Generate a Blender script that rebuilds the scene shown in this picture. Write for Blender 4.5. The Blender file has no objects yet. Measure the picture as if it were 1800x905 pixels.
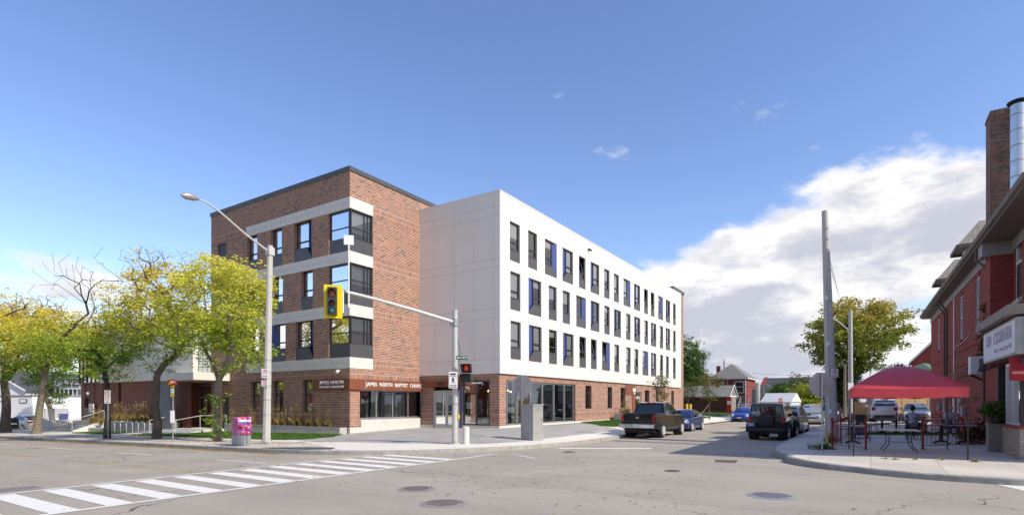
import bpy, bmesh, math, random
import numpy as np
from mathutils import Vector, Matrix, Euler
R = math.radians
sc = bpy.context.scene
COL = sc.collection

# ------------------------------------------------------------------ camera
F = 973.0; HZ = 708.0; CX = 900.0; EYE = 1.9
cs, sn = math.cos(R(32.96)), math.sin(R(32.96))       # camera forward in the world = (cs, sn)
cd = bpy.data.cameras.new('camera'); cam = bpy.data.objects.new('camera', cd); COL.objects.link(cam)
cd.sensor_width = 36; cd.lens = F/1800*36; cd.shift_y = (HZ-452.5)/1800; cd.clip_end = 3000; cd.clip_start = .1
cam.location = (0, 0, EYE); cam.rotation_euler = (R(90), 0, R(32.96-90)); sc.camera = cam

# ------------------------------------------------------------------ light
SUN_EL = R(39.7); SDX, SDY = .015, 1.0                      # direction the shadows travel
sd = bpy.data.lights.new('sun', 'SUN'); sun = bpy.data.objects.new('sun', sd); COL.objects.link(sun)
sd.energy = 3.1; sd.angle = R(.53); sd.color = (1, .925, .80)
dv = Vector((SDX*math.cos(SUN_EL), SDY*math.cos(SUN_EL), -math.sin(SUN_EL)))
sun.rotation_euler = dv.to_track_quat('-Z', 'Y').to_euler()
sc.view_settings.view_transform = 'Standard'; sc.view_settings.look = 'None'
sc.view_settings.exposure = .56; sc.view_settings.gamma = 1; sc.view_settings.use_curve_mapping = False
sc.cycles.max_bounces = 8; sc.cycles.transparent_max_bounces = 12; sc.cycles.sample_clamp_indirect = 8
sc.cycles.caustics_reflective = False; sc.cycles.caustics_refractive = False

W = bpy.data.worlds.new('World'); sc.world = W; W.use_nodes = True
def world_nodes():
    nt = W.node_tree; nt.nodes.clear(); N = nt.nodes.new; L = nt.links.new
    out = N('ShaderNodeOutputWorld'); bg = N('ShaderNodeBackground'); L(bg.outputs[0], out.inputs[0])
    sky = N('ShaderNodeTexSky'); sky.sky_type = 'NISHITA'; sky.sun_disc = False
    sky.sun_elevation = SUN_EL; sky.sun_rotation = math.atan2(-SDX, -SDY); sky.air_density = 1.0; sky.dust_density = .3; sky.ozone_density = 2.0
    tc = N('ShaderNodeTexCoord')
    sep = N('ShaderNodeSeparateXYZ'); L(tc.outputs['Generated'], sep.inputs[0])
    def m(op, a, b=None, c=None, clamp=False):
        n = N('ShaderNodeMath'); n.operation = op; n.use_clamp = clamp
        for i, v in enumerate((a, b, c)):
            if v is None: continue
            if isinstance(v, (int, float)): n.inputs[i].default_value = v
            else: L(v, n.inputs[i])
        return n.outputs[0]
    X, Y, Z = sep.outputs
    el = m('MULTIPLY', m('ARCSINE', Z), 57.2958)
    az = m('MULTIPLY', m('ARCTAN2', Y, X), 57.2958)
    # stretched direction so that cloud cells flatten towards the horizon
    def noise(scale, detail, rough, zs=2.2, off=0.0, dist=0.0):
        cmb = N('ShaderNodeCombineXYZ'); L(X, cmb.inputs[0]); L(Y, cmb.inputs[1]); L(m('MULTIPLY_ADD', Z, zs, off), cmb.inputs[2])
        n = N('ShaderNodeTexNoise'); n.inputs['Scale'].default_value = scale; n.inputs['Detail'].default_value = detail
        n.inputs['Roughness'].default_value = rough; n.inputs['Distortion'].default_value = dist
        L(cmb.outputs[0], n.inputs['Vector']); return n.outputs['Fac']
    def ramp(v, a, b, lo=0., hi=1.):
        n = N('ShaderNodeMapRange'); n.interpolation_type = 'SMOOTHSTEP'
        n.inputs[1].default_value = a; n.inputs[2].default_value = b; n.inputs[3].default_value = lo; n.inputs[4].default_value = hi
        L(v, n.inputs[0]); return n.outputs[0]
    top = ramp(az, 24., -2., 13.0, 20.5)                      # height of the cumulus bank by compass direction
    top = m('SUBTRACT', top, ramp(az, 40., 75., 0., 2.5))
    edge = m('MULTIPLY', m('SUBTRACT', noise(5.5, 9, .58), .5), 16.)
    big = m('MULTIPLY', m('SUBTRACT', noise(2.2, 3, .5, off=3.1), .5), 6.)
    d = m('SUBTRACT', m('ADD', m('ADD', top, edge), big), el)
    mask = ramp(d, -.6, 2.2)
    holes = ramp(noise(6., 8, .55, zs=4.2, off=7.7), .31, .43)
    low = ramp(el, 6., 13.)                                    # blue gaps low in the bank
    hl = m('ADD', m('MULTIPLY', low, m('SUBTRACT', 1., holes)), holes, clamp=True)
    mask = m('MULTIPLY', mask, hl)
    wsp = m('MULTIPLY', ramp(noise(6.5, 8, .60, zs=2.4, off=2.9), .665, .80), .5)
    mask = m('MAXIMUM', mask, wsp)
    shade = noise(4.6, 9, .58, zs=2.6, off=11.3)
    sh = m('ADD', ramp(shade, .43, .60), ramp(d, 5., 0., 0., .8), clamp=True)
    mixc = N('ShaderNodeMix'); mixc.data_type = 'RGBA'
    mixc.inputs[6].default_value = (2.75, 2.85, 3.3, 1); mixc.inputs[7].default_value = (4.9, 4.8, 4.8, 1)
    L(sh, mixc.inputs[0])
    hs = N('ShaderNodeHueSaturation'); hs.inputs['Hue'].default_value = .512; hs.inputs['Saturation'].default_value = 1.08; hs.inputs['Value'].default_value = 1.0; L(sky.outputs[0], hs.inputs['Color'])
    mix = N('ShaderNodeMix'); mix.data_type = 'RGBA'; L(mask, mix.inputs[0]); L(hs.outputs[0], mix.inputs[6]); L(mixc.outputs[2], mix.inputs[7])
    L(mix.outputs[2], bg.inputs[0]); bg.inputs[1].default_value = .15
world_nodes()

# ------------------------------------------------------------------ terrain heights and photo geometry
def clamp(v, a=0., b=1.): return max(a, min(b, v))
def rz(X, Y): return -.016*max(0., min(Y, 95.)-16.)               # roads: James Street falls away to the left
def gz(X, Y):                                                     # north-side pavement, plaza and lots
    return rz(X, Y) + .15 + .25*clamp((X-16.)/12.)*clamp((Y-12.)/4.5)*(1 if X < 40 else 1) + .004*clamp(X-30., 0., 60.)*clamp((Y-13.)/6.)
def gs(X, Y):                                                     # south-side pavement and yards
    return .15 + .03*clamp(min(3.3-Y, X-18.), 0., 7.)
def ray(px): k = (px-CX)/F; return (cs+sn*k, sn-cs*k)             # ground direction per metre of depth
def hit(px, py, zf=rz):
    z = 0.
    for _ in range(30):
        d = F*(EYE-z)/(py-HZ); r = ray(px); X, Y = r[0]*d, r[1]*d; z = zf(X, Y)
    return X, Y
def at(px, d): r = ray(px); return r[0]*d, r[1]*d
def onX(px, Xp): r = ray(px); return r[1]*Xp/r[0]                 # Y where the sight line meets the plane X = Xp
def onY(px, Yp): r = ray(px); return r[0]*Yp/r[1]
def zat(X, Y, py): return EYE + (HZ-py)/F*(cs*X+sn*Y)

# ------------------------------------------------------------------ mesh helpers
class MB:
    def __init__(s): s.v = []; s.f = []
    def add(s, vs, fs):
        n = len(s.v); s.v += [tuple(p) for p in vs]; s.f += [tuple(i+n for i in f) for f in fs]; return s
    def box(s, x0, x1, y0, y1, z0, z1):
        return s.add([(x0,y0,z0),(x1,y0,z0),(x1,y1,z0),(x0,y1,z0),(x0,y0,z1),(x1,y0,z1),(x1,y1,z1),(x0,y1,z1)],
                     [(0,3,2,1),(4,5,6,7),(0,1,5,4),(1,2,6,5),(2,3,7,6),(3,0,4,7)])
    def boxm(s, c, size, M=None, bev=0):
        x, y, z = [q/2 for q in size]
        vs = [Vector((a*x, b*y, e*z)) for e in (-1,1) for a, b in ((-1,-1),(1,-1),(1,1),(-1,1))]
        if M is not None: vs = [M @ q for q in vs]
        c = Vector(c)
        return s.add([q+c for q in vs], [(0,3,2,1),(4,5,6,7),(0,1,5,4),(1,2,6,5),(2,3,7,6),(3,0,4,7)])
    def bar(s, p, q, w, h=None):
        p, q = Vector(p), Vector(q); h = h or w; d = q-p; L = d.length
        if L < 1e-6: return s
        M = d.to_track_quat('X', 'Z').to_matrix(); return s.boxm((p+q)/2, (L, w, h), M)
    def tube(s, pts, r, n=8, cap=True):
        pts = [Vector(p) for p in pts]; rr = r if isinstance(r, (list, tuple)) else [r]*len(pts)
        b = len(s.v); up = Vector((0,0,1)); prev = None
        for i, p in enumerate(pts):
            a = pts[max(i-1,0)]; c = pts[min(i+1,len(pts)-1)]; t = (c-a).normalized()
            if prev is None:
                u = t.cross(up if abs(t.z) < .95 else Vector((1,0,0))).normalized()
            else:
                u = (prev - t*prev.dot(t)); u = u.normalized() if u.length > 1e-6 else t.orthogonal().normalized()
            prev = u; w = t.cross(u)
            for k in range(n):
                an = 2*math.pi*k/n; s.v.append(tuple(p + (u*math.cos(an)+w*math.sin(an))*rr[i]))
        for i in range(len(pts)-1):
            for k in range(n):
                k2 = (k+1) % n; s.f.append((b+i*n+k, b+i*n+k2, b+(i+1)*n+k2, b+(i+1)*n+k))
        if cap:
            s.f.append(tuple(b+k for k in range(n))[::-1]); s.f.append(tuple(b+(len(pts)-1)*n+k for k in range(n)))
        return s
    def cyl(s, c, r, z0, z1, n=20, r2=None): return s.tube([(c[0],c[1],z0),(c[0],c[1],z1)], [r, r2 if r2 is not None else r], n)
    def lathe(s, c, prof, n=20, axis='Z'):
        b = len(s.v)
        for (r, h) in prof:
            for k in range(n):
                a = 2*math.pi*k/n; u, w = r*math.cos(a), r*math.sin(a)
                s.v.append({'Z': (c[0]+u, c[1]+w, c[2]+h), 'Y': (c[0]+u, c[1]+h, c[2]+w), 'X': (c[0]+h, c[1]+u, c[2]+w)}[axis])
        m = len(prof)
        for i in range(m-1):
            for k in range(n): s.f.append((b+i*n+k, b+i*n+(k+1)%n, b+(i+1)*n+(k+1)%n, b+(i+1)*n+k))
        s.f.append(tuple(b+k for k in range(n))[::-1]); s.f.append(tuple(b+(m-1)*n+k for k in range(n)))
        return s
    def prism(s, poly, z0, z1):
        n = len(poly); g = lambda z, p: z(p[0], p[1]) if callable(z) else z
        return s.add([(p[0],p[1],g(z0,p)) for p in poly]+[(p[0],p[1],g(z1,p)) for p in poly],
                     [tuple(range(n))[::-1], tuple(range(n,2*n))]+[(i,(i+1)%n,n+(i+1)%n,n+i) for i in range(n)])
    def quad(s, *p): return s.add(p, [tuple(range(len(p)))])
    def extr(s, poly3, vec):
        n = len(poly3); v = Vector(vec)
        return s.add(list(poly3)+[tuple(Vector(p)+v) for p in poly3], [tuple(range(n))[::-1], tuple(range(n,2*n))]+[(i,(i+1)%n,n+(i+1)%n,n+i) for i in range(n)])

def finish(me, smooth=None, recalc=True, bevel=0):
    if recalc or bevel:
        bm = bmesh.new(); bm.from_mesh(me)
        if recalc: bmesh.ops.recalc_face_normals(bm, faces=bm.faces)
        if bevel:
            es = [e for e in bm.edges if len(e.link_faces) == 2 and e.calc_face_angle(0) > .6]
            bmesh.ops.bevel(bm, geom=es, offset=bevel, segments=2, profile=.6, affect='EDGES', clamp_overlap=True)
        bm.to_mesh(me); bm.free()
    if smooth:
        me.shade_smooth(); me.set_sharp_from_angle(angle=R(smooth))
def tag(o, label=None, cat=None, group=None, kind=None):
    if label: o['label'] = label
    if cat: o['category'] = cat
    if group: o['group'] = group
    if kind: o['kind'] = kind
    return o
def obj(name, mb, mat, parent=None, smooth=None, bevel=0, world=False, recalc=True):
    me = bpy.data.meshes.new(name); me.from_pydata([tuple(p) for p in mb.v], [], mb.f); me.materials.append(mat)
    finish(me, smooth, recalc, bevel)
    o = bpy.data.objects.new(name, me); COL.objects.link(o)
    if parent:
        o.parent = parent
        if world:
            q = parent
            off = Vector((0,0,0))
            while q: off += q.location; q = q.parent
            o.location = -off
    return o
def root(name, loc, label, cat, group=None, rot=0):
    o = bpy.data.objects.new(name, None); COL.objects.link(o); o.location = loc; o.rotation_euler = (0, 0, rot); o.empty_display_size = .3
    return tag(o, label, cat, group)
def struct(name, mb, mat, smooth=None):
    return tag(obj(name, mb, mat, None, smooth), kind='structure')
def copy_tree(o, parent=None):
    c = o.copy(); COL.objects.link(c)
    if parent: c.parent = parent
    for ch in list(o.children): copy_tree(ch, c)
    return c
def dup(o, loc, rot, label, group=None):
    c = copy_tree(o); c.location = loc
    if rot is not None: c.rotation_euler = (0, 0, rot)
    c['label'] = label
    if group: c['group'] = group
    return c
def text_obj(name, s, size, mat, parent, M, ext=.02, off=.0, align='CENTER', space=1.0, sx=1.0):
    c = bpy.data.curves.new(name, 'FONT'); c.body = s; c.size = size; c.extrude = ext; c.offset = off; c.align_x = align; c.align_y = 'CENTER'; c.space_character = space
    t = bpy.data.objects.new(name, c); COL.objects.link(t)
    dg = bpy.context.evaluated_depsgraph_get(); me = bpy.data.meshes.new_from_object(t.evaluated_get(dg))
    bpy.data.objects.remove(t); me.materials.clear(); me.materials.append(mat)
    me.transform(M @ Matrix.Diagonal((sx, 1, 1, 1)))
    o = bpy.data.objects.new(name, me); COL.objects.link(o); o.parent = parent; return o
def frameM(o, right, up):
    r = Vector(right).normalized(); u = Vector(up).normalized(); n = r.cross(u)
    return Matrix(((r.x,u.x,n.x,o[0]),(r.y,u.y,n.y,o[1]),(r.z,u.z,n.z,o[2]),(0,0,0,1)))

# ------------------------------------------------------------------ materials
def newmat(name):
    m = bpy.data.materials.new(name); m.use_nodes = True; nt = m.node_tree
    b = nt.nodes['Principled BSDF']; return m, nt, b
def setc(s, c): s.default_value = (c[0], c[1], c[2], 1)
def objcoord(nt): return nt.nodes.new('ShaderNodeTexCoord').outputs['Object']
def noise_n(nt, scale, detail=5, rough=.6, vec=None):
    n = nt.nodes.new('ShaderNodeTexNoise'); n.inputs['Scale'].default_value = scale; n.inputs['Detail'].default_value = detail; n.inputs['Roughness'].default_value = rough
    nt.links.new(vec if vec is not None else objcoord(nt), n.inputs['Vector']); return n.outputs['Fac']
def mr(nt, v, a, b, lo=0., hi=1.):
    n = nt.nodes.new('ShaderNodeMapRange'); nt.links.new(v, n.inputs[0])
    for i, q in enumerate((a, b, lo, hi)): n.inputs[i+1].default_value = q
    return n.outputs[0]
def mixc(nt, f, a, b, mode='MIX'):
    n = nt.nodes.new('ShaderNodeMix'); n.data_type = 'RGBA'; n.blend_type = mode
    for i, q in ((0, f), (6, a), (7, b)):
        if isinstance(q, (int, float)): n.inputs[i].default_value = q
        elif isinstance(q, (tuple, list)): n.inputs[i].default_value = (q[0], q[1], q[2], 1)
        else: nt.links.new(q, n.inputs[i])
    return n.outputs[2]
def mth(nt, op, a, b=0., clampit=False):
    n = nt.nodes.new('ShaderNodeMath'); n.operation = op; n.use_clamp = clampit
    for i, q in enumerate((a, b)):
        if isinstance(q, (int, float)): n.inputs[i].default_value = q
        else: nt.links.new(q, n.inputs[i])
    return n.outputs[0]
def bump(nt, b, h, strength=.3, dist=.02):
    n = nt.nodes.new('ShaderNodeBump'); n.inputs['Strength'].default_value = strength; n.inputs['Distance'].default_value = dist
    nt.links.new(h, n.inputs['Height']); nt.links.new(n.outputs[0], b.inputs['Normal'])
def M_(name, col, rough=.6, metal=0., var=.12, scale=3., bmp=0., bscale=None, spec=.5, coat=0., dirt=0.):
    m, nt, b = newmat(name)
    d = tuple(c*(1-var) for c in col); h = tuple(min(1, c*(1+var)) for c in col)
    f = noise_n(nt, scale, 6)
    c = mixc(nt, mr(nt, f, .3, .7), d, h)
    if dirt:
        g = noise_n(nt, scale*.35, 8, .7); c = mixc(nt, mr(nt, g, .5, .75, 0, dirt), c, tuple(q*.45 for q in col))
    nt.links.new(c, b.inputs['Base Color']); b.inputs['Metallic'].default_value = metal
    rr = mr(nt, f, .2, .8, max(.02, rough-.08), min(1, rough+.08)); nt.links.new(rr, b.inputs['Roughness'])
    b.inputs['Specular IOR Level'].default_value = spec; b.inputs['Coat Weight'].default_value = coat; b.inputs['Coat Roughness'].default_value = .06
    if bmp: bump(nt, b, noise_n(nt, bscale or scale*6, 4), bmp)
    return m
def glass_mat(name, tint=(.82,.88,.86), refl=.10, rough=.01, dirt=.03):
    m = bpy.data.materials.new(name); m.use_nodes = True; nt = m.node_tree; nt.nodes.clear(); N = nt.nodes.new; L = nt.links.new
    out = N('ShaderNodeOutputMaterial'); tr = N('ShaderNodeBsdfTransparent'); setc(tr.inputs[0], tint)
    gl = N('ShaderNodeBsdfGlossy'); gl.inputs['Roughness'].default_value = rough; setc(gl.inputs[0], (.95,.97,1))
    fr = N('ShaderNodeFresnel'); fr.inputs[0].default_value = 1.55
    bp = N('ShaderNodeBump'); bp.inputs['Strength'].default_value = .06; bp.inputs['Distance'].default_value = .05
    nz = N('ShaderNodeTexNoise'); nz.inputs['Scale'].default_value = .9; L(objcoord(nt), nz.inputs['Vector']); L(nz.outputs['Fac'], bp.inputs['Height']); L(bp.outputs[0], gl.inputs['Normal'])
    ad = N('ShaderNodeMath'); ad.operation = 'MULTIPLY_ADD'; ad.inputs[1].default_value = 1.6; ad.inputs[2].default_value = refl; ad.use_clamp = True; L(fr.outputs[0], ad.inputs[0])
    mx = N('ShaderNodeMixShader'); L(ad.outputs[0], mx.inputs[0]); L(tr.outputs[0], mx.inputs[1]); L(gl.outputs[0], mx.inputs[2])
    L(mx.outputs[0], out.inputs[0]); return m
def brick_mat(name, cols, mortar, bw=.3, bh=.1, ms=.012, bands=(), dark=.08, brickvar=.5, grime=0.):
    m, nt, b = newmat(name); N = nt.nodes.new; L = nt.links.new
    co = objcoord(nt); sp = N('ShaderNodeSeparateXYZ'); L(co, sp.inputs[0]); ge = N('ShaderNodeTexCoord'); sn_ = N('ShaderNodeSeparateXYZ'); L(ge.outputs['Normal'], sn_.inputs[0])
    ax = mth(nt, 'GREATER_THAN', mth(nt, 'ABSOLUTE', sn_.outputs[0]), .6)
    u = N('ShaderNodeMix'); u.data_type = 'FLOAT'; L(ax, u.inputs[0]); L(sp.outputs[0], u.inputs[2]); L(sp.outputs[1], u.inputs[3]); U = u.outputs[0]; Z = sp.outputs[2]
    def bt(a, c, w, h, off):
        cb = N('ShaderNodeCombineXYZ'); L(a, cb.inputs[0]); L(c, cb.inputs[1])
        t = N('ShaderNodeTexBrick'); t.inputs['Scale'].default_value = 1; t.inputs['Brick Width'].default_value = w; t.inputs['Row Height'].default_value = h
        t.inputs['Mortar Size'].default_value = ms; t.inputs['Mortar Smooth'].default_value = .1; t.offset = off
        setc(t.inputs['Color1'], (0,0,0)); setc(t.inputs['Color2'], (1,1,1)); setc(t.inputs['Mortar'], (.5,.5,.5)); L(cb.outputs[0], t.inputs['Vector']); return t
    t1 = bt(U, Z, bw, bh, .5); val = t1.outputs['Color']; fac = t1.outputs['Fac']
    if bands:
        t2 = bt(Z, U, bw, bh, 0.); msk = None
        for z0, z1 in bands:
            q = mth(nt, 'MULTIPLY', mth(nt, 'GREATER_THAN', Z, z0), mth(nt, 'LESS_THAN', Z, z1)); msk = q if msk is None else mth(nt, 'MAXIMUM', msk, q)
        val = mixc(nt, msk, val, t2.outputs['Color']); fm = N('ShaderNodeMix'); fm.data_type = 'FLOAT'; L(msk, fm.inputs[0]); L(fac, fm.inputs[2]); L(t2.outputs['Fac'], fm.inputs[3]); fac = fm.outputs[0]
    rp = N('ShaderNodeValToRGB'); e = rp.color_ramp; e.interpolation = 'LINEAR'
    e.elements[0].position = 0; e.elements[0].color = (*cols[-1], 1); e.elements[1].position = dark; e.elements[1].color = (*cols[-1], 1)
    k = len(cols)-1
    for i in range(k):
        q = e.elements.new(dark+.01+(1-dark-.02)*(i/max(1, k-1))); q.color = (*cols[i], 1)
    L(val, rp.inputs[0])
    mot = noise_n(nt, 14., 4, .6); c = mixc(nt, mr(nt, mot, .3, .7, .0, .3), rp.outputs[0], tuple(q*.55 for q in cols[0]))
    big = noise_n(nt, .5, 4); c = mixc(nt, mr(nt, big, .35, .7, 0, .22), c, tuple(q*.6 for q in cols[0]))
    c = mixc(nt, fac, c, mortar)
    if grime: c = mixc(nt, mr(nt, noise_n(nt, 1.1, 8, .7), .45, .7, 0, grime), c, (.03,.025,.02))
    L(c, b.inputs['Base Color']); b.inputs['Roughness'].default_value = .85
    bump(nt, b, mth(nt, 'SUBTRACT', 1., fac), .5, .01); return m
def leaf_mat(name, cols, zlo=None, zhi=None, trans=.35):
    """cols: low to high in the crown; each leaf its own tint"""
    m = bpy.data.materials.new(name); m.use_nodes = True; nt = m.node_tree; nt.nodes.clear(); N = nt.nodes.new; L = nt.links.new
    out = N('ShaderNodeOutputMaterial'); g = N('ShaderNodeNewGeometry'); co = objcoord(nt)
    rnd = g.outputs['Random Per Island']; nz = noise_n(nt, .55, 3, .6, co)
    v = mth(nt, 'MULTIPLY_ADD', rnd, .45)
    v.node.inputs[2].default_value = 0; L(mth(nt, 'MULTIPLY', nz, .95), v.node.inputs[2]); v = mth(nt, 'SUBTRACT', v, .2)
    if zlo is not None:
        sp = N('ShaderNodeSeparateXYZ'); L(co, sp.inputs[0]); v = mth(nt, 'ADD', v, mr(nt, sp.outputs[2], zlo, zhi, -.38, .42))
    rp = N('ShaderNodeValToRGB'); e = rp.color_ramp; e.elements[0].color = (*cols[0], 1); e.elements[1].color = (*cols[-1], 1)
    for i in range(1, len(cols)-1): q = e.elements.new(i/(len(cols)-1)); q.color = (*cols[i], 1)
    L(v, rp.inputs[0])
    d = N('ShaderNodeBsdfDiffuse'); t = N('ShaderNodeBsdfTranslucent'); gl = N('ShaderNodeBsdfGlossy'); gl.inputs['Roughness'].default_value = .45; setc(gl.inputs[0], (.5,.5,.5))
    L(rp.outputs[0], d.inputs[0]); L(rp.outputs[0], t.inputs[0])
    a = N('ShaderNodeMixShader'); a.inputs[0].default_value = trans; L(d.outputs[0], a.inputs[1]); L(t.outputs[0], a.inputs[2])
    c = N('ShaderNodeMixShader'); c.inputs[0].default_value = .04; L(a.outputs[0], c.inputs[1]); L(gl.outputs[0], c.inputs[2]); L(c.outputs[0], out.inputs[0]); return m

m_white = M_('white_cladding', (.80,.755,.685), .45, var=.03, scale=.6)
m_whitef = M_('white_metal_panel', (.76,.725,.66), .4, var=.04, scale=.5)
m_joint = M_('panel_joint', (.42,.42,.41), .8)
m_char = M_('charcoal_panel', (.082,.081,.088), .42, var=.08)
m_frame = M_('dark_window_frame', (.03,.031,.035), .35, var=.05)
m_black = M_('black_metal', (.02,.02,.022), .4)
m_blue = M_('blue_reveal_panel', (.055,.085,.27), .45, var=.06)
m_stone = M_('pale_stone', (.72,.69,.62), .75, var=.07, scale=2.5, bmp=.1)
m_alu = M_('aluminium', (.55,.56,.56), .35, .8, var=.06)
m_alum = M_('painted_aluminium', (.52,.51,.48), .45, .1, var=.05)
m_galv = M_('galvanised_steel', (.42,.43,.43), .45, .65, var=.15, scale=9)
m_glass = glass_mat('window_glass', refl=.22)
m_gfac = glass_mat('facade_glass', (.97,.98,.98), .03)
m_gstore = glass_mat('shop_glass', (.72,.78,.77), .1)
m_blind = M_('window_blind', (.88,.88,.87), .8, var=.04)
m_room = M_('dim_room', (.10,.095,.085), .9)
m_curt = M_('pale_curtain', (.42,.50,.40), .9, var=.15, scale=8)
m_corten = M_('rust_panel', (.225,.07,.035), .6, var=.15, scale=6, dirt=.15)
m_letter = M_('white_letter', (.85,.85,.83), .5, var=.02)
m_conc = M_('cast_concrete', (.47,.455,.42), .85, var=.10, scale=2, bmp=.15, dirt=.25)
m_concp = M_('pole_concrete', (.50,.485,.44), .85, var=.10, scale=5, bmp=.15, dirt=.2)
m_concw = M_('pale_concrete', (.63,.62,.58), .8, var=.06, scale=2, bmp=.1, dirt=.12)
m_zinc = M_('grey_panel', (.20,.205,.215), .6, var=.12, scale=2)
BANDS = ((13.27,13.89),(10.12,10.74),(7.02,7.65),(3.98,4.56),(3.33,3.65),(.97,1.3))
BRCOL = [(.31,.083,.04),(.42,.15,.07),(.215,.055,.03),(.48,.205,.105),(.042,.036,.034)]
m_brick = brick_mat('red_brick', BRCOL, (.60,.54,.45), bands=BANDS)
m_oldbrick = brick_mat('painted_red_brick', [(.36,.045,.03),(.43,.062,.04),(.26,.034,.022),(.40,.08,.052),(.13,.02,.015)], (.22,.06,.045), bw=.22, bh=.075, ms=.009, dark=.05, grime=.35)
m_chim = brick_mat('chimney_brick', [(.26,.10,.06),(.32,.13,.08),(.17,.07,.05),(.24,.12,.08),(.04,.035,.03)], (.20,.16,.13), bw=.22, bh=.075, ms=.012, dark=.2, grime=.5)
m_housebrick = brick_mat('house_brick', [(.34,.045,.03),(.30,.04,.028),(.26,.035,.025),(.36,.07,.05),(.15,.02,.015)], (.25,.09,.07), bw=.22, bh=.075, ms=.01)
# ------------------------------------------------------------------ ground, roads and pavements
def asphalt_mat(name, base, crack=1.):
    m, nt, b = newmat(name); co = objcoord(nt); L = nt.links.new
    f1 = noise_n(nt, .35, 5, .6, co); f2 = noise_n(nt, 9., 6, .75, co); f3 = noise_n(nt, 55., 3, .8, co)
    c = mixc(nt, mr(nt, f1, .3, .7), tuple(q*.86 for q in base), tuple(q*1.12 for q in base))
    mp = nt.nodes.new('ShaderNodeMapping'); mp.inputs['Scale'].default_value = (1.3, .05, 1); L(co, mp.inputs[0])
    tr = noise_n(nt, .8, 3, .5, mp.outputs[0]); c = mixc(nt, mr(nt, tr, .45, .65, 0, .28), c, tuple(q*.62 for q in base))
    c = mixc(nt, mr(nt, f2, .35, .65, 0, .34), c, tuple(q*.6 for q in base))
    c = mixc(nt, mr(nt, f3, .38, .62, 0, .5), c, tuple(q*.45 for q in base))
    # cracks: cell borders of a warped voronoi
    wn = nt.nodes.new('ShaderNodeTexNoise'); wn.inputs['Scale'].default_value = 1.2; wn.inputs['Detail'].default_value = 6; L(co, wn.inputs['Vector'])
    va = nt.nodes.new('ShaderNodeVectorMath'); va.operation = 'MULTIPLY_ADD'; va.inputs[1].default_value = (1.6,1.6,0); L(wn.outputs['Color'], va.inputs[0]); L(co, va.inputs[2])
    vo = nt.nodes.new('ShaderNodeTexVoronoi'); vo.feature = 'DISTANCE_TO_EDGE'; vo.inputs['Scale'].default_value = .21; L(va.outputs[0], vo.inputs['Vector'])
    ck = mth(nt, 'LESS_THAN', vo.outputs['Distance'], .0028)
    ck = mth(nt, 'MULTIPLY', ck, mr(nt, noise_n(nt, .3, 2, .5, co), .42, .6, 0, .8*crack))
    pn = noise_n(nt, .16, 3, .5, co); c = mixc(nt, mr(nt, pn, .56, .585, 0, .20), c, tuple(q*.6 for q in base))
    c = mixc(nt, ck, c, (.035,.032,.03))
    L(c, b.inputs['Base Color']); b.inputs['Roughness'].default_value = .9; b.inputs['Specular IOR Level'].default_value = .25
    bump(nt, b, f3, .35, .008); return m
def slab_mat(name, base, sx, sy, ms=.012, ang=0., jc=.45, var=.10, wet=.0, off=0., st=.42):
    m, nt, b = newmat(name); co = objcoord(nt); L = nt.links.new
    mp = nt.nodes.new('ShaderNodeMapping'); mp.inputs['Rotation'].default_value = (0,0,ang); L(co, mp.inputs[0])
    t = nt.nodes.new('ShaderNodeTexBrick'); t.inputs['Scale'].default_value = 1; t.inputs['Brick Width'].default_value = sx; t.inputs['Row Height'].default_value = sy; t.inputs['Mortar Size'].default_value = ms; t.offset = off
    setc(t.inputs['Color1'], (0,0,0)); setc(t.inputs['Color2'], (1,1,1)); L(mp.outputs[0], t.inputs['Vector'])
    f1 = noise_n(nt, .6, 7, .65, co); f3 = noise_n(nt, 40., 3, .7, co)
    c = mixc(nt, t.outputs['Color'], tuple(q*(1-var) for q in base), tuple(q*(1+var) for q in base))
    c = mixc(nt, mr(nt, f1, .4, .75, 0, st), c, tuple(q*.58 for q in base)); c = mixc(nt, mr(nt, f3, .4, .6, 0, .14), c, tuple(q*.6 for q in base))
    c = mixc(nt, t.outputs['Fac'], c, tuple(q*jc for q in base)); L(c, b.inputs['Base Color']); b.inputs['Roughness'].default_value = .85
    bump(nt, b, f3, .15, .005); return m
m_asph = asphalt_mat('asphalt', (.49,.43,.345))
m_asph2 = asphalt_mat('asphalt_patch', (.13,.125,.12), .3)
m_walk = slab_mat('pavement_concrete', (.66,.60,.50), 1.6, 1.6, ang=.0, jc=.6)
m_walk2 = slab_mat('new_concrete', (.80,.74,.63), 1.7, 3.4, jc=.7, var=.04, st=.22)
m_pave = slab_mat('plaza_paver', (.42,.395,.355), .62, .31, ms=.008, ang=R(20), jc=.72, var=.16, off=.5)
m_kerb = M_('kerb_concrete', (.36,.335,.29), .9, var=.2, scale=4, bmp=.3, dirt=.6)
m_dirt = M_('dry_earth', (.17,.13,.085), 1, var=.3, scale=6, bmp=.3)
m_field = M_('dry_grass_ground', (.12,.14,.06), 1, var=.3, scale=2)
def paint_mat(name, base, wear=.5):
    m = bpy.data.materials.new(name); m.use_nodes = True; nt = m.node_tree; b = nt.nodes['Principled BSDF']; L = nt.links.new
    co = objcoord(nt); n = noise_n(nt, 3.2, 10, .8, co); n2 = noise_n(nt, 45, 3, .8, co)
    k = mth(nt, 'ADD', mth(nt, 'MULTIPLY', n, .7), mth(nt, 'MULTIPLY', n2, .3))
    setc(b.inputs['Base Color'], base); b.inputs['Roughness'].default_value = .8
    L(mr(nt, k, wear-.06, wear+.03, 0, 1), b.inputs['Alpha']); return m
m_paintw = paint_mat('road_paint_white', (.80,.765,.69), .41)
m_painty = paint_mat('road_paint_yellow', (.55,.40,.12), .49)
m_paintf = paint_mat('road_paint_faded', (.62,.61,.58), .47)

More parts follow.
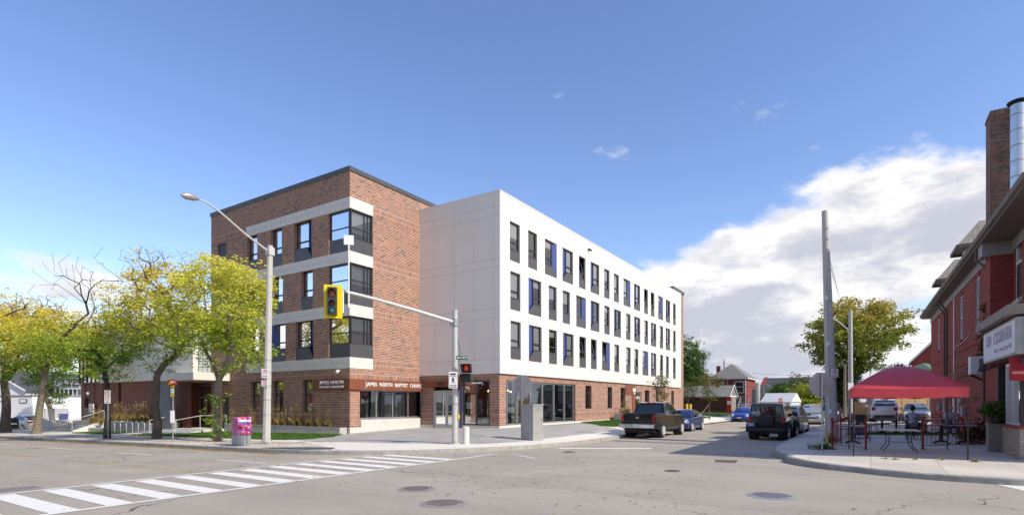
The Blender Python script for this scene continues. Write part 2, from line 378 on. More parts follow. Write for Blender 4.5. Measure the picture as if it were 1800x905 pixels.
def sheet(name, poly, zf, off, mat, step=1.5, kind='structure'):
    bm = bmesh.new(); vs = [bm.verts.new((p[0], p[1], 0)) for p in poly]; bm.faces.new(vs)
    xs = [p[0] for p in poly]; ys = [p[1] for p in poly]
    if step:
        for ax, lo, hi in ((0, min(xs), max(xs)), (1, min(ys), max(ys))):
            q = math.floor(lo/step)*step+step
            while q < hi:
                co = (q,0,0) if ax == 0 else (0,q,0); no = (1,0,0) if ax == 0 else (0,1,0)
                bmesh.ops.bisect_plane(bm, geom=bm.verts[:]+bm.edges[:]+bm.faces[:], plane_co=co, plane_no=no); q += step
    bmesh.ops.triangulate(bm, faces=bm.faces)
    for v in bm.verts: v.co.z = zf(v.co.x, v.co.y)+off
    bmesh.ops.recalc_face_normals(bm, faces=bm.faces)
    if sum(f.normal.z for f in bm.faces) < 0: bmesh.ops.reverse_faces(bm, faces=bm.faces)
    me = bpy.data.meshes.new(name); bm.to_mesh(me); bm.free(); me.materials.append(mat)
    o = bpy.data.objects.new(name, me); COL.objects.link(o); return tag(o, kind=kind) if kind else o
Yb = [-1500,-400,-100,16,95,400,1500]
g = MB(); Xb = [-1500,-300,-80,0,100,300,1500]
for X in Xb:
    for Y in Yb: g.v.append((X, Y, rz(X,Y)-.06))
for i in range(6):
    for j in range(6): a = i*7+j; g.f.append((a, a+7, a+8, a+1))
struct('ground', g, m_field)
g = MB()
for x0, x1, y0, y1 in ((-9,22,-200,16),(-9,22,16,95),(-9,22,95,260),(22,200,-2,14.5),(-200,-9,-2,14.5)):
    g.quad((x0,y0,rz(0,y0)),(x1,y0,rz(0,y0)),(x1,y1,rz(0,y1)),(x0,y1,rz(0,y1)))
struct('road', g, m_asph)

def offline(P, d):                                                 # offset an open polyline to its left
    out = []
    for i, p in enumerate(P):
        a = P[max(0,i-1)]; b = P[min(len(P)-1,i+1)]; dx, dy = b[0]-a[0], b[1]-a[1]; l = math.hypot(dx, dy) or 1
        out.append((p[0]-dy/l*d, p[1]+dx/l*d))
    return out
def resample(P, n):
    P = [Vector((p[0],p[1],0)) for p in P]
    for _ in range(2):
        Q = [P[0]]
        for a, b in zip(P[:-1], P[1:]): Q += [a*.75+b*.25, a*.25+b*.75]
        P = Q+[P[-1]]
    return [(p.x,p.y) for p in P]
def kerb(P, zf, side, mat=m_kerb, name='kerb'):
    I = offline(P, .16*side); g = MB(); n = len(P)
    for p, q in zip(P, I):
        r = rz(*p); t = zf(*p); w = random.uniform(-.006,.006)
        g.v += [(p[0],p[1],r-.03),(p[0]+(q[0]-p[0])*.12,p[1]+(q[1]-p[1])*.12,t-.02+w),(p[0]+(q[0]-p[0])*.3,p[1]+(q[1]-p[1])*.3,t+.006+w),(q[0],q[1],zf(*q)+.006)]
    for i in range(n-1):
        for k in range(3): g.f.append((i*4+k,(i+1)*4+k,(i+1)*4+k+1,i*4+k+1))
    struct(name, g, mat, 40); return I
random.seed(3)
KN = [hit(*p) for p in ((560,799),(660,799.5),(760,797.5),(850,794),(930,789),(1000,783),(1045,777.5),(1084,771.5))]
KN = resample([(13.0,160),(13.0,95),(13.0,60),(13.05,46),(13.1,38),(13.15,30),(13.1,24),(13.1,20.6)]+[p for p in KN[0:]]+[(30,11.6),(34,11.85),(45,11.95),(57.6,12.05),(90,12.05),(200,12.05)], 0)
IN_ = kerb(KN, gz, 1)
sheet('pavement', IN_+[(200,70),(70,70),(70,150),(30,160)], gz, 0, m_walk, 2.)
random.seed(4)
KS0 = [hit(*p) for p in ((1375,811.5),(1425,821.5),(1500,829.5),(1575,838),(1667,845.5),(1740,850),(1800,854.5))]
KS = resample([(160,3.3),(80,3.3),(50,3.3),(35,3.35),(27,3.4),(23.6,3.3),(21.6,2.9),(20.2,2.2)]+KS0+[(17.6,-8),(17.7,-30),(17.7,-120)], 0)
IS_ = kerb(KS, gs, 1)
sheet('pavement', IS_+[(60,-120),(160,-60)], gs, 0, m_walk, 2.)
# new light concrete along the corner, then the paver plaza behind it
S1 = resample([hit(*p, zf=gz) for p in ((525,775),(630,777),(725,779.5),(830,781),(900,777),(962,770),(1050,760),(1097,755))], 0)
i0 = min(range(len(IN_)), key=lambda i: abs(IN_[i][0]-14.4)+abs(IN_[i][1]-16.6)); i1 = min(range(len(IN_)), key=lambda i: abs(IN_[i][0]-30.5)+abs(IN_[i][1]-11.6))
sheet('pavement', IN_[i0:i1+1]+S1[::-1], gz, .008, m_walk2, 1.)
sheet('pavement', [(30.5,11.8),(200,12.25),(200,14.4),(31,14.4)], gz, .012, m_walk2, 2.)
sheet('plaza', S1+[(34.2,14.4),(38.5,18.9),(27.7,18.9),(27.7,25.5),(21.7,25.5),(21.0,24.9)], gz, .014, m_pave, 1.)
sheet('footpath', [(16.2,22.5),(17.2,22.5),(17.2,62),(16.2,62)], gz, .01, m_walk2, 2.)
def grass(name, poly, zf, dens, mat, h=.06, seed=0):
    """lawn: a soil sheet and short blades"""
    soil = sheet('lawn', poly, zf, .022, m_soil, 1.5, kind='stuff')
    rs = np.random.RandomState(seed); P = np.array(poly); x0, y0 = P.min(0); x1, y1 = P.max(0); n = int((x1-x0)*(y1-y0)*dens)
    pts = np.stack([rs.uniform(x0,x1,n), rs.uniform(y0,y1,n)], 1); inside = np.zeros(n, bool); j = len(P)-1
    for i in range(len(P)):
        a, b_ = P[i], P[j]; c = ((a[1] > pts[:,1]) != (b_[1] > pts[:,1])) & (pts[:,0] < (b_[0]-a[0])*(pts[:,1]-a[1])/(b_[1]-a[1]+1e-12)+a[0]); inside ^= c; j = i
    pts = pts[inside]; n = len(pts); z = np.array([zf(*p) for p in pts])+.02
    an = rs.uniform(0, math.pi, n); w = rs.uniform(.012,.03,n); hh = h*rs.uniform(.5,1.3,n); le = rs.normal(0,.4,(n,2))*hh[:,None]
    V = np.zeros((n,3,3)); V[:,0,0] = pts[:,0]-np.cos(an)*w; V[:,0,1] = pts[:,1]-np.sin(an)*w; V[:,0,2] = z
    V[:,1,0] = pts[:,0]+np.cos(an)*w; V[:,1,1] = pts[:,1]+np.sin(an)*w; V[:,1,2] = z; V[:,2,0] = pts[:,0]+le[:,0]; V[:,2,1] = pts[:,1]+le[:,1]; V[:,2,2] = z+hh
    me = bpy.data.meshes.new(name); me.from_pydata(V.reshape(-1,3).tolist(), [], np.arange(n*3).reshape(-1,3).tolist()); me.materials.append(mat)
    o = bpy.data.objects.new(name, me); COL.objects.link(o); return tag(o, kind='stuff')
m_soil = M_('lawn_soil', (.075,.115,.025), 1, var=.35, scale=4)
m_grass = leaf_mat('grass_blades', [(.05,.12,.015),(.08,.18,.025),(.15,.24,.04)], trans=.3)
grass('grass', [(16.95,41),(16.95,25.6),(17.8,24.0),(19.4,23.9),(21.0,25.0),(21.0,41)], gz, 300, m_grass, .07, 1)
grass('grass', [(16.95,50.5),(16.95,45.2),(18.9,45.2),(18.9,50.5)], gz, 200, m_grass, .09, 2)
grass('grass', [(38.2,18.6),(34.6,15.3),(35.2,14.5),(62,14.5),(62,18.6)], gz, 160, m_grass, .09, 3)
grass('grass', [(66,14.5),(150,14.5),(150,60),(70,60),(66,30)], gz, 14, m_grass, .22, 4)
grass('grass', [(33.6,-3.6),(35.6,-3.6),(36.4,.6),(34.4,.6)], gs, 300, m_grass, .08, 5)
grass('grass', [(58,-8),(150,-8),(150,2.2),(60,2.2)], gs, 20, m_grass, .16, 6)
# ------------------------------------------------------------------ painted markings (thin sheets just above the asphalt)
def marking(name, polys, mat, off=.006):
    g = MB()
    for P in polys: g.quad(*[(p[0],p[1],rz(*p)+off) for p in P])
    return struct(name, g, mat)
random.seed(8)
bars = []
for n in range(-2, 13):
    x = 4.52+.885*n
    if x+.42 > 15.2: break
    t = .25*clamp((x-13.2)/2); j = random.uniform(-.02,.02)
    bars.append([(x+j,11.86),(x+.44+j,11.86),(x+.42,15.04-t),(x,15.04-t)])
marking('crosswalk', bars, m_paintw)
marking('crosswalk', [[(2.2,11.70),(16.8,11.66),(16.8,11.80),(2.2,11.84)], [(2.2,15.06),(14.2,15.22),(14.2,15.34),(2.2,15.20)]], m_paintw, .009)
marking('stop_line', [[(20.35,10.9),(20.75,11.05),(22.7,7.75),(22.3,7.6)]], m_paintw)
marking('crosswalk', [[(15.2,-3.1),(17.0,-2.45),(17.0,-4.2),(15.2,-4.2)]], m_paintw)
marking('crosswalk', [[(16.4,9.6),(17.4,11.2),(17.25,11.25),(16.25,9.7)]], m_paintf)
dash = []
marking('lane_line', [[(7.95,15.6),(8.07,15.6),(8.07,24.2),(7.95,24.2)],[(7.85,27),(7.97,27),(7.97,33),(7.85,33)],[(7.8,37),(7.92,37),(7.92,44),(7.8,44)]], m_painty)
marking('lane_line', [[(10.4,y),(10.51,y),(10.45,y+2.9),(10.34,y+2.9)] for y in (16.0,23.5,31,38.5,46,53.5)], m_paintw)
marking('lane_line', [[(5.3,y),(5.4,y),(5.4,y+2.6),(5.3,y+2.6)] for y in (24,33,42)], m_paintf)
marking('road_patch', [[(14.6,19.9),(15.0,21.4),(13.3,22.6),(13.25,17.8)]] , m_asph2, .0) if False else None
sheet('pavement_patch', [(14.0,17.3),(14.7,17.9),(14.5,19.3),(13.7,20.6),(13.3,20.8),(13.4,18.4)], gz, .012, m_asph2, 1.)
sheet('road_patch', [(10.6,8.3),(11.6,8.5),(11.9,9.6),(10.5,9.9),(9.9,9.2)], rz, .004, m_asph, 1.)
sheet('road_patch', [(18.6,3.6),(19.5,3.7),(19.3,4.4),(18.5,4.2)], rz, .004, m_asph2, 1.)
for (px, py, r) in ((1182,827,.28),(1000,794,.3)):
    x, y = hit(px, py); sheet('road_patch', [(x+r*math.cos(a),y+r*math.sin(a)*.8) for a in [k*.52 for k in range(12)]], rz, .004, m_asph2, 1.)
# fallen leaves in the gutter and round the trees
m_litter = leaf_mat('fallen_leaves', [(.16,.08,.02),(.36,.22,.04),(.45,.30,.06),(.22,.12,.03)], trans=.0)
def litter(n, fn, seed):
    rs = random.Random(seed); g = MB()
    for _ in range(n):
        x, y, z = fn(rs); s = rs.uniform(.015,.04); a = rs.uniform(0,6.3); c, q = math.cos(a)*s, math.sin(a)*s
        g.quad((x-c,y-q,z+rs.uniform(0,.012)),(x+q,y-c,z+rs.uniform(.002,.02)),(x+c,y+q,z+rs.uniform(0,.012)),(x-q,y+c,z+rs.uniform(.002,.02)))
    return tag(obj('fallen_leaves', g, m_litter, recalc=False), kind='stuff')
litter(9000, lambda r: (lambda y: (13.02-abs(r.gauss(0,.16)), y, rz(0,y)+.008))(r.uniform(19,75)), 1)
litter(2500, lambda r: (lambda x, y: (x, y, gz(x,y)+.02))(r.uniform(13.3,17), 20+abs(r.gauss(0,18))), 2)
litter(500, lambda r: (lambda x, y: (x, y, rz(x,y)+.008))(r.uniform(8,19), r.uniform(3,20)), 3)
# manhole covers
m_iron = M_('cast_iron', (.29,.25,.215), .8, .0, var=.25, scale=12)
m_ironlt = M_('worn_iron', (.31,.30,.31), .6, .15, var=.2, scale=12)
def manhole(px, py, r, label, mat):
    x, y = hit(px, py); t = root('manhole_cover', (x,y,rz(x,y)), label, 'manhole cover', 'manhole covers in the road')
    a = MB(); n = 28
    for k in range(n):
        q = 2*math.pi*k/n; a.v += [(math.cos(q)*(r+.09),math.sin(q)*(r+.09),.004),(math.cos(q)*r,math.sin(q)*r,.012)]
    for k in range(n): k2 = (k+1)%n; a.f.append((2*k,2*k2,2*k2+1,2*k+1))
    obj('rim', a, mat, t)
    c = MB().cyl((0,0), r-.02, -.03, .008, 28)
    for k in range(-5,6):
        h = math.sqrt(max(0,(r-.05)**2-(k*.065)**2))
        if h > .05:
            c.box(k*.065-.012,k*.065+.012,-h,h,.008,.016)
    obj('cover', c, mat, t)
manhole(733,859,.34,'round iron manhole cover, the one nearer the crosswalk of the two in the road centre',m_iron)
manhole(780,884.5,.36,'round ribbed iron manhole cover at the bottom of the photo',m_iron)
manhole(1355,871,.38,'bluish round manhole cover in the road in front of the red tent',m_ironlt)
manhole(25,860,.40,'round manhole cover left of the crosswalk beside a dark tar patch',m_iron)
# ------------------------------------------------------------------ building helpers
def PY(Yp, s=1): return lambda a, z, o=0.: (a, Yp-o*s, z)          # wall facing -Y (s=1), a = X
def PX(Xp, s=1): return lambda a, z, o=0.: (Xp-o*s, a, z)          # wall facing -X, a = Y
def pbox(mb, P, a0, a1, z0, z1, o0, o1):
    p, q = P(a0, z0, o0), P(a1, z1, o1); lo = [min(u,v) for u,v in zip(p,q)]; hi = [max(u,v) for u,v in zip(p,q)]
    return mb.box(lo[0],hi[0],lo[1],hi[1],lo[2],hi[2])
def wall(mb, P, a0, a1, z0, z1, holes, depth=.28, thick=.0, skip=()):
    A = sorted({a0,a1}|{h[0] for h in holes}|{h[1] for h in holes}); A = [a for a in A if a0-1e-6 <= a <= a1+1e-6]
    Z = sorted({z0,z1}|{h[2] for h in holes}|{h[3] for h in holes}); Z = [z for z in Z if z0-1e-6 <= z <= z1+1e-6]
    for i in range(len(A)-1):
        for j in range(len(Z)-1):
            ca, cz = (A[i]+A[i+1])/2, (Z[j]+Z[j+1])/2
            if any(h[0] < ca < h[1] and h[2] < cz < h[3] for h in holes): continue
            mb.quad(P(A[i],Z[j]),P(A[i+1],Z[j]),P(A[i+1],Z[j+1]),P(A[i],Z[j+1]))
    for h in holes:
        b0, b1, y0, y1 = h[:4]; d = h[4] if len(h) > 4 else depth; sk = h[5] if len(h) > 5 else ''
        if 'l' not in sk: mb.quad(P(b0,y0,0),P(b0,y0,-d),P(b0,y1,-d),P(b0,y1,0))
        if 'h' not in sk: mb.quad(P(b1,y0,0),P(b1,y0,-d),P(b1,y1,-d),P(b1,y1,0))
        if 't' not in sk: mb.quad(P(b0,y1,0),P(b0,y1,-d),P(b1,y1,-d),P(b1,y1,0))
        if 'b' not in sk: mb.quad(P(b0,y0,0),P(b0,y0,-d),P(b1,y0,-d),P(b1,y0,0))
rw = random.Random(11)
WFLAG = True
def window(parent, P, a0, a1, z0, z1, zs, blue=None, opened=False, depth=.28, blind=None, transom=.27, frame=.065, thickside=True, glass=None, name='window', bw=.5):
    """z0..zs spandrel, zs..z1 glass; blue: 'l' (low a) or 'h' (high a) splayed reveal"""
    g0, g1 = a0, a1
    if blue == 'l': g0 = a0+bw
    if blue == 'h': g1 = a1-bw
    f = MB(); D0, D1 = -depth+.0, -depth+.07
    pbox(f, P, g0, g0+frame, zs, z1, D0, D1); pbox(f, P, g1-frame*1.6, g1, zs, z1, D0, D1)
    pbox(f, P, g0+frame, g1-frame*1.6, zs, zs+frame, D0, D1); pbox(f, P, g0+frame, g1-frame*1.6, z1-frame*1.2, z1, D0, D1)
    zt = zs+(z1-zs)*transom
    if transom: pbox(f, P, g0+frame, g1-frame*1.6, zt-frame*.7, zt+frame*.7, D0, D1)
    w = obj(name, f, m_frame, parent, world=WFLAG)
    if zs > z0+.05:
        s = MB(); o = -.035
        pts = [(a0,z0),(a1,z0),(a1,zs),(a0,zs)]
        if blue == 'l': pts = [(a0,z0),(a1,z0),(a1,zs),(g0,zs),(a0,z0+.10)]
        if blue == 'h': pts = [(a0,z0),(a1,z0),(a1,z0+.10),(g1,zs),(a0,zs)]
        s.quad(*[P(a,z,o) for a,z in pts])
        pbox(s, P, g0, g1, zs-.02, zs+.012, -depth, -.005)
        obj('spandrel_panel', s, m_char, w, recalc=False)
        w.children[-1].location = (0,0,0)
    if blue:
        s = MB(); e, gg = (a0,g0) if blue == 'l' else (a1,g1)
        s.quad(P(e,z1,-.01),P(gg,z1,-depth),P(gg,zs,-depth),P(e,z0+.10,-.03)); obj('reveal_panel', s, m_blue, w, recalc=False)
    gl = MB()
    ga, gb = g0+frame*.5, g1-frame
    if opened:
        gl.quad(P(ga,zs,-depth+.03),P(gb,zs,-depth+.03),P(gb,zt,-depth+.03),P(ga,zt,-depth+.03))
        s = MB(); tl = .24; zl, zh = zt+.03, z1-.07
        for (p, q) in (((ga,zl,0),(gb,zl,0)),((ga,zh,tl),(gb,zh,tl)),((ga+.03,zl,0),(ga+.03,zh,tl)),((gb-.03,zl,0),(gb-.03,zh,tl))):
            s.bar(P(p[0],p[1],-depth-.02-p[2]), P(q[0],q[1],-depth-.02-q[2]), .055)
        obj('tilted_sash', s, m_alu, w); gl.quad(P(ga,zl,-depth-.02),P(gb,zl,-depth-.02),P(gb,zh,-depth-.02-tl),P(ga,zh,-depth-.02-tl))
    else:
        gl.quad(P(ga,zs,-depth+.03),P(gb,zs,-depth+.03),P(gb,z1,-depth+.03),P(ga,z1,-depth+.03))
    obj('pane', gl, glass or m_glass, w, recalc=False)
    if blind is None: blind = rw.choice((1,1,.95,.55,.3,0)) if not opened else 0
    if blind > 0:
        b = MB(); o = -depth-.02; b.quad(P(g0,z1-(z1-zs)*blind,o),P(g1,z1-(z1-zs)*blind,o),P(g1,z1,o),P(g0,z1,o)); obj('blind', b, m_blind, w, recalc=False)
    return w

# ------------------------------------------------------------------ the corner building
XB, YBk = 21.9, 25.45; XW, YW = 27.8, 18.9
bld = root('apartment_building', (24.,25.,0.), 'four-storey building, red brick corner block joined to a long white-clad block', 'building')
TOPS = (13.27,10.12,7.02); BOTS = (10.74,7.65,4.56)
def LP(name, mb, mat, **k): return obj(name, mb, mat, bld, world=True, **k)
# brick block
PBx, PBy = PX(XB), PY(YBk)
rowsX = [[(434.2,452.2,'',0),(476,495.2,'',0),(517,548,'R',0)], [(440,454,'',0),(478.5,497,'',0),(529,549.6,'',0)], [(437.3,455.3,'',0),(476,501.7,'L',0),(519.3,551,'R',0)]]
holes = []; wins = []
for r, row in enumerate(rowsX):
    for (p0, p1, t, op) in row:
        a1, a0 = onX(p0, XB), onX(p1, XB)
        holes.append((a0, a1, BOTS[r], TOPS[r], .28, '')); wins.append((a0, a1, BOTS[r], TOPS[r], BOTS[r]+.82, {'':None,'L':'h','R':'l'}[t]))
CY1, CX1 = onX(578, XB), onY(655.4, YBk)
for r in range(3): holes.append((YBk, CY1, BOTS[r], TOPS[r], .15, 'l'))
lv = (onX(398.5,XB), onX(382.6,XB)); lz = zat(XB, lv[0], 427); holes.append((*lv, lz-2.2, lz, .12))
gw = []
for p0, p1 in ((440.4,457.4),(479,497.7),(531,549.5)):
    a1, a0 = onX(p0,XB), onX(p1,XB); gw.append((a0,a1)); holes.append((a0,a1,1.33,3.33,.28))
dr = (onX(402.4,XB), onX(389.4,XB)); holes.append((*dr,-.15,2.3,.3))
w = MB(); wall(w, PBx, YBk, 40.3, -.9, 15.45, holes); 
SX0, SX1 = onY(632.7,YBk), onY(744,YBk); SZ0 = .92
holesY = [(XB, CX1, BOTS[r], TOPS[r], .15, 'l') for r in range(3)]+[(SX0,SX1,SZ0,2.7,.25)]
wall(w, PBy, XB, 40., -.9, 15.45, holesY)
w.quad((XB,40.3,-.9),(40,40.3,-.9),(40,40.3,15.45),(XB,40.3,15.45)); w.quad((40,YBk,12),(40,40.3,12),(40,40.3,15.45),(40,YBk,15.45))
LP('brick_wall', w, m_brick, recalc=False)
c = MB(); c.box(XB-.06,XB+.3,YBk-.06,40.36,15.42,15.68); c.box(XB+.3,40.1,YBk-.06,YBk+.3,15.42,15.68); c.box(XB+.3,40.1,40.1,40.36,15.42,15.68); c.box(XB+.3,40,YBk+.3,40.1,15.2,15.3)
LP('roof_coping', c, m_char)
f = MB(); f.box(XB-.03,XB+.02,YBk-.03,40.3,-.9,.42) if False else None
# stone bands with thin joints
sb = MB(); jt = MB(); BA1 = onX(433,XB)
for z0, z1 in ((13.25,13.9),(10.1,10.76),(7.0,7.67),(3.94,4.58)):
    sb.box(XB-.035,XB+.1,YBk-.035,BA1,z0,z1); sb.box(XB+.1,CX1,YBk-.035,YBk+.1,z0,z1)
    jt.box(XB-.038,XB-.03,YBk-.03,BA1,(z0+z1)/2-.006,(z0+z1)/2+.006); jt.box(XB,CX1,YBk-.038,YBk-.03,(z0+z1)/2-.006,(z0+z1)/2+.006)
    y = YBk+.5
    while y < BA1: jt.box(XB-.0385,XB-.03,y-.006,y+.006,z0,z1); y += .55
    x = XB+.55
    while x < CX1: jt.box(x-.006,x+.006,YBk-.0385,YBk-.03,z0,z1); x += .55
LP('stone_band', sb, m_stone); LP('band_joints', jt, m_joint)
for q in wins: window(bld, PBx, *q[:5], blue=q[5])
for i, (a0, a1) in enumerate(gw): window(bld, PBx, a0, a1, 1.33, 3.33, 1.33, transom=.55, blind=0)
s = MB(); pbox(s, PBx, lv[0], lv[1], lz-2.2, lz, -.12, -.10)
for k in range(22): pbox(s, PBx, lv[0]+.02, lv[1]-.02, lz-2.17+k*.1, lz-2.13+k*.1, -.10, -.07)
LP('louvre', s, m_char)
s = MB(); pbox(s, PBx, dr[0], dr[1], -.15, 2.3, -.3, -.24); d = LP('side_door', s, m_char); s = MB(); pbox(s, PBx, dr[0]+.1, dr[0]+.16, .8, 1.1, -.24, -.16); obj('handle', s, m_alu, d)
for r in range(3):                                                  # glazed corner windows
    z0, z1 = BOTS[r], TOPS[r]; zs = z0+.82; f = MB(); D = .10
    for a in (CY1-.07, YBk+.02+.0): pbox(f, PBx, a, a+.07, zs, z1, -D-.06, -D)
    for a in (XB+.1, CX1-.62, CX1-.36, CX1-.07): pbox(f, PBy, a, a+.06, zs, z1, -D-.06, -D)
    f.box(XB+.06,XB+.18,YBk+.06,YBk+.18,zs,z1)
    for zz in (zs, zs+.62, z1-.14): pbox(f, PBx, YBk+.1, CY1, zz, zz+.06+(.08 if zz > z1-.2 else 0), -D-.055, -D+.005); pbox(f, PBy, XB+.1, CX1, zz, zz+.06+(.08 if zz > z1-.2 else 0), -D-.055, -D+.005)
    wn = obj('corner_window', f, m_frame, bld, world=True)
    s = MB(); pbox(s, PBx, YBk+.03, CY1, z0, zs, -.06, -.04); pbox(s, PBy, XB+.03, CX1, z0, zs, -.06, -.04); obj('spandrel_panel', s, m_char, wn)
    gl = MB(); gl.quad(PBx(YBk+.12,zs,-D-.03),PBx(CY1,zs,-D-.03),PBx(CY1,z1,-D-.03),PBx(YBk+.12,z1,-D-.03)); gl.quad(PBy(XB+.12,zs,-D-.03),PBy(CX1,zs,-D-.03),PBy(CX1,z1,-D-.03),PBy(XB+.12,z1,-D-.03)); obj('pane', gl, m_glass, wn, recalc=False)
    b = MB(); k = (.75,.72,.5)[r]
    b.quad(PBx(YBk+.3,zs+.05,-.35),PBx(CY1,zs+.05,-.35),PBx(CY1,z1,-.35),PBx(YBk+.3,z1,-.35)); b.quad(PBy(XB+.3,z1-(z1-zs)*k,-.3),PBy(CX1,z1-(z1-zs)*k,-.3),PBy(CX1,z1,-.3),PBy(XB+.3,z1,-.3)); obj('blind', b, m_blind if r < 2 else m_curt, wn, recalc=False)
# footing, ground floor shop front, bench
f = MB(); f.box(XB+.03,SX0,YBk+.02,YBk+.25,-.9,.0); f.box(XB-.03,SX0+.05,YBk-.04,YBk+.1,-.3,.46); f.box(SX0+.05,27.9,YBk-.04,YBk+.2,-.3,SZ0-.02); LP('footing', f, m_concw)
f = MB(); D = .2
posts = [SX0]+[onY(p,YBk+D) for p in (660,689,716,741)]+[SX1-.06]
for i, a in enumerate(posts): pbox(f, PBy, a, a+(.06 if i in (0,5) else .08), SZ0, 2.7, -D-.05, -D+.03)
pbox(f, PBy, SX0, SX1, SZ0, SZ0+.1, -D-.05, -D+.04); pbox(f, PBy, SX0, SX1, 2.62, 2.7, -D-.05, -D+.04)
sf = obj('shop_front', f, m_alu, bld, world=True); gl = MB().quad(PBy(SX0,SZ0,-D),PBy(SX1,SZ0,-D),PBy(SX1,2.7,-D),PBy(SX0,2.7,-D)); obj('pane', gl, m_gstore, sf, recalc=False)
s = MB()
for a in (posts[3]+.3, posts[2]+.35):
    pbox(s, PBy, a, a+.09, .5, 2.45, -1.6, -1.55); pbox(s, PBy, a+.75, a+.84, .5, 2.45, -1.6, -1.55); pbox(s, PBy, a, a+.84, 2.4, 2.5, -1.6, -1.55)
obj('inner_door_frame', s, m_alum, sf)
# interiors: floors, back walls and ceilings so that the glass shows rooms
s = MB(); s.box(XB+1.3,33,YBk+3.5,YBk+3.6,.3,3.3); s.box(XB+.35,33,YBk+.35,YBk+3.5,.3,.36); s.box(XB+.35,33,YBk+.35,YBk+3.5,3.0,3.05); s.box(XB+2.2,XB+2.3,YBk+.35,YBk+3.5,.3,3.3)
s.box(XB+.8,XB+.9,YBk+3.8,40,-.6,3.6); s.box(28.5,66,24,24.1,.3,3.6); s.box(28.2,66,19.4,24,3.55,3.6); s.box(28.2,66,19.3,24,.40,.46)
s.box(XB+1.0,XB+1.1,YBk+1.2,40,3.9,15); s.box(XB+1.1,40,YBk+1.2,YBk+1.3,3.9,15); s.box(29,65.5,20.6,20.7,3.9,14.4)
for z in (4.0,7.0,10.1,13.6): s.box(28.2,65.5,19.2,20.6,z-.05,z); s.box(XB+.3,XB+1.0,YBk+.4,40,z+.05,z+.1)
for x in range(29, 66, 3): s.box(x+.8,x+.86,19.25,20.6,3.9,14.2)
for x in (37,46.5,52,58): s.box(x,x+.15,19.4,24,.4,3.6)
LP('interior', s, m_room)
PLAMP = []
for x, y, z in ((29.6,21,2.7),(31.2,20.6,2.75),(33,21.5,2.7),(35,20.7,2.75),(29,22.6,2.7)): PLAMP.append((x,y,z))
me_ = bpy.data.materials.new('lit_pendant'); me_.use_nodes = True; me_.node_tree.nodes['Principled BSDF'].inputs['Emission Color'].default_value = (1,.75,.4,1); me_.node_tree.nodes['Principled BSDF'].inputs['Emission Strength'].default_value = 3


for q in PLAMP: LP('pendant_lamp', MB().lathe(q, [(.0,-.07),(.07,-.05),(.09,0),(.06,.05),(0,.07)], 10), me_, smooth=40)
# white block
PWx, PWy = PX(XW), PY(YW); WX1 = 66.0; WB, WT = 3.71, 14.83
rows = [
 [(896.2,914,''),(928.4,944.2,''),(957.8,978.6,'R'),(988.8,1007.4,'L'),(1017.7,1029.3,'o'),(1038,1053.5,'L'),(1062,1071.5,''),(1079,1088,''),(1096,1108.1,'R'),(1114.3,1125.4,'L'),(1132.1,1139,'o'),(1144,1150.3,'o'),(1156.8,1165.3,'R'),(1170.3,1178,'L'),(1183.1,1187.8,'')],
 [(897,914.8,''),(929,951.6,'L'),(964.6,978.6,''),(989.1,1002,''),(1013,1029.8,'R'),(1038.2,1053.7,'L'),(1062.2,1071.8,''),(1079.2,1091.6,'L'),(1100.4,1108.4,''),(1114.8,1125.6,'L'),(1132.6,1139.2,''),(1144.2,1153.7,'L'),(1159.6,1165.7,''),(1170.3,1178,'L'),(1183,1187.7,'')],
 [(897.5,915.6,''),(929.5,952.3,'L'),(965,979,''),(989.6,1008.4,'L'),(1018.5,1030.1,'o'),(1038.8,1048.9,'o'),(1058.3,1072.1,'Ro'),(1079.8,1088.5,''),(1100.7,1108.6,''),(1114.9,1122.2,''),(1129.4,1139.6,'R'),(1144.3,1153.7,'L'),(1159.9,1165.6,''),(1170.3,1175.7,''),(1183,1187.7,'')]]
WTOP = (13.27,10.15,7.06); WBOT = (10.82,7.76,4.66)
w = MB(); hs = []; ww = []
for r, row in enumerate(rows):
    for p0, p1, t in row:
        a0, a1 = onY(p0,YW), onY(p1,YW); hs.append((a0,a1,WBOT[r],WTOP[r],.17,'l' if 'L' in t else 'h' if 'R' in t else '')); ww.append((a0,a1,r,t))
for r, (z0, z1) in enumerate(((9.0,WT),(6.0,9.0),(WB,6.0))):
    pass
zc = [WB, 7.4, 10.5, WT]
for r in range(3):
    k = 2-r; wall(w, PWy, XW, WX1, zc[k], zc[k+1], [h for h, q in zip(hs, ww) if q[2] == r])
w.quad((XW,YW,WB),(XW,34,WB),(XW,34,WT),(XW,YW,WT)); w.quad((WX1,YW,WB),(WX1,34,WB),(WX1,34,WT),(WX1,YW,WT)); w.quad((XW,34,WB),(WX1,34,WB),(WX1,34,WT),(XW,34,WT))
w.quad((XW,YW,WB),(WX1,YW,WB),(WX1,34,WB),(XW,34,WB)); w.quad((XW,YW,WT-.3),(WX1,YW,WT-.3),(WX1,34,WT-.3),(XW,34,WT-.3))
LP('white_cladding', w, m_white, recalc=False)
c = MB(); c.box(XW-.02,XW+.3,YW-.02,34,WT-.06,WT+.02); c.box(XW+.3,WX1,YW-.02,YW+.3,WT-.06,WT+.02); LP('parapet_cap', c, m_whitef)
j = MB(); e = .008
for z in (13.93,13.33,10.72,10.20,7.68,7.10,4.60): j.box(XW+.001,WX1,YW-.003,YW+.01,z-e,z+e); j.box(XW-.003,XW+.01,YW,25.45,z-e,z+e)
for k in range(11):
    x = 31.07+k*3.28; j.box(x-e,x+e,YW-.004,YW+.01,WB,4.6)
    for z0,z1 in ((7.1,7.68) if False else (7.68-.55,7.68),(10.2,10.72),(13.33,WT)): j.box(x-e,x+e,YW-.004,YW+.01,z0,z1)
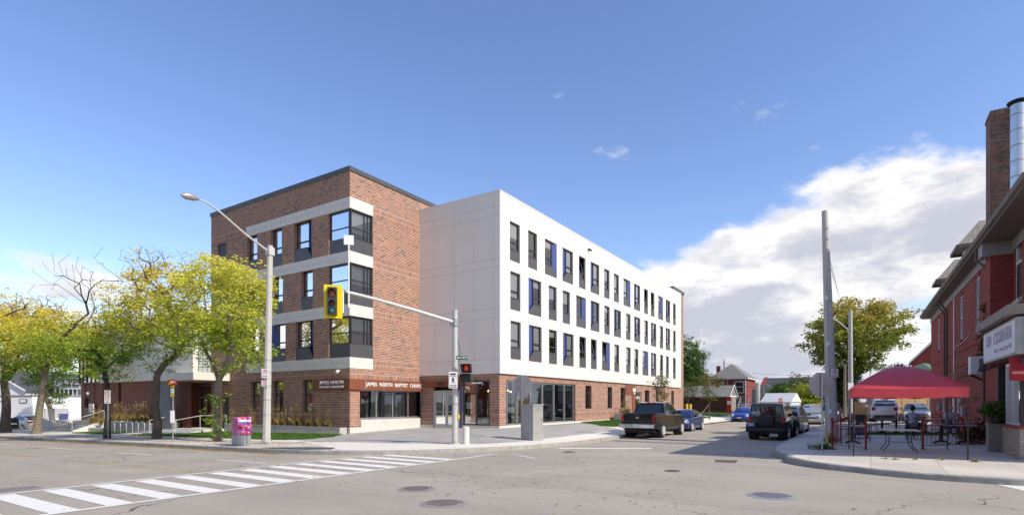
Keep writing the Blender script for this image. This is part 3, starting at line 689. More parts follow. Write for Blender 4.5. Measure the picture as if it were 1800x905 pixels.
for i, y in enumerate([onX(p,XW) for p in (869,834,799,765)]):
    for zz, (z0, z1) in enumerate(((WB,4.6),(4.6,7.1),(7.1,7.68),(7.68,10.2),(10.2,10.72),(10.72,13.33),(13.33,13.93),(13.93,WT))):
        if i in (0,2) or (zz in (1,3,5)): j.box(XW-.004,XW+.01,y-e,y+e,z0,z1)
LP('panel_joints', j, m_joint)
xc = onY(1033,YW); s = MB().box(xc,xc+.15,YW-.2,YW-.001,14.0,14.15); s.box(xc+.03,xc+.12,YW-.32,YW-.2,13.93,14.06); LP('wall_camera', s, m_black)
for a0, a1, r, t in ww:
    window(bld, PWy, a0, a1, WBOT[r], WTOP[r], WBOT[r]+.76, blue='l' if 'L' in t else 'h' if 'R' in t else None, opened='o' in t, depth=.17, glass=m_gfac, bw=.72 if 'L' in t else .5)
# brick ground floor under the white block
GX, GY = XW+.15, YW+.15; PGx, PGy = PX(GX), PY(GY)
D0_, D1_ = onX(807.6,GX), onX(761.7,GX); G0, G1 = onX(861,GX), onX(813,GX)
w = MB(); wall(w, PGx, GY, YBk, -.3, WB, [(D0_,D1_,.3,2.95,.15),(G0,G1,.5,3.33,.15)])
CW0, CW1 = onY(889.4,GY), onY(1011.5,GY)
GWN = [(1029,1039.7,1.45,3.3),(1068.1,1076.2,1.45,3.3),(1090.9,1099,1.45,3.3),(1153,1157,1.45,3.3),(1180,1184.6,.5,3.3)]
hg = [(CW0,CW1,.52,3.33,.22)]+[(onY(a,GY),onY(b,GY),z0,z1,.28) for a,b,z0,z1 in GWN]+[(onY(1116.6,GY),onY(1127.5,GY),.42,3.0,.3),(onY(1133.5,GY),onY(1141.5,GY),1.2,3.2,.28)]
wall(w, PGy, GX, WX1, -.3, WB, hg)
LP('ground_floor_wall', w, m_brick, recalc=False)
f = MB(); f.box(GX-.03,GX+.1,GY-.03,G1,-.3,.48); f.box(GX-.03,GX+.1,D1_,YBk,-.3,.44); f.box(GX+.1,WX1,GY-.03,GY+.1,-.3,.5); LP('footing', f, m_concw)
f = MB()
for p in (889.4,907,931,952.3,972.5,991,1008.3):
    a = onY(p,GY+.15); pbox(f, PGy, a, a+.09, .52, 3.33, -.2, -.1)
pbox(f, PGy, CW0, CW1, .5, .6, -.2, -.1); pbox(f, PGy, CW0, CW1, 3.23, 3.33, -.2, -.1); pbox(f, PGy, CW1-.1, CW1, .5, 3.33, -.2, -.1)
cw = obj('curtain_wall', f, m_alu, bld, world=True); obj('pane', MB().quad(PGy(CW0,.5,-.17),PGy(CW1,.5,-.17),PGy(CW1,3.33,-.17),PGy(CW0,3.33,-.17)), m_gstore, cw, recalc=False)
s = MB()
for a in (CW0+1.55, CW0+4.0): s.quad(PGy(a,.5,-.6),PGy(a+.9,.5,-.6),PGy(a+.9,3.2,-.6),PGy(a,3.2,-.6))
obj('curtain', s, m_curt, cw, recalc=False)
for i, (a, b, z0, z1) in enumerate(GWN): window(bld, PGy, onY(a,GY), onY(b,GY), z0, z1, z0, transom=.7, blind=0 if i else .0, depth=.28)
window(bld, PGy, onY(1133.5,GY), onY(1141.5,GY), 1.2, 3.2, 1.2, transom=.6, blind=0)
def glazed_door(P, a0, a1, z0, z1, D, leaves, mat, transom=None):
    f = MB(); pbox(f, P, a0, a0+.08, z0, z1, -D-.05, -D+.04); pbox(f, P, a1-.08, a1, z0, z1, -D-.05, -D+.04); pbox(f, P, a0+.08, a1-.08, z1-.1, z1, -D-.05, -D+.04)
    zt = transom or z1-.1
    if transom: pbox(f, P, a0+.08, a1-.08, zt-.05, zt+.05, -D-.05, -D+.04)
    dd = obj('entrance', f, mat, bld, world=True); n = leaves; w_ = (a1-a0-.16)/n
    for k in range(n):
        b0, b1 = a0+.08+k*w_, a0+.08+(k+1)*w_; s = MB(); t = .11
        pbox(s, P, b0+.01, b0+t, z0+.02, zt-.06, -D-.04, -D+.02); pbox(s, P, b1-t, b1-.01, z0+.02, zt-.06, -D-.04, -D+.02); pbox(s, P, b0+t, b1-t, z0+.02, z0+.24, -D-.04, -D+.02); pbox(s, P, b0+t, b1-t, zt-.06-t, zt-.06, -D-.04, -D+.02)
        pbox(s, P, b0+t, b1-t, z0+1.0, z0+1.05, -D+.03, -D+.06)
        obj('door', s, mat, dd)
    obj('pane', MB().quad(P(a0,z0,-D),P(a1,z0,-D),P(a1,z1,-D),P(a0,z1,-D)), m_gstore, dd, recalc=False); return dd
glazed_door(PGx, D0_, D1_, .3, 2.72, .06, 2, m_alum)
glazed_door(PGy, onY(1116.6,GY), onY(1127.5,GY), .42, 3.0, .15, 1, m_alum, 2.5)
f = MB()
for a in (G0, onX(837.5,GX), G1-.09): pbox(f, PGx, a, a+.09, .5, 3.33, -.12, -.02)
for z in (.5, 3.24): pbox(f, PGx, G0, G1, z, z+.09, -.12, -.02)
cw = obj('curtain_wall', f, m_char, bld, world=True); obj('pane', MB().quad(PGx(G0,.5,-.09),PGx(G1,.5,-.09),PGx(G1,3.33,-.09),PGx(G0,3.33,-.09)), m_gstore, cw, recalc=False)
s = MB(); pbox(s, PGx, G0+.1, G1-.1, .55, 1.0, -.3, -.28); obj('inner_sill', s, m_stone, cw)
s = MB(); a = onX(822.5,GX); pbox(s, PGx, a-.28, a+.22, 1.55, 1.95, -.1, -.095); obj('notice', s, m_letter, cw)
s = MB(); s.box(GX-.02,GX+.02,onX(811.5,GX),onX(808.5,GX),.4,3.33); LP('blue_post', s, m_blue)
# back stair tower at the far end, gas pipe
w = MB().box(64.2,68.4,YW+.4,27,-.2,15.1); LP('brick_stair_tower', w, m_brick)
LP('tower_coping', MB().box(64.1,68.5,YW+.3,27.1,15.1,15.45), m_char)
LP('gas_pipe', MB().tube([(66.3,YW+.3,3.2),(66.3,YW+.3,.9),(66.3,YW-.1,.9),(68.8,YW-.1,.9),(68.8,YW-.1,.3)], .05, 8), M_('yellow_paint', (.62,.42,.02), .5), smooth=60)
# rust-coloured steel panel round the residents' entrance
r0, r1, r2 = onY(1099.2,GY), onY(1110.5,GY), onY(1116.3,GY)
s = MB(); pbox(s, PGy, r0, r1, 2.65, WB-.12, .0, .05); pbox(s, PGy, r1, r2, .5, WB-.12, .0, .052); LP('rust_panel', s, m_corten)
s = MB(); pbox(s, PGy, r1+.15, r1+.8, 3.0, 3.3, .05, .07); pbox(s, PGy, r1+.5, r1+.75, 2.75, 2.95, .05, .07); LP('house_number_plate', s, m_letter)

# ------------------------------------------------------------------ signs on the fascia (separate things)
fs = root('church_sign', (XB,YBk,3.), 'long rust-coloured fascia sign with white lettering wrapping the brick corner above the shop front', 'sign')
s = MB(); FA1 = onX(549.3,XB-.14); FX1 = 27.84
s.box(XB-.14,XB-.0005,YBk-.14,FA1,2.69,3.31); s.box(XB-.0005,FX1,YBk-.14,YBk-.0005,2.69,3.31)
fa = obj('fascia', s, m_corten, fs, world=True)
s = MB()
for x in (XB+1.05,XB+2.55,XB+4.0,XB+5.3): s.box(x-.008,x+.008,YBk-.143,YBk-.13,2.69,3.31)
obj('fascia_joints', s, m_joint, fs, world=True)
xa, xb = onY(643,YBk-.15), onY(744.3,YBk-.15)
o = text_obj('lettering', 'JAMES  NORTH  BAPTIST  CHURCH', .40, m_letter, fs, Matrix.Identity(4), ext=.015, off=.006, space=1.08)
def fit_text(o, parent, P0, right, w, zc, h, d=.16):
    co = np.empty(len(o.data.vertices)*3); o.data.vertices.foreach_get('co', co); co = co.reshape(-1,3); lo, hi = co.min(0), co.max(0)
    sx, sz = w/(hi[0]-lo[0]), h/(hi[1]-lo[1]); M = frameM((P0[0],P0[1],zc-sz*(lo[1]+hi[1])/2), right, (0,0,1)) @ Matrix.Diagonal((sx,sz,1,1)) @ Matrix.Translation((-lo[0],0,0))
    o.data.transform(Matrix.Translation(-parent.location) @ M)
fit_text(o, fs, (xa,YBk-.155), (1,0,0), xb-xa, 3.0, .30)
ya, yb2 = onX(561.5,XB-.15), onX(603,XB-.15)
o = text_obj('lettering', 'JAMES NORTH', .3, m_letter, fs, Matrix.Identity(4), ext=.012, off=.006, space=1.05); fit_text(o, fs, (XB-.155,ya), (0,-1,0), ya-yb2, 3.09, .24)
o = text_obj('lettering', 'BAPTIST CHURCH', .2, m_letter, fs, Matrix.Identity(4), ext=.012, off=.012, space=1.1); fit_text(o, fs, (XB-.155,ya), (0,-1,0), ya-yb2, 2.86, .13)
fb = obj('entrance_fascia', MB().box(GX-.12,GX-.001,onX(813,GX),YBk-.15,2.97,3.33), m_corten); fb['label'] = 'rust-coloured steel fascia over the double entrance door under the white block'; fb['category'] = 'fascia'
fl = obj('wall_lamp', MB().box(GX-.3,GX-.12,onX(781,GX),onX(773.5,GX),3.07,3.22), m_black, bevel=.02); tag(fl, 'black box wall lamp on the rust fascia above the double doors', 'lamp')
cm = root('security_camera', (XB,onX(598,XB),3.75), 'white dome security camera on the brick above the church name', 'camera')
obj('dome', MB().lathe((-.22,0,-.02), [(.0,-.11),(.08,-.08),(.11,0),(.11,.06),(.03,.1)], 14), m_letter, cm, smooth=50); obj('bracket', MB().tube([(0,0,.05),(-.22,0,.08)], .03, 8), m_letter, cm)
# bench of pale concrete in front of the shop window
bx0, by0 = hit(652,755.6,gz); bx1 = onY(748.7, by0)
b = root('concrete_bench', (bx0,by0,gz(bx0,by0)), 'long pale concrete bench under the church shop window', 'bench')
zt_ = zat(bx0,by0,745.4)
obj('seat', MB().box(0,bx1-bx0,0,.62,zt_-.42-b.location.z,zt_-b.location.z), m_concw, b, bevel=.015)
s = MB(); [s.box(x,x+.12,.05,.5,-.15,zt_-.42-b.location.z) for x in (.15,(bx1-bx0)/2,bx1-bx0-.3)]; obj('foot', s, m_conc, b)
pl_x, pl_y = hit(589,762.5,gz)
# ------------------------------------------------------------------ low church wing at the left
XL = 20.6; YC = 40.3
wg = root('church_wing', (23.,50.,-.5), 'low church wing with pale metal upper wall over dark red panels', 'building')
def LW(name, mb, mat, **k): return obj(name, mb, mat, wg, world=True, **k)
m_redpan = M_('dark_red_wall_panel', (.20,.062,.042), .55, var=.08, scale=.8)
PLx = PX(XL); YT0 = onX(174,XL); YT1 = onX(139,XL); ZB = 3.62
w = MB(); wall(w, PLx, YC, YT0, ZB, 7.95, []); w.quad((XL,YC,ZB),(XL+.35,YC,ZB),(XL+.35,YC,7.95),(XL,YC,7.95)); w.quad((XL,YC,7.95),(34,YC,7.95),(34,YT1,7.95),(XL,YT1,7.95)); w.quad((XL,YC,ZB),(XL+1,YC,ZB),(XL+1,YT1,ZB),(XL,YT1,ZB))
w.quad((34,YC,-1),(34,YT1,-1),(34,YT1,7.95),(34,YC,7.95)); w.quad((XL,YT1,ZB),(34,YT1,ZB),(34,YT1,7.95),(XL,YT1,7.95)); LW('upper_cladding', w, m_whitef, recalc=False)
j = MB(); y = YC+.95
while y < YT0: j.box(XL-.004,XL+.01,y-.008,y+.008,ZB,7.95); y += .95
LW('cladding_seams', j, m_joint)
w = MB(); yv0, yv1 = onX(213,XL+.15), onX(208,XL+.15); P2 = PX(XL+.15)
dh = (onX(160,XL+.15), onX(148,XL+.15)); dz = zat(XL, dh[0], 699)
wall(w, P2, YC+.5, YT1, -1.4, ZB, [(yv0,yv1,-.6,ZB-.05,.3),(dh[0],dh[1],-.35,dz,.35)]); LW('red_panel_wall', w, m_redpan, recalc=False)
j = MB()
for p in (150,166,181.5): y = onX(p,XL+.15); j.box(XL+.11,XL+.16,y-.03,y+.03,-1,ZB)
LW('panel_edges', j, m_corten)
s = MB(); pbox(s, P2, yv0, yv1, -.6, ZB, -.3, -.25); LW('slot_window', s, m_char)
s = MB(); pbox(s, P2, dh[0], dh[1], -.35, dz, -.35, -.3); d = LW('side_door', s, m_zinc); s = MB(); pbox(s, P2, dh[0]+.12, dh[0]+.17, .6, .9, -.3, -.22); obj('handle', s, m_alu, d)
f = MB(); n = 5
for k in range(n+1): y = YT0+(YT1-YT0)*k/n; f.box(XL-.02,XL+.1,y-.06,y+.06,ZB,8.6)
for z in (ZB,5.2,6.9,8.5): f.box(XL-.015,XL+.09,YT0,YT1,z,z+.12)
f.box(XL+.1,XL+4,YT1-.02,YT1+.1,ZB,8.6); f.box(XL+.1,XL+4,YT0-.1,YT0,7.9,8.6); cw = LW('stair_glazing', f, m_frame)
obj('pane', MB().quad((XL+.04,YT0,ZB),(XL+.04,YT1,ZB),(XL+.04,YT1,8.6),(XL+.04,YT0,8.6)), m_glass, cw, world=False, recalc=False).location = (0,0,0)
LW('stair_interior', MB().box(XL+1.5,XL+1.6,YT0,YT1,ZB,8.5), m_room)
# glass block bay facing the side street
gb = MB().box(XL+.35,XB-.0,YC+.02,YC+.2,ZB+.4,7.9); m_gb = M_('glass_block', (.42,.47,.45), .15, var=.15, scale=3); LW('glass_block_window', gb, m_gb)
j = MB()
for k in range(6): x = XL+.4+k*.3; j.box(x-.012,x+.012,YC,YC+.03,ZB+.4,7.9)
for k in range(10): z = ZB+.45+k*.42; j.box(XL+.35,XB,YC+.003,YC+.028,z-.012,z+.012)
LW('glazing_grid', j, m_frame)
# canopy, fin wall and recessed entrance
CX0, CYa, CYb = 19.4, 37.9, onX(275,19.4)
s = MB().box(CX0,XB-.0,CYa,CYb,3.45,3.98); LW('canopy', s, m_whitef, bevel=.02)
LW('canopy_soffit', MB().box(CX0+.1,XB,CYa+.1,CYb-.1,3.42,3.449), M_('timber_soffit', (.35,.22,.11), .6))
s = MB(); ya, yb_ = onX(303,19.6), CYb; s.extr([(19.55,ya-.2,-.6),(19.55,yb_,-.6),(19.55,yb_,3.42),(19.55,ya+.35,3.42),(19.55,ya+.2,1.4)], (.35,0,0)); LW('fin_wall', s, m_zinc)
s = MB().box(19.3,21.2,ya-.5,yb_+.2,-.9,.05); LW('plinth', s, m_concw)
ED = 22.6; PE = PX(ED); e1, e0 = onX(343.5,ED), onX(376,ED)
w = MB(); wall(w, PE, YC+.03, CYb+1.2, -.6, 3.42, [(e0,e1,.1,3.3,.2)]); w.quad((XL+.15,YC+.5,0),(XL+.15,YC+.5,0),(ED,YC+.5,0),(ED,YC+.5,0)) if False else None
LW('entrance_wall', w, m_zinc, recalc=False)
LW('red_return_wall', MB().box(XL+.16,ED-.0,CYb+.3,CYb+.5,-.3,3.42), m_redpan)
def gd2(P, a0, a1, z0, z1, D, mat, zt):
    f = MB(); 
    for a in (a0, a1-.09): pbox(f, P, a, a+.09, z0, z1, -D-.05, -D+.05)
    for z in (z1-.09, zt): pbox(f, P, a0+.09, a1-.09, z, z+.09, -D-.05, -D+.05)
    dd = LW('entrance', f, mat)
    for k in range(2):
        w_ = (a1-a0-.18)/2; b0 = a0+.09+k*w_; b1 = b0+w_; s = MB()
        pbox(s, P, b0+.01, b0+.13, z0, zt, -D-.03, -D+.03); pbox(s, P, b1-.13, b1-.01, z0, zt, -D-.03, -D+.03); pbox(s, P, b0+.13, b1-.13, z0, z0+.22, -D-.03, -D+.03); pbox(s, P, b0+.13, b1-.13, zt-.13, zt, -D-.03, -D+.03); pbox(s, P, b0+.1, b1-.1, z0+1., z0+1.05, -D+.03, -D+.07)
        obj('door', s, mat, dd)
    obj('pane', MB().quad(P(a0,z0,-D),P(a1,z0,-D),P(a1,z1,-D),P(a0,z1,-D)), m_gstore, dd, recalc=False)
gd2(PE, e0+.05, e1-.05, .1, 3.3, .1, m_alum, 2.35)
LW('vestibule', MB().box(ED+1.5,ED+1.6,YC,CYb+1,-.2,3.4), m_room)
LW('entrance_slab', MB().box(19.9,ED,37.6,CYb+.3,-.7,.1), m_concw)
# steps in front of the entrance
st = root('entrance_steps', (19.9,41.,-.2), 'short flight of pale concrete steps below the canopy of the church wing entrance', 'steps')
zg = gz(18.9,40)
for k in range(4):
    o = obj('step', MB().box(19.9-.34*(4-k)+.0,19.9-.34*(3-k)-.002,37.9,43.2,-.8,.1-(.1-zg)*(4-k)/5), m_concw, st, world=True, bevel=.01)
def railing(name, pts, label, mat, h=1.05, bars=.13, group=None, r=.022, infill=True):
    p0 = pts[0]; t = root(name, tuple(p0), label, 'railing', group); V = [Vector(p)-Vector(p0) for p in pts]; up = Vector((0,0,h))
    obj('handrail', MB().tube([v+up for v in V], r, 8), mat, t, smooth=50)
    for v in V: obj('post', MB().tube([v, v+up], r, 8), mat, t, smooth=50)
    if infill:
        b = MB()
        for a, c in zip(V[:-1], V[1:]):
            n = max(1, int((c-a).length/bars)); b.bar(a+Vector((0,0,.1)), c+Vector((0,0,.1)), .025)
            for k in range(1, n): q = a+(c-a)*k/n; b.bar(q+Vector((0,0,.1)), q+up, .016)
        obj('balusters', b, mat, t)
    return t
m_rail = M_('white_painted_steel', (.62,.62,.60), .45, .2, var=.05)
railing('handrail', [(18.3,37.95,zg),(19.9,38.0,.1),(21.7,38.0,.1)], 'grey metal handrail beside the canopy steps at the brick block', m_rail, .95, infill=False)
railing('handrail', [(18.5,41.9,zg-.02),(19.9,41.9,.1)], 'short grey handrail on the canopy steps beside the grey fin wall', m_rail, .9, infill=False)
# raised terrace with ramp wall, stairs, planters and bicycle racks at the left end
TX = 18.4; tY1, tY0 = onX(71,TX), onX(152,TX); tz = zat(TX, (tY0+tY1)/2, 739.5); gl_ = gz(TX, tY0)
tr = root('entrance_terrace', (TX,tY0,gl_), 'pale concrete terrace with stairs in front of the dark red wall, far left', 'terrace')
sy0, sy1 = onX(140,TX), onX(92,TX)
s = MB(); s.box(TX,TX+.3,sy1+.1,tY1,-1.6,tz); s.box(TX+1.9,XL+.15,tY0,tY1,-1.6,tz); s.box(TX+.3,TX+1.9,sy1+.1,tY1,-1.6,tz); obj('terrace_wall', s, m_concw, tr, world=True)
for k in range(5): zz = gl_+(tz-gl_)*(k+.6)/5; obj('step', MB().box(TX+.35*k,TX+.35*(k+1)-.001,sy0,sy1,-1.5,zz), m_conc, tr, world=True)
s = MB(); s.extr([(TX-.5,sy0-.001,gl_-.2),(TX+1.9,sy0-.001,gl_-.2),(TX+1.9,sy0-.001,tz+.15),(TX-.5,sy0-.001,gl_+.1)], (0,-.22,0)); obj('cheek_wall', s, m_concw, tr, world=True)
obj('low_wall', MB().box(TX+.5,XL,onX(186,TX+.5),sy0-.3,-1.5,gl_+.28), m_conc, tr, world=True)
railing('terrace_railing', [(TX+.15,onX(74,TX),tz),(TX+.15,onX(92,TX),tz),(TX+1.9,onX(94,TX+1.9),tz),(TX+1.9,onX(120,TX+1.9),tz)], 'pale metal railing with thin bars on the terrace edge, far left', m_rail, 1.0, group='pale railings of the church terrace')
railing('terrace_railing', [(TX+2.1,onX(147,TX+2),tz),(TX+2.1,onX(161,TX+2),tz)], 'pale metal railing with thin bars in front of the grey side door', m_rail, 1.0, group='pale railings of the church terrace')
railing('handrail', [(TX-.4,sy0+.3,gl_),(TX+1.8,sy0+.3,tz)], 'sloping handrail on the right side of the terrace stairs', m_rail, .9, infill=False)
railing('handrail', [(TX-.4,sy1-.1,gl_),(TX+1.8,sy1-.1,tz)], 'sloping handrail on the left side of the terrace stairs', m_rail, .9, infill=False)
bl_ = root('wall_lantern', (XL+.1,onX(154,XL),zat(XL,onX(154,XL),691)), 'small white square wall lamp above the grey side door of the church wing', 'lamp')
obj('housing', MB().boxm((-.08,0,0),(.2,.35,.2)), m_letter, bl_, bevel=.02); obj('bracket', MB().boxm((.05,0,0),(.08,.1,.1)), m_black, bl_)
nb = root('notice_box', (XL-.1,onX(163,XL),zat(XL,onX(163,XL),723)), 'white notice board fixed to the dark red wall beside the grey side door', 'sign')
obj('panel', MB().boxm((0,0,.3),(.08,.9,.75)), m_letter, nb, bevel=.01); obj('bracket', MB().boxm((.1,0,.3),(.14,.3,.3)), m_black, nb)
def planter(x0, x1, y0, y1, zb, zt, label, mats=m_conc):
    t = root('planter_wall', (x0,y0,zb), label, 'planter')
    m = MB(); m.box(x0,x0+.15,y0,y1,zb-.4,zt); m.box(x0+.15,x1,y0,y0+.15,zb-.4,zt); m.box(x0+.15,x1,y1-.15,y1,zb-.4,zt); obj('wall', m, mats, t, world=True)
    j = MB(); y = y0+1.5
    while y < y1-.3: j.box(x0-.003,x0+.01,y-.01,y+.01,zb-.3,zt); y += 2.2
    obj('joints', j, m_joint, t, world=True)
    obj('soil', MB().box(x0+.15,x1,y0+.15,y1-.15,zb-.3,zt-.06), m_dirt, t, world=True); return t
pz = gz(pl_x, pl_y)
planter(pl_x-.05, XB-.04, pl_y-.45, onX(396,pl_x), gz(pl_x,32), zat(pl_x,pl_y,751), 'long pale concrete planter at the foot of the brick block')
p2y0, p2y1 = onX(271,19.), onX(182,19.); planter(19.,20.7,p2y0,p2y1,gz(19,46),zat(19,p2y0,743.5),'long pale concrete planter behind the bicycle racks')
# ornamental grass clumps
m_og = leaf_mat('ornamental_grass_blades', [(.22,.15,.05),(.42,.30,.10),(.30,.26,.08),(.52,.40,.18)], trans=.25)
def grass_clump(h, seed, plume=True):
    rs = random.Random(seed); g = MB()
    for _ in range(90):
        a = rs.uniform(0,6.28); L = h*rs.uniform(.5,1.); out = rs.uniform(.15,.6)*L; r0 = rs.uniform(0,.07); wd = rs.uniform(.006,.013); b = a+rs.uniform(-1,1)
        px_, py_ = -math.sin(b)*wd, math.cos(b)*wd; P = [(math.cos(a)*(r0+out*t*t),math.sin(a)*(r0+out*t*t),L*(t-.25*t*t*out/h)) for t in (0,.5,1)]
        g.quad((P[0][0]-px_,P[0][1]-py_,0),(P[0][0]+px_,P[0][1]+py_,0),(P[1][0]+px_,P[1][1]+py_,P[1][2]),(P[2][0],P[2][1],P[2][2]),(P[1][0]-px_,P[1][1]-py_,P[1][2]))
    pl = MB()
    for _ in range(9):
        a = rs.uniform(0,6.28); L = h*rs.uniform(1.15,1.6); o = rs.uniform(.05,.28); p = Vector((math.cos(a)*o,math.sin(a)*o,L)); q = p+Vector((math.cos(a)*.06,math.sin(a)*.06,.17))
        pl.tube([(0,0,.1),p], .004, 4); pl.tube([p,(p+q)/2,q], [.006,.02,.004], 5)
    return g, pl
og_mesh = []
for i in range(3):
    g, pl = grass_clump(.62+.1*i, i)
    mm = []
    for nm, q, mt in (('blades',g,m_og),('plumes',pl,m_dirt if False else m_og)):
        me = bpy.data.meshes.new(nm); me.from_pydata([tuple(v) for v in q.v], [], q.f); me.materials.append(mt); mm.append(me)
    og_mesh.append(mm)
def og(x, y, z, s, i, label, group):
    t = root('ornamental_grass', (x,y,z), label, 'plant', group, rot=i*1.7)
    for nm, me in zip(('blades','plumes'), og_mesh[i%3]): c = bpy.data.objects.new(nm, me); COL.objects.link(c); c.parent = t; c.scale = (s,s,s)
zp = zat(pl_x,pl_y,751)-.06; k = 0
for p in (412,425,441,447,478,492,500,517,529,541,549,563,578):
    x = pl_x+.4; og(x, onX(p,x), zp, 1.0, k, 'straw-coloured ornamental grass clump in the planter along the brick block', 'grass clumps in the brick block planter'); k += 1
zp2 = zat(19,p2y0,743.5)-.06
for p in (161,170,178,199,209,221,236,243,250,258,265):
    x = 19.6; og(x, onX(p,x), zp2 if p > 184 else tz-.3, 1.15, k, 'pale feathery ornamental grass clump in front of the dark red panel wall', 'grass clumps along the church wing'); k += 1
# bicycle racks
for i, p in enumerate((198,208.5,218.5,229,239.5,250,261)):
    x, y = hit(p, 760.8, gz); z = gz(x,y)
    t = tag(obj('bicycle_rack', MB().tube([(0,-.33,0),(0,-.33,.62),(0,-.24,.76),(0,-.1,.83),(0,.1,.83),(0,.24,.76),(0,.33,.62),(0,.33,0)], .03, 8), m_galv, smooth=60), 'galvanised steel hoop bicycle rack, '+('leftmost','second from the left','third from the left','middle one','third from the right','second from the right','rightmost')[i]+' of the seven hoops', 'bicycle rack', 'hoop bicycle racks in a row')
    t.location = (x,y,z)
# ------------------------------------------------------------------ trees
m_bark = M_('tree_bark', (.115,.09,.065), .95, var=.35, scale=7, bmp=.6)
m_bark2 = M_('pale_bark', (.20,.165,.12), .95, var=.35, scale=7, bmp=.6)
m_bark3 = M_('dark_bark', (.05,.042,.035), .95, var=.35, scale=7, bmp=.5)
YG = [(.09,.21,.02),(.19,.33,.03),(.42,.47,.045),(.70,.62,.07),(.82,.64,.10)]
YG2 = [(.11,.24,.022),(.27,.40,.032),(.52,.58,.06),(.70,.68,.09),(.78,.70,.15)]
GR = [(.03,.07,.012),(.06,.13,.018),(.12,.20,.025),(.19,.27,.04)]
MAP = [(.05,.10,.018),(.14,.20,.025),(.29,.32,.045),(.50,.42,.07),(.56,.40,.09)]
def leaves_mesh(C, n, size, seed, droop=.3, spread=.35, aspect=.5, bunch=12):
    rs = np.random.RandomState(seed); C = np.array(C); nb = max(1, n//bunch)
    ci = rs.randint(0, len(C), nb); cen = C[ci]+rs.normal(0, spread, (nb,3))*np.array([1,1,.75])
    cen = np.repeat(cen, bunch, 0)+rs.normal(0, size*.95, (nb*bunch,3))*np.array([1,1,.6]); N = len(cen)
    s = size*rs.uniform(.6,1.25,N); a = rs.uniform(0,2*np.pi,N)
    u = np.stack([np.cos(a), np.sin(a), rs.normal(-droop,.35,N)],1); u /= np.linalg.norm(u,axis=1)[:,None]
    r = rs.normal(0,1,(N,3)); r[:,2] *= .6; v = np.cross(u, r); v /= np.linalg.norm(v,axis=1)[:,None]+1e-9
    V = np.empty((N,4,3)); V[:,0] = cen-u*s[:,None]*.5; V[:,2] = cen+u*s[:,None]*.5; m = cen+u*s[:,None]*.05
    V[:,1] = m+v*s[:,None]*aspect*.5; V[:,3] = m-v*s[:,None]*aspect*.5
    me = bpy.data.meshes.new('crown'); me.vertices.add(N*4); me.vertices.foreach_set('co', V.reshape(-1)); me.loops.add(N*4); me.loops.foreach_set('vertex_index', np.arange(N*4))
    me.polygons.add(N); me.polygons.foreach_set('loop_start', np.arange(N)*4); me.polygons.foreach_set('loop_total', np.full(N,4)); me.update(calc_edges=True); return me
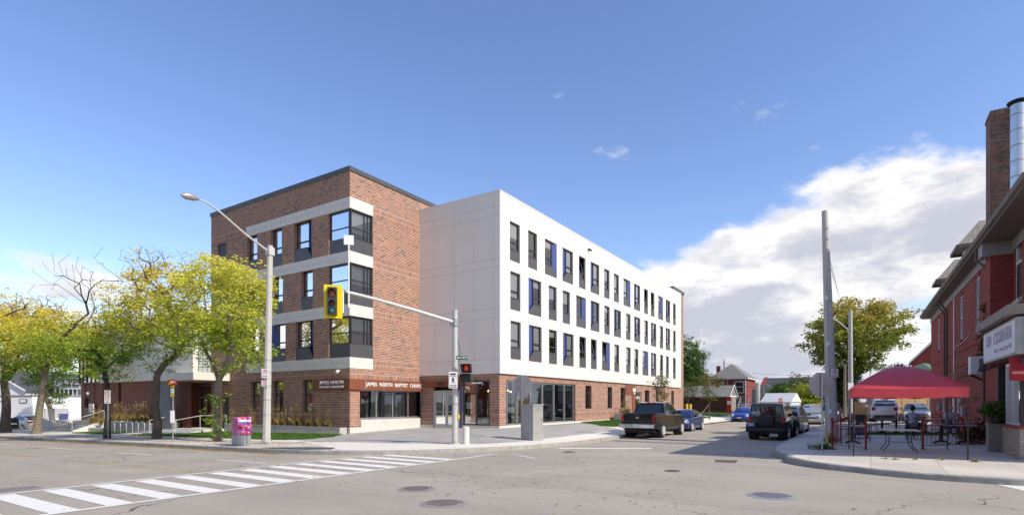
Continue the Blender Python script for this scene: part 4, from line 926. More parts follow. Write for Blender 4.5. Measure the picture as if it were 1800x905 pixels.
def tree(name, label, base, fork, crown, tr, nleaf, lsize, lmat, bmat, seed, natt=150, bare=(), group=None, cat='tree', spread=.3, droop=.3, sides=5, tipr=.010, lean=(0,0), aspect=.5, low=0, trunk2=None):
    """crown/bare: ellipsoids (cx,cy,cz,rx,ry,rz) relative to the base"""
    rs = random.Random(seed); t = root(name, base, label, cat, group)
    nodes = [Vector((0,0,-.2))]; par = [-1]
    for k in range(1, 5):
        f = k/4; nodes.append(Vector((lean[0]*f+rs.uniform(-.05,.05), lean[1]*f+rs.uniform(-.05,.05), fork*f))); par.append(k-1)
    start = len(nodes)-1; att = []
    def samp(E, n):
        out = []; vol = [e[3]*e[4]*e[5] for e in E]
        while len(out) < n:
            e = rs.choices(E, vol)[0]; p = Vector((rs.uniform(-1,1),rs.uniform(-1,1),rs.uniform(-1,1)))
            if .25 < p.length < 1: out.append(Vector((e[0]+p.x*e[3], e[1]+p.y*e[4], e[2]+p.z*e[5])))
        return out
    A = [(p, 1) for p in samp(crown, natt)]
    if bare: A += [(p, 0) for p in samp(bare, int(natt*.9))]
    top = nodes[start]; A.sort(key=lambda q: (q[0]-top).length)
    leafy = []; leafset = {}
    for p, lf in A:
        best, bi = 1e9, start
        for i in range(start, len(nodes)):
            v = p-nodes[i]; d = v.length
            pen = 1. if i == start else 1.
            if par[i] >= 0:
                pd = (nodes[i]-nodes[par[i]]); 
                if pd.length > 1e-4 and d > 1e-4: pen += .45*(1-pd.normalized().dot(v/d))
            if d*pen < best: best, bi = d*pen, i
        a = nodes[bi]; v = p-a; n = max(1, int(v.length/.55)); prev = bi
        pdir = (a-nodes[par[bi]]).normalized() if par[bi] >= 0 else Vector((0,0,1))
        for k in range(1, n+1):
            f = k/n; c = a+v*f+pdir*(f*(1-f))*v.length*.28+Vector((rs.uniform(-1,1),rs.uniform(-1,1),rs.uniform(-1,1)))*.04*(1 if k < n else 0)
            nodes.append(c); par.append(prev); prev = len(nodes)-1
            if lf and f > .3: leafy.append(tuple(c))
    n = len(nodes); ch = [0]*n; acc = [0.]*n
    for i in range(n-1, 0, -1):
        if acc[i] == 0: acc[i] = tipr**1.85
        acc[par[i]] += acc[i]
    rad = [a**(1/1.85) for a in acc]; k = tr/max(1e-6, rad[start]); 
    rad = [tipr+(r-tipr)*(tr*.85-tipr)/max(1e-6,(rad[start]-tipr)) for r in rad]
    for i in range(start+1): rad[i] = tr*(1.0-.15*i/start)
    rad[0] = tr*1.35; rad[1] = tr*1.04
    b = MB(); b.tube([nodes[i] for i in range(start+1)], rad[:start+1], 10)
    for i in range(start+1, n):
        r0 = min(rad[par[i]], rad[i]*1.25); b.tube([nodes[par[i]], nodes[i]], [r0, rad[i]], sides if rad[i] > .02 else 3, cap=False)
    obj('trunk', b, bmat, t, smooth=70, recalc=False)
    if low:                                                           # a few sprays low on the trunk
        leafy += [(rs.uniform(-.2,.2), rs.uniform(-.2,.2), rs.uniform(.4,2.)) for _ in range(low)]
    me = leaves_mesh(leafy, nleaf, lsize, seed, droop, spread, aspect); me.materials.append(lmat)
    o = bpy.data.objects.new('crown', me); COL.objects.link(o); o.parent = t; return t
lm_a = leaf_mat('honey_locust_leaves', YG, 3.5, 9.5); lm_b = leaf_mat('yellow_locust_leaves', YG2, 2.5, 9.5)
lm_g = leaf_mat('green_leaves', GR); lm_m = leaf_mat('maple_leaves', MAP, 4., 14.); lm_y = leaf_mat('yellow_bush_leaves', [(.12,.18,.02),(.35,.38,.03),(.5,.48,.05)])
lm_dk = leaf_mat('dark_leaves', [(.012,.025,.01),(.025,.045,.015),(.05,.075,.02)]); lm_br = leaf_mat('brown_green_leaves', [(.06,.08,.02),(.16,.15,.04),(.28,.20,.07)])
def RV(dr, du, dz): return (sn*dr+cs*du, -cs*dr+sn*du, dz)         # right / away / up as seen from the street corner, in metres
def E(dr, du, dz, rr, rd, rh): v = RV(dr, du, dz); return (v[0], v[1], v[2], (rr+rd)/2 if abs(rr-rd) < .5 else rr*.9, (rr+rd)/2 if abs(rr-rd) < .5 else rr*.9, rh)
def gbase(px, py, zf=gz): x, y = hit(px, py, zf); return (x, y, zf(x, y))
G_ = 'honey locust trees along the main street'
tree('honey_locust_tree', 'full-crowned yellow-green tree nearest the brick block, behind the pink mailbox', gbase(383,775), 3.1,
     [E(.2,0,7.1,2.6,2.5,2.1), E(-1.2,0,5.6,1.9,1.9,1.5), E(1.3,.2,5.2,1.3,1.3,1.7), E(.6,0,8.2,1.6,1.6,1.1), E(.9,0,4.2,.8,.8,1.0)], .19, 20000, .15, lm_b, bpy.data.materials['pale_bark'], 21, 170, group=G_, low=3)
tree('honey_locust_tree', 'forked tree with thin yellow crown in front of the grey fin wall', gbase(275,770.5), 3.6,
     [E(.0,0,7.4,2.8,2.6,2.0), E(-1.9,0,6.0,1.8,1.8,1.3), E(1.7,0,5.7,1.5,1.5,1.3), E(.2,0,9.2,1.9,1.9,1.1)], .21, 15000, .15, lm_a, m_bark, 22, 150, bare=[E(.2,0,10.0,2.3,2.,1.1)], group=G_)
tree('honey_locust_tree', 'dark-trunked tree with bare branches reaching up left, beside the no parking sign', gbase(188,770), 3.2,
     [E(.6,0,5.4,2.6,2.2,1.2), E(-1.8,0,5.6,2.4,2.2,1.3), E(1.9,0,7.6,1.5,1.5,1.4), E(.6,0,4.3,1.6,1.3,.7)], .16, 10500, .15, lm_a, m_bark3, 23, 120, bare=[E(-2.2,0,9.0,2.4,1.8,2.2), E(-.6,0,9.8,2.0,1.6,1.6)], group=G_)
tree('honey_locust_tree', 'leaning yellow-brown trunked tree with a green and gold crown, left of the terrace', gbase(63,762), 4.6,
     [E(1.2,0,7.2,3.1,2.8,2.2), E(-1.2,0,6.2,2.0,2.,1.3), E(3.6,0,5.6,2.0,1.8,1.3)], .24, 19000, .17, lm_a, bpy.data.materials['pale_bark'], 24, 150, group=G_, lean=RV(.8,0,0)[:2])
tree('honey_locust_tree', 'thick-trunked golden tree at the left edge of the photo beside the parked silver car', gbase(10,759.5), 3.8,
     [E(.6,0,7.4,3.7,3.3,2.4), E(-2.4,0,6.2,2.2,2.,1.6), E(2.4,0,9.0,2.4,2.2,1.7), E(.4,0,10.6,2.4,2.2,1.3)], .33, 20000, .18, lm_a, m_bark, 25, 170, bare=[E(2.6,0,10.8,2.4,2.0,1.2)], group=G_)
x, y = at(-45, 52); tree('street_tree', 'golden tree partly outside the left edge of the photo', (x,y,gz(x,y)), 4., [E(0,0,8,3.6,3.4,3.2)], .3, 9000, .2, lm_a, m_bark, 26, 110)
x, y = at(95, 60); tree('street_tree', 'green tree with a pale leaning trunk behind the terrace railing', (x,y,gz(x,y)), 4.0, [E(-.9,0,6.2,2.0,2.0,2.6), E(-.6,0,3.6,1.4,1.4,1.6)], .24, 10000, .18, lm_g, bpy.data.materials['pale_bark'], 27, 110, lean=RV(-1.0,0,0)[:2])
for i, (p, d, h, w, lb) in enumerate(((28,86,7.5,4.0,'dark broad tree behind the white building at the far left'),(56,84,7.8,3.2,'dark tree beside the thrift shop, behind the parked silver car'),(-10,92,8.5,4.5,'tall dark tree at the very left edge behind the white building'),(118,98,6.5,3.,'small dark tree just left of the thrift shop sign'))):
    x, y = at(p, d); tree('background_tree', lb, (x,y,-1.2), 2., [E(0,0,h*.6,w*.8,w*.8,h*.4)], .25, 7000, .3, lm_dk if i != 3 else lm_g, m_bark3, 40+i, 70, group='trees behind the white building', spread=.5, aspect=.7)
# trees along and beyond the side street
b0 = gbase(1160,739); tree('young_tree', 'young thin street tree in front of the brick ground floor, behind the black pickup', b0, 1.5, [E(0,0,2.9,.75,.75,.95), E(.1,0,2.1,.55,.55,.5)], .05, 1500, .14, lm_br, m_bark, 50, 45, group='young trees on the side street lawn', tipr=.006, spread=.14)
b0 = gbase(1247,737); tree('young_tree', 'young staked tree with brownish leaves in front of the brown shed', b0, 1.7, [E(0,0,3.4,1.0,1.0,1.3), E(-.2,0,2.4,.8,.8,.5)], .05, 1500, .18, lm_br, m_bark, 51, 45, group='young trees on the side street lawn', tipr=.008, spread=.18)
tag(obj('tree_stake', MB().tube([(b0[0]-1.6,b0[1]+.8,b0[2]),(b0[0],b0[1],b0[2]+1.6)], .035, 6), m_bark2), 'slanting wooden stake holding the young tree in front of the brown shed', 'stake')
x, y = at(1209, 72); tree('young_tree', 'sparse brownish tree beside the two yellow bollards at the end of the long building', (x,y,gz(x,y)), 1.5, [E(0,0,3.0,1.2,1.2,1.3)], .06, 1300, .18, lm_br, m_bark, 52, 45, group='young trees on the side street lawn', tipr=.008, spread=.2)
x, y = at(1212, 90); tree('background_tree', 'tall grey-green tree rising behind the far end of the white-clad block', (x,y,.3), 3., [E(0,0,8.6,2.6,2.4,4.4), E(.9,0,5.6,2.3,2.,3.0)], .35, 15000, .26, lm_g, m_bark3, 53, 150, spread=.4, droop=1.0)
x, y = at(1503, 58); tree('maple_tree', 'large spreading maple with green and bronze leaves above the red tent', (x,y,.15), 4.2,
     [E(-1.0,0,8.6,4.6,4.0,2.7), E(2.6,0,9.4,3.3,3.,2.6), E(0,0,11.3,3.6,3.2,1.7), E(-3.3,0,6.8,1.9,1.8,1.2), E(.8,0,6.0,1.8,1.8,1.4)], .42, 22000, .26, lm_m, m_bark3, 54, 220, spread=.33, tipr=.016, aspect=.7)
bk = [(1384,80,4.8,4.2,lm_g,'bright green round tree left of the round-leaved dark trees, behind the white canopy'),(1416,76,4.2,2.6,lm_y,'yellow-green shrub-like tree behind the parked van'),(1436,88,5.2,4.5,lm_dk,'dark tree behind the back of the stop sign'),(1408,95,6.6,4.5,lm_br,'brownish green tree behind the yellow-green one'),
      (1472,82,6.5,3.4,lm_g,'green tree to the left of the maple, behind the tall pole'),(1567,92,8.8,3.6,lm_dk,'dark tree behind the green-roofed house above the red tent'),(1487,64,7.4,1.6,lm_dk,'dark slender evergreen beside the street lamp pole by the maple'),(1460,120,6.0,6.,lm_dk,'far dark tree at the end of the side street')]
for i, (p, d, h, w, mt, lb) in enumerate(bk):
    x, y = at(p, d); tree('background_tree', lb, (x,y,.1), h*.25, [E(0,0,h*.58,w*.55,w*.55,h*.42)], .18, 6500, .26, mt, m_bark3, 60+i, 70, group='trees beyond the side street', spread=.4, aspect=.7)
# trees and a low terrace on the near side of the street, seen only in the reflections
for i, (X_, Y_) in enumerate(((-14,22),(-15,34),(-13,46),(-14,8),(-11,56),(-11.5,66),(-11,76),(-11.5,86),(-11,97))):
    tree('street_tree', ('first','second','third','fourth','fifth','sixth','seventh','eighth','ninth')[i]+' tree across the main street, mirrored in the windows', (X_,Y_,rz(0,Y_)+.15), 3.2, [(0,0,7.,3.2,3.2,3.)], .25, 3500, .35, lm_g if i < 4 else lm_a, m_bark3, 80+i, 50, group='trees on the near side of the street')
# ------------------------------------------------------------------ street furniture
m_yel = M_('signal_yellow', (.80,.62,.0), .45, var=.05); m_signw = M_('sign_white', (.78,.78,.76), .5, var=.04); m_signback = M_('sign_back_aluminium', (.38,.375,.36), .5, .4, var=.12)
m_red = M_('sign_red', (.55,.02,.02), .5); m_green = M_('sign_green', (.01,.10,.05), .5); m_pole = M_('traffic_pole_steel', (.56,.55,.52), .5, .35, var=.12, scale=6, dirt=.25); m_dkgr = M_('signal_black', (.035,.035,.035), .5)
def lens(name, col, e=0):
    m, nt, b = newmat(name); setc(b.inputs['Base Color'], col); b.inputs['Roughness'].default_value = .2
    if e: setc(b.inputs['Emission Color'], col); b.inputs['Emission Strength'].default_value = e
    return m
m_lr, m_la, m_lg = lens('red_lens', (.42,.10,.09)), lens('amber_lens', (.14,.05,.01)), lens('lit_green_lens', (.10,.45,.42), .12)
# traffic signal pole with mast arm
tx, ty = hit(800,780,gz); tz_ = gz(tx,ty)
tp = root('traffic_signal_pole', (tx,ty,tz_), 'tall pale steel traffic pole with a long mast arm at the street corner', 'pole')
zt_ = zat(tx,ty,545)-tz_
o = MB().tube([(0,0,0),(0,0,.05)], .26, 12); obj('base_plate', o, m_pole, tp)
b = MB(); [b.tube([(.19*math.cos(a),.19*math.sin(a),.05),(.19*math.cos(a),.19*math.sin(a),.12)], .02, 6) for a in (.8,2.4,3.9,5.5)]; obj('anchor_bolts', b, m_galv, tp)
obj('pole', MB().tube([(0,0,.05),(0,0,1.6),(0,0,zt_)], [.135,.125,.105], 16), m_pole, tp, smooth=60)
obj('bands', MB().tube([(0,0,1.65),(0,0,1.72)], .131, 16).tube([(0,0,2.0),(0,0,2.03)], .129, 16), m_galv, tp, smooth=60)
ax0 = Vector((0,0,zat(tx,ty,567)-tz_)); de = 20.6; ax_, ay_ = at(578,de); ae = Vector((ax_-tx, ay_-ty, EYE+(HZ-505)/F*de-tz_))
obj('mast_arm', MB().tube([ax0, ax0.lerp(ae,.33)+Vector((0,0,.04)), ax0.lerp(ae,.66)+Vector((0,0,.05)), ae], [.085,.075,.062,.05], 12), m_pole, tp, smooth=60)
cb = MB(); cb.tube([ax0+Vector((0,0,-.16)),ax0+Vector((0,0,.16))], .15, 14); cb.boxm(ax0+Vector((-.1,.03,0)), (.12,.26,.26)); obj('arm_clamp', cb, m_galv, tp)
obj('cable', MB().tube([(.13,-.05,2.2),(.2,-.12,2.9),(.13,-.08,3.4),(.22,-.1,3.9),(.12,-.05,4.4)], .012, 5), m_black, tp)
bt = root('push_button', (tx,ty,tz_+1.15), 'small yellow pedestrian push button on the traffic pole', 'button'); v = RV(.14,-.05,0)
obj('housing', MB().boxm((v[0],v[1],0), (.09,.09,.16)), m_yel, bt, bevel=.01); obj('button', MB().boxm((v[0]*1.5,v[1]*1.5,0),(.03,.03,.03)), m_black, bt)
def facing(dirv): return math.atan2(dirv[1], dirv[0])            # rotation that turns local +X to face dirv
def vehicle_signal(px, py, d, w, h, face, label):
    x, y = at(px, d); z = EYE+(HZ-py)/F*d
    t = root('traffic_light', (x,y,z), label, 'traffic light', rot=facing(face))
    obj('backboard', MB().boxm((0,0,0),(.03,w,h)), m_yel, t, bevel=.008)
    hb = MB(); hb.boxm((.09,-.02,0),(.18,.34,h*.82)); obj('housing', hb, m_dkgr, t, bevel=.015)
    for k, (zz, mt, r) in enumerate(((h*.235,m_lr,.13),(-.07,m_la,.085),(-.33,m_lg,.085))):
        obj('lens', MB().lathe((.18,-.02,zz), [(r,0),(r*.8,.02),(r*.4,.035),(0,.04)], 16, 'X'), mt, t, smooth=60)
        v_ = MB(); n = 14; L = .26 if r > .1 else .2
        for q in range(n+1):
            a = math.pi*(-.12+1.24*q/n); c, s_ = math.cos(a)*(r+.02), math.sin(a)*(r+.02); v_.v += [(.18,-.02+c,zz+s_),(.18+L*(.35+.65*max(0,math.sin(a))),-.02+c,zz+s_-.03)]
        for q in range(n): v_.f.append((2*q,2*q+1,2*q+3,2*q+2))
        obj('visor', v_, m_yel if k < 0 else m_dkgr, t, smooth=60, recalc=False)
    return t
vl = vehicle_signal(585.5, 530, 20.55, .66, 1.24, (-.70,-.72,0), 'yellow-backed traffic light showing green, hanging at the end of the mast arm')
br = root('signal_bracket', tuple(at(603,20.7))+(EYE+(HZ-505)/F*20.7,), 'white vertical pipe carrying a square panel antenna above the mast arm', 'antenna')
obj('pipe', MB().tube([(0,0,-.95),(0,0,-.1)], .03, 8), m_signw, br, smooth=60)
xx, yy = at(613,20.75); xx -= br.location.x; yy -= br.location.y
obj('antenna_pipe', MB().tube([(xx,yy,-.75),(xx,yy,1.75)], .03, 8), m_signw, br, smooth=60)
v = RV(1,0,0); obj('panel', MB().boxm((xx,yy,1.78),(.36,.36,.05), Euler((R(90),0,R(-45))).to_matrix()), m_signw, br, bevel=.015)
obj('clamp', MB().tube([(0,0,-.1),(xx*.6,yy*.6,-.12),(xx,yy,-.2)], .035, 8), m_galv, br)
# pedestrian signal, street name blade and crossing sign on the pole
def signbox(name, cat, px, py, d, label, rot):
    x, y = at(px, d); return root(name, (x,y,EYE+(HZ-py)/F*d), label, cat, rot=rot)
ps = signbox('pedestrian_signal', 'signal', 820, 655, 22.9, 'black two-section pedestrian signal with a red hand on the traffic pole', R(205))
for k, zz in enumerate((.19,-.21)):
    hs_ = obj('housing', MB().boxm((-.06,0,zz),(.22,.42,.37)), m_dkgr, ps, bevel=.02)
    vv = MB(); vv.add([(.05,-.21,zz+.18),(.05,.21,zz+.18),(.3,.21,zz+.16),(.3,-.21,zz+.16),(.05,-.21,zz-.18),(.05,.21,zz-.18)], [(0,1,2,3),(0,3,4),(1,5,2)]); obj('visor', vv, m_dkgr, ps, recalc=False)
obj('lens', MB().boxm((.055,0,.19),(.012,.3,.28)), m_black, ps)
hd = MB(); hd.boxm((.065,0,.16),(.008,.12,.12)); [hd.boxm((.065,-.045+.03*k,.25),(.008,.02,.09)) for k in range(4)]; hd.boxm((.065,.08,.18),(.008,.02,.08)); obj('hand_symbol', hd, lens('lit_red_hand', (.7,.05,.03), .35), ps)
obj('bracket', MB().tube([(0,0,.42),(.0,.0,.40)], .02, 6).tube([(-.1,.2,.4),(-.1,.62,.42)], .022, 6).tube([(-.1,.2,-.42),(-.1,.62,-.42)], .03, 6), m_pole, ps)
sb_ = signbox('street_name_sign', 'sign', 812, 628.5, 22.85, 'small green street name blade on the traffic pole above the pedestrian signal', 0)
RM = lambda x: RV(x,0,0)
def blade(t, w, h, mat, c=(0,0,0), th=.012, name='panel', right=None):
    r = Vector(right or RV(1,0,0)).normalized(); n = r.cross(Vector((0,0,1))); M = Matrix((r, n, (0,0,1))).transposed()
    return obj(name, MB().boxm(c, (w,th,h), M), mat, t, bevel=min(w,h)*.04)
def sign_text(t, s, w, zc, h, mat, right=None, off=.012, dx=0., name='lettering', bold=.01):
    r = Vector(right or RV(1,0,0)).normalized(); n = r.cross(Vector((0,0,1)))
    o = text_obj(name, s, .3, mat, t, Matrix.Identity(4), ext=.004, off=bold); co = np.empty(len(o.data.vertices)*3); o.data.vertices.foreach_get('co', co); co = co.reshape(-1,3); lo, hi = co.min(0), co.max(0)
    sx, sz = w/(hi[0]-lo[0]), h/(hi[1]-lo[1]); P = n*off+r*dx
    o.data.transform(frameM((P.x,P.y,zc), r, (0,0,1)) @ Matrix.Diagonal((sx,sz,1,1)) @ Matrix.Translation((-(lo[0]+hi[0])/2,-(lo[1]+hi[1])/2,0))); return o
blade(sb_, .50, .15, m_green); sign_text(sb_, 'James St N', .44, 0, .10, m_signw)
cs_ = signbox('crossing_sign', 'sign', 796.5, 667.5, 22.75, 'white portrait sign with a walking figure on the traffic pole', 0)
blade(cs_, .36, .68, m_signw)
fg = MB(); r_ = Vector(RV(1,0,0)); n_ = r_.cross(Vector((0,0,1)))
def flat(mb, pts, off=.014): 
    ps_ = [r_*p[0]+Vector((0,0,p[1]))+n_*off for p in pts]; mb.quad(*ps_)
flat(fg, [(-.02,.09),(.02,.09),(.02,.13),(-.02,.13)]); flat(fg, [(-.03,-.03),(.03,-.03),(.035,.075),(-.03,.075)]); flat(fg, [(-.03,-.03),(0,-.03),(-.04,-.13),(-.07,-.13)]); flat(fg, [(0,-.03),(.03,-.03),(.07,-.13),(.04,-.13)]); flat(fg, [(.03,.06),(.07,.0),(.06,-.01),(.03,.03)]); flat(fg, [(-.03,.06),(-.07,.0),(-.06,-.01),(-.03,.03)])
flat(fg, [(-.13,.22),(.06,.22),(.06,.27),(-.13,.27)]); flat(fg, [(.04,.2),(.14,.245),(.04,.29)]); obj('symbol', fg, m_black, cs_, recalc=False); sign_text(cs_, 'START CROSSING', .27, .17, .025, m_black, off=.01); sign_text(cs_, 'WATCH FOR VEHICLES', .29, -.22, .03, m_black, off=.01); sign_text(cs_, 'DO NOT START', .29, -.29, .03, m_black, off=.01)
# bollard, stop sign seen from behind, utility cabinet
x, y = hit(819,780,gz); bo = root('bollard', (x,y,gz(x,y)), 'short round off-white concrete bollard beside the traffic pole', 'bollard')
obj('post', MB().cyl((0,0), .145, -.05, .70, 24), m_concw, bo, smooth=50, bevel=0); obj('cap', MB().lathe((0,0,.70), [(.145,0),(.13,.03),(.06,.045),(0,.05)], 24), m_concw, bo, smooth=60)
def stop_back(px, py, zf, pyc, wpx, label, lean=0., rtilt=0., r1=None):
    x, y = hit(px,py,zf); d = cs*x+sn*y; z0 = zf(x,y); zc = EYE+(HZ-pyc)/F*d-z0; rr = wpx/2/F*d
    t = root('stop_sign', (x,y,z0), label, 'sign', rot=rtilt)
    obj('post', MB().boxm((0,0,(zc+rr)/2),(.055,.055,zc+rr)), m_galv, t)
    r = Vector(r1 or RV(1,0,0)); fwd = Vector((r.y*-1, r.x, 0)); c = Vector((0,0,zc))+fwd*.045
    pts = [c+r*(rr/math.cos(R(22.5))*math.cos(R(22.5+45*k)))+Vector((0,0,rr/math.cos(R(22.5))*math.sin(R(22.5+45*k)))) for k in range(8)]
    obj('plate', MB().extr([tuple(p) for p in pts], fwd*.006), m_signback, t)
    obj('red_face', MB().extr([tuple(c+(p-c)*.96+fwd*.009) for p in pts], fwd*.003), m_red, t)
    s = sign_text(t, 'STOP', rr*1.35, zc, rr*.6, m_signw, right=tuple(-r), off=-.0, bold=.012); s.data.transform(Matrix.Translation(fwd*.062))
    return t, d, z0
st1, d1, z1_ = stop_back(917, 772, gz, 678, 38, 'grey back of an octagonal stop sign with a small plate below, on the plaza', r1=RV(.92,-.39,0))
blade(st1, .27, .42, m_signback, c=tuple(Vector((0,0,EYE+(HZ-695)/F*d1-z1_))+Vector(RV(-.03,.06,0))))
st2, d2, z2_ = stop_back(1445, 793, gs, 676, 43, 'large grey back of the octagonal stop sign beside the red patio railing')
ux, uy = hit(937,773,gz); uc = root('utility_cabinet', (ux,uy,gz(ux,uy)), 'grey metal utility cabinet standing behind the kerb beside the stop sign', 'cabinet', rot=R(-14))
hh = zat(ux,uy,710)-uc.location.z
obj('body', MB().box(-.33,.33,-.33,.4,.32,hh-.06), M_('cabinet_grey', (.36,.355,.33), .5, .1, var=.04), uc, bevel=.012); obj('plinth', MB().box(-.345,.345,-.345,.415,0,.32), bpy.data.materials['cabinet_grey'], uc, bevel=.008); obj('lid', MB().box(-.36,.36,-.36,.43,hh-.06,hh), bpy.data.materials['cabinet_grey'], uc, bevel=.012)
obj('vents', MB().box(-.22,.22,-.338,-.33,hh-.30,hh-.14), m_signback, uc); obj('latch', MB().box(.2,.24,-.35,-.33,.9,1.05), m_galv, uc)
# street lamp
lx, ly = hit(468,779,gz); lz0 = gz(lx,ly); ld = cs*lx+sn*ly
sl = root('street_lamp', (lx,ly,lz0), 'concrete street lamp pole with a curved arm in front of the brick block', 'street lamp')
zt_ = zat(lx,ly,432)-lz0; tv = Vector(RV(.18,0,zt_))
obj('pole', MB().tube([(0,0,-.1),tv*.5,tv], [.185,.15,.125], 8), m_concp, sl, smooth=30)
b = MB()
for f_ in (.145,.22,.29,.36,.42): p = tv*f_; b.tube([p,p+Vector((0,0,.02))], .185-.06*f_+.004, 12)
obj('straps', b, m_galv, sl)
vx = onY(346,ly); vd = cs*vx+sn*ly; ve = Vector((vx-lx,0,EYE+(HZ-350)/F*vd-lz0)); vs = tv*(.965)
obj('arm', MB().tube([vs, vs.lerp(ve,.35)+Vector((0,0,.02)), vs.lerp(ve,.7)+Vector((0,0,.17)), vs.lerp(ve,.88)+Vector((0,0,.17)), ve], [.05,.045,.04,.035,.03], 10), m_alum, sl, smooth=60)
obj('lamp_head', MB().tube([ve+Vector((.1,0,.02)),ve+Vector((-.1,0,.02)),ve+Vector((-.45,0,.0)),ve+Vector((-.62,0,-.03))], [.04,.13,.15,.05], 12), m_signback, sl, smooth=60)
obj('bracket', MB().boxm(vs+Vector((0,0,.05)),(.3,.3,.35)), m_alum, sl)
# signs on the lamp pole and on posts: no parking / no stopping
def circ(mb, cx, cz, r, r2=0, n=20, off=.014, rr=None):
    rr = rr or r_; nn = rr.cross(Vector((0,0,1)))
    for k in range(n):
        a, b_ = 2*math.pi*k/n, 2*math.pi*(k+1)/n
        P = [(math.cos(a)*r,math.sin(a)*r),(math.cos(b_)*r,math.sin(b_)*r),(math.cos(b_)*r2,math.sin(b_)*r2),(math.cos(a)*r2,math.sin(a)*r2)]
        mb.quad(*[rr*(cx+p[0])+Vector((0,0,cz+p[1]))+nn*off for p in P])
def parking_sign(t, cz, w, h, c=(0,0,0), crossed=True, arrow=True):
    c = Vector(c); s = MB().boxm(c+Vector((0,0,cz)), (w,.01,h), Matrix((r_, n_, (0,0,1))).transposed()); p = obj('panel', s, m_signw, t)
    q = MB(); circ(q, 0, cz+h*.18, w*.34, w*.26); q.v = [tuple(Vector(a)+c) for a in q.v]; 
    if crossed:
        k = len(q.v); ps_ = [(-w*.2,cz+h*.18+w*.24),(-w*.24,cz+h*.18+w*.2),(w*.2,cz+h*.18-w*.24),(w*.24,cz+h*.18-w*.2)]; q.quad(*[r_*a[0]+Vector((0,0,a[1]))+n_*.016+c for a in ps_])
    obj('ring_symbol', q, m_red, t, recalc=False)
    q = MB(); a0 = cz-h*.33
    for ps_ in ([(-w*.25,a0-.012),(w*.25,a0-.012),(w*.25,a0+.012),(-w*.25,a0+.012)],[(-w*.38,a0),(-w*.25,a0-.04),(-w*.25,a0+.04)],[(w*.38,a0),(w*.25,a0+.04),(w*.25,a0-.04)],[(-w*.05,cz+h*.1),(0,cz+h*.1),(0,cz+h*.28),(-w*.05,cz+h*.28)],[(0,cz+h*.18),(w*.1,cz+h*.18),(w*.1,cz+h*.28),(0,cz+h*.28)]): q.quad(*[r_*a[0]+Vector((0,0,a[1]))+n_*.014+c for a in ps_])
    obj('arrow_symbol', q, m_black, t, recalc=False)
sp_ = root('no_parking_sign', (lx-n_.x*-.2,ly-n_.y*-.2,lz0), 'pair of white no parking plates on the concrete street lamp pole', 'sign'); zc = EYE+(HZ-665)/F*ld-lz0
off_ = Vector(RV(.03,0,0)); parking_sign(sp_, zc+.23, .31, .43, c=off_, crossed=False); parking_sign(sp_, zc-.23, .31, .30, c=off_)
nx, ny = hit(190,771,gz); nz_ = gz(nx,ny); nd = cs*nx+sn*ny
t = root('no_parking_sign', (nx,ny,nz_), 'two white no parking plates on a thin post beside the dark-trunked tree', 'sign'); zc = EYE+(HZ-697)/F*nd-nz_
obj('post', MB().tube([(0,0,0),(0,0,zc+.4)], .03, 8), m_galv, t, smooth=60); parking_sign(t, zc+.19, .36, .38, c=tuple(n_*.05)); parking_sign(t, zc-.2, .36, .38, c=tuple(n_*.05), crossed=False)
# bus stop
bx_, by_ = hit(304,776,gz); bz_ = gz(bx_,by_); bd = cs*bx_+sn*by_; Zb = lambda py: EYE+(HZ-py)/F*bd-bz_
t = root('bus_stop_sign', (bx_,by_,bz_), 'bus stop post with a red top plate, yellow tabs and a timetable box', 'sign')
obj('post', MB().tube([(0,0,0),(0,0,Zb(667))], .032, 8), m_galv, t, smooth=60)
c_ = tuple(n_*.05); blade(t, .46, .28, m_red, c=(c_[0],c_[1],Zb(672))); sign_text(t, 'BUS', .22, Zb(671), .11, m_signw, off=.065, dx=.08)
q = MB(); [q.quad(*[r_*a+Vector((0,0,Zb(672)+b_))+n_*.063 for a, b_ in P]) for P in ([(-.2,-.09),(-.14,-.09),(-.06,.09),(-.1,.09)],[(-.1,.09),(-.06,.09),(-.02,-.09),(-.07,-.09)],[(-.15,-.03),(-.04,-.03),(-.04,.0),(-.15,.0)])]; obj('emblem', q, m_yel, t, recalc=False)
for py_, mt, hh_ in ((680,m_yel,.14),(687,m_signw,.22),(694.5,m_yel,.14)): blade(t, .18, hh_, mt, c=(c_[0],c_[1],Zb(py_)), name='route_tab')
q = MB(); [circ(q, 0, Zb(p), .035, off=.065) for p in (680,694.5)]; obj('tab_symbol', q, m_black, t, recalc=False)
blade(t, .2, .62, m_signw, c=(c_[0],c_[1],Zb(732)), th=.05, name='timetable_box')
# community mailbox, pink and red patterned wrap
m, nt, b = newmat('pink_patterned_wrap'); v = nt.nodes.new('ShaderNodeTexVoronoi'); v.inputs['Scale'].default_value = 15; nt.links.new(objcoord(nt), v.inputs['Vector']); rp = nt.nodes.new('ShaderNodeValToRGB'); e = rp.color_ramp; e.elements[0].color = (.35,.01,.03,1); e.elements[1].color = (.85,.45,.62,1); q = e.elements.new(.35); q.color = (.68,.03,.12,1); q = e.elements.new(.6); q.color = (.72,.12,.35,1); q = e.elements.new(.75); q.color = (.25,.05,.35,1)
sp3 = nt.nodes.new('ShaderNodeSeparateColor'); nt.links.new(v.outputs['Color'], sp3.inputs[0]); nt.links.new(sp3.outputs[0], rp.inputs[0]); nt.links.new(rp.outputs[0], b.inputs['Base Color']); b.inputs['Roughness'].default_value = .4; m_pink = m
mx, my = hit(425,782,gz); mz = gz(mx,my); mb_ = root('mailbox', (mx,my,mz), 'pink and red patterned street mailbox with a grey ribbed base beside the kerb', 'mailbox', rot=R(-8))
obj('lower_cabinet', MB().box(-.28,.30,-.22,.38,0,.46), m_galv, mb_, bevel=.01)
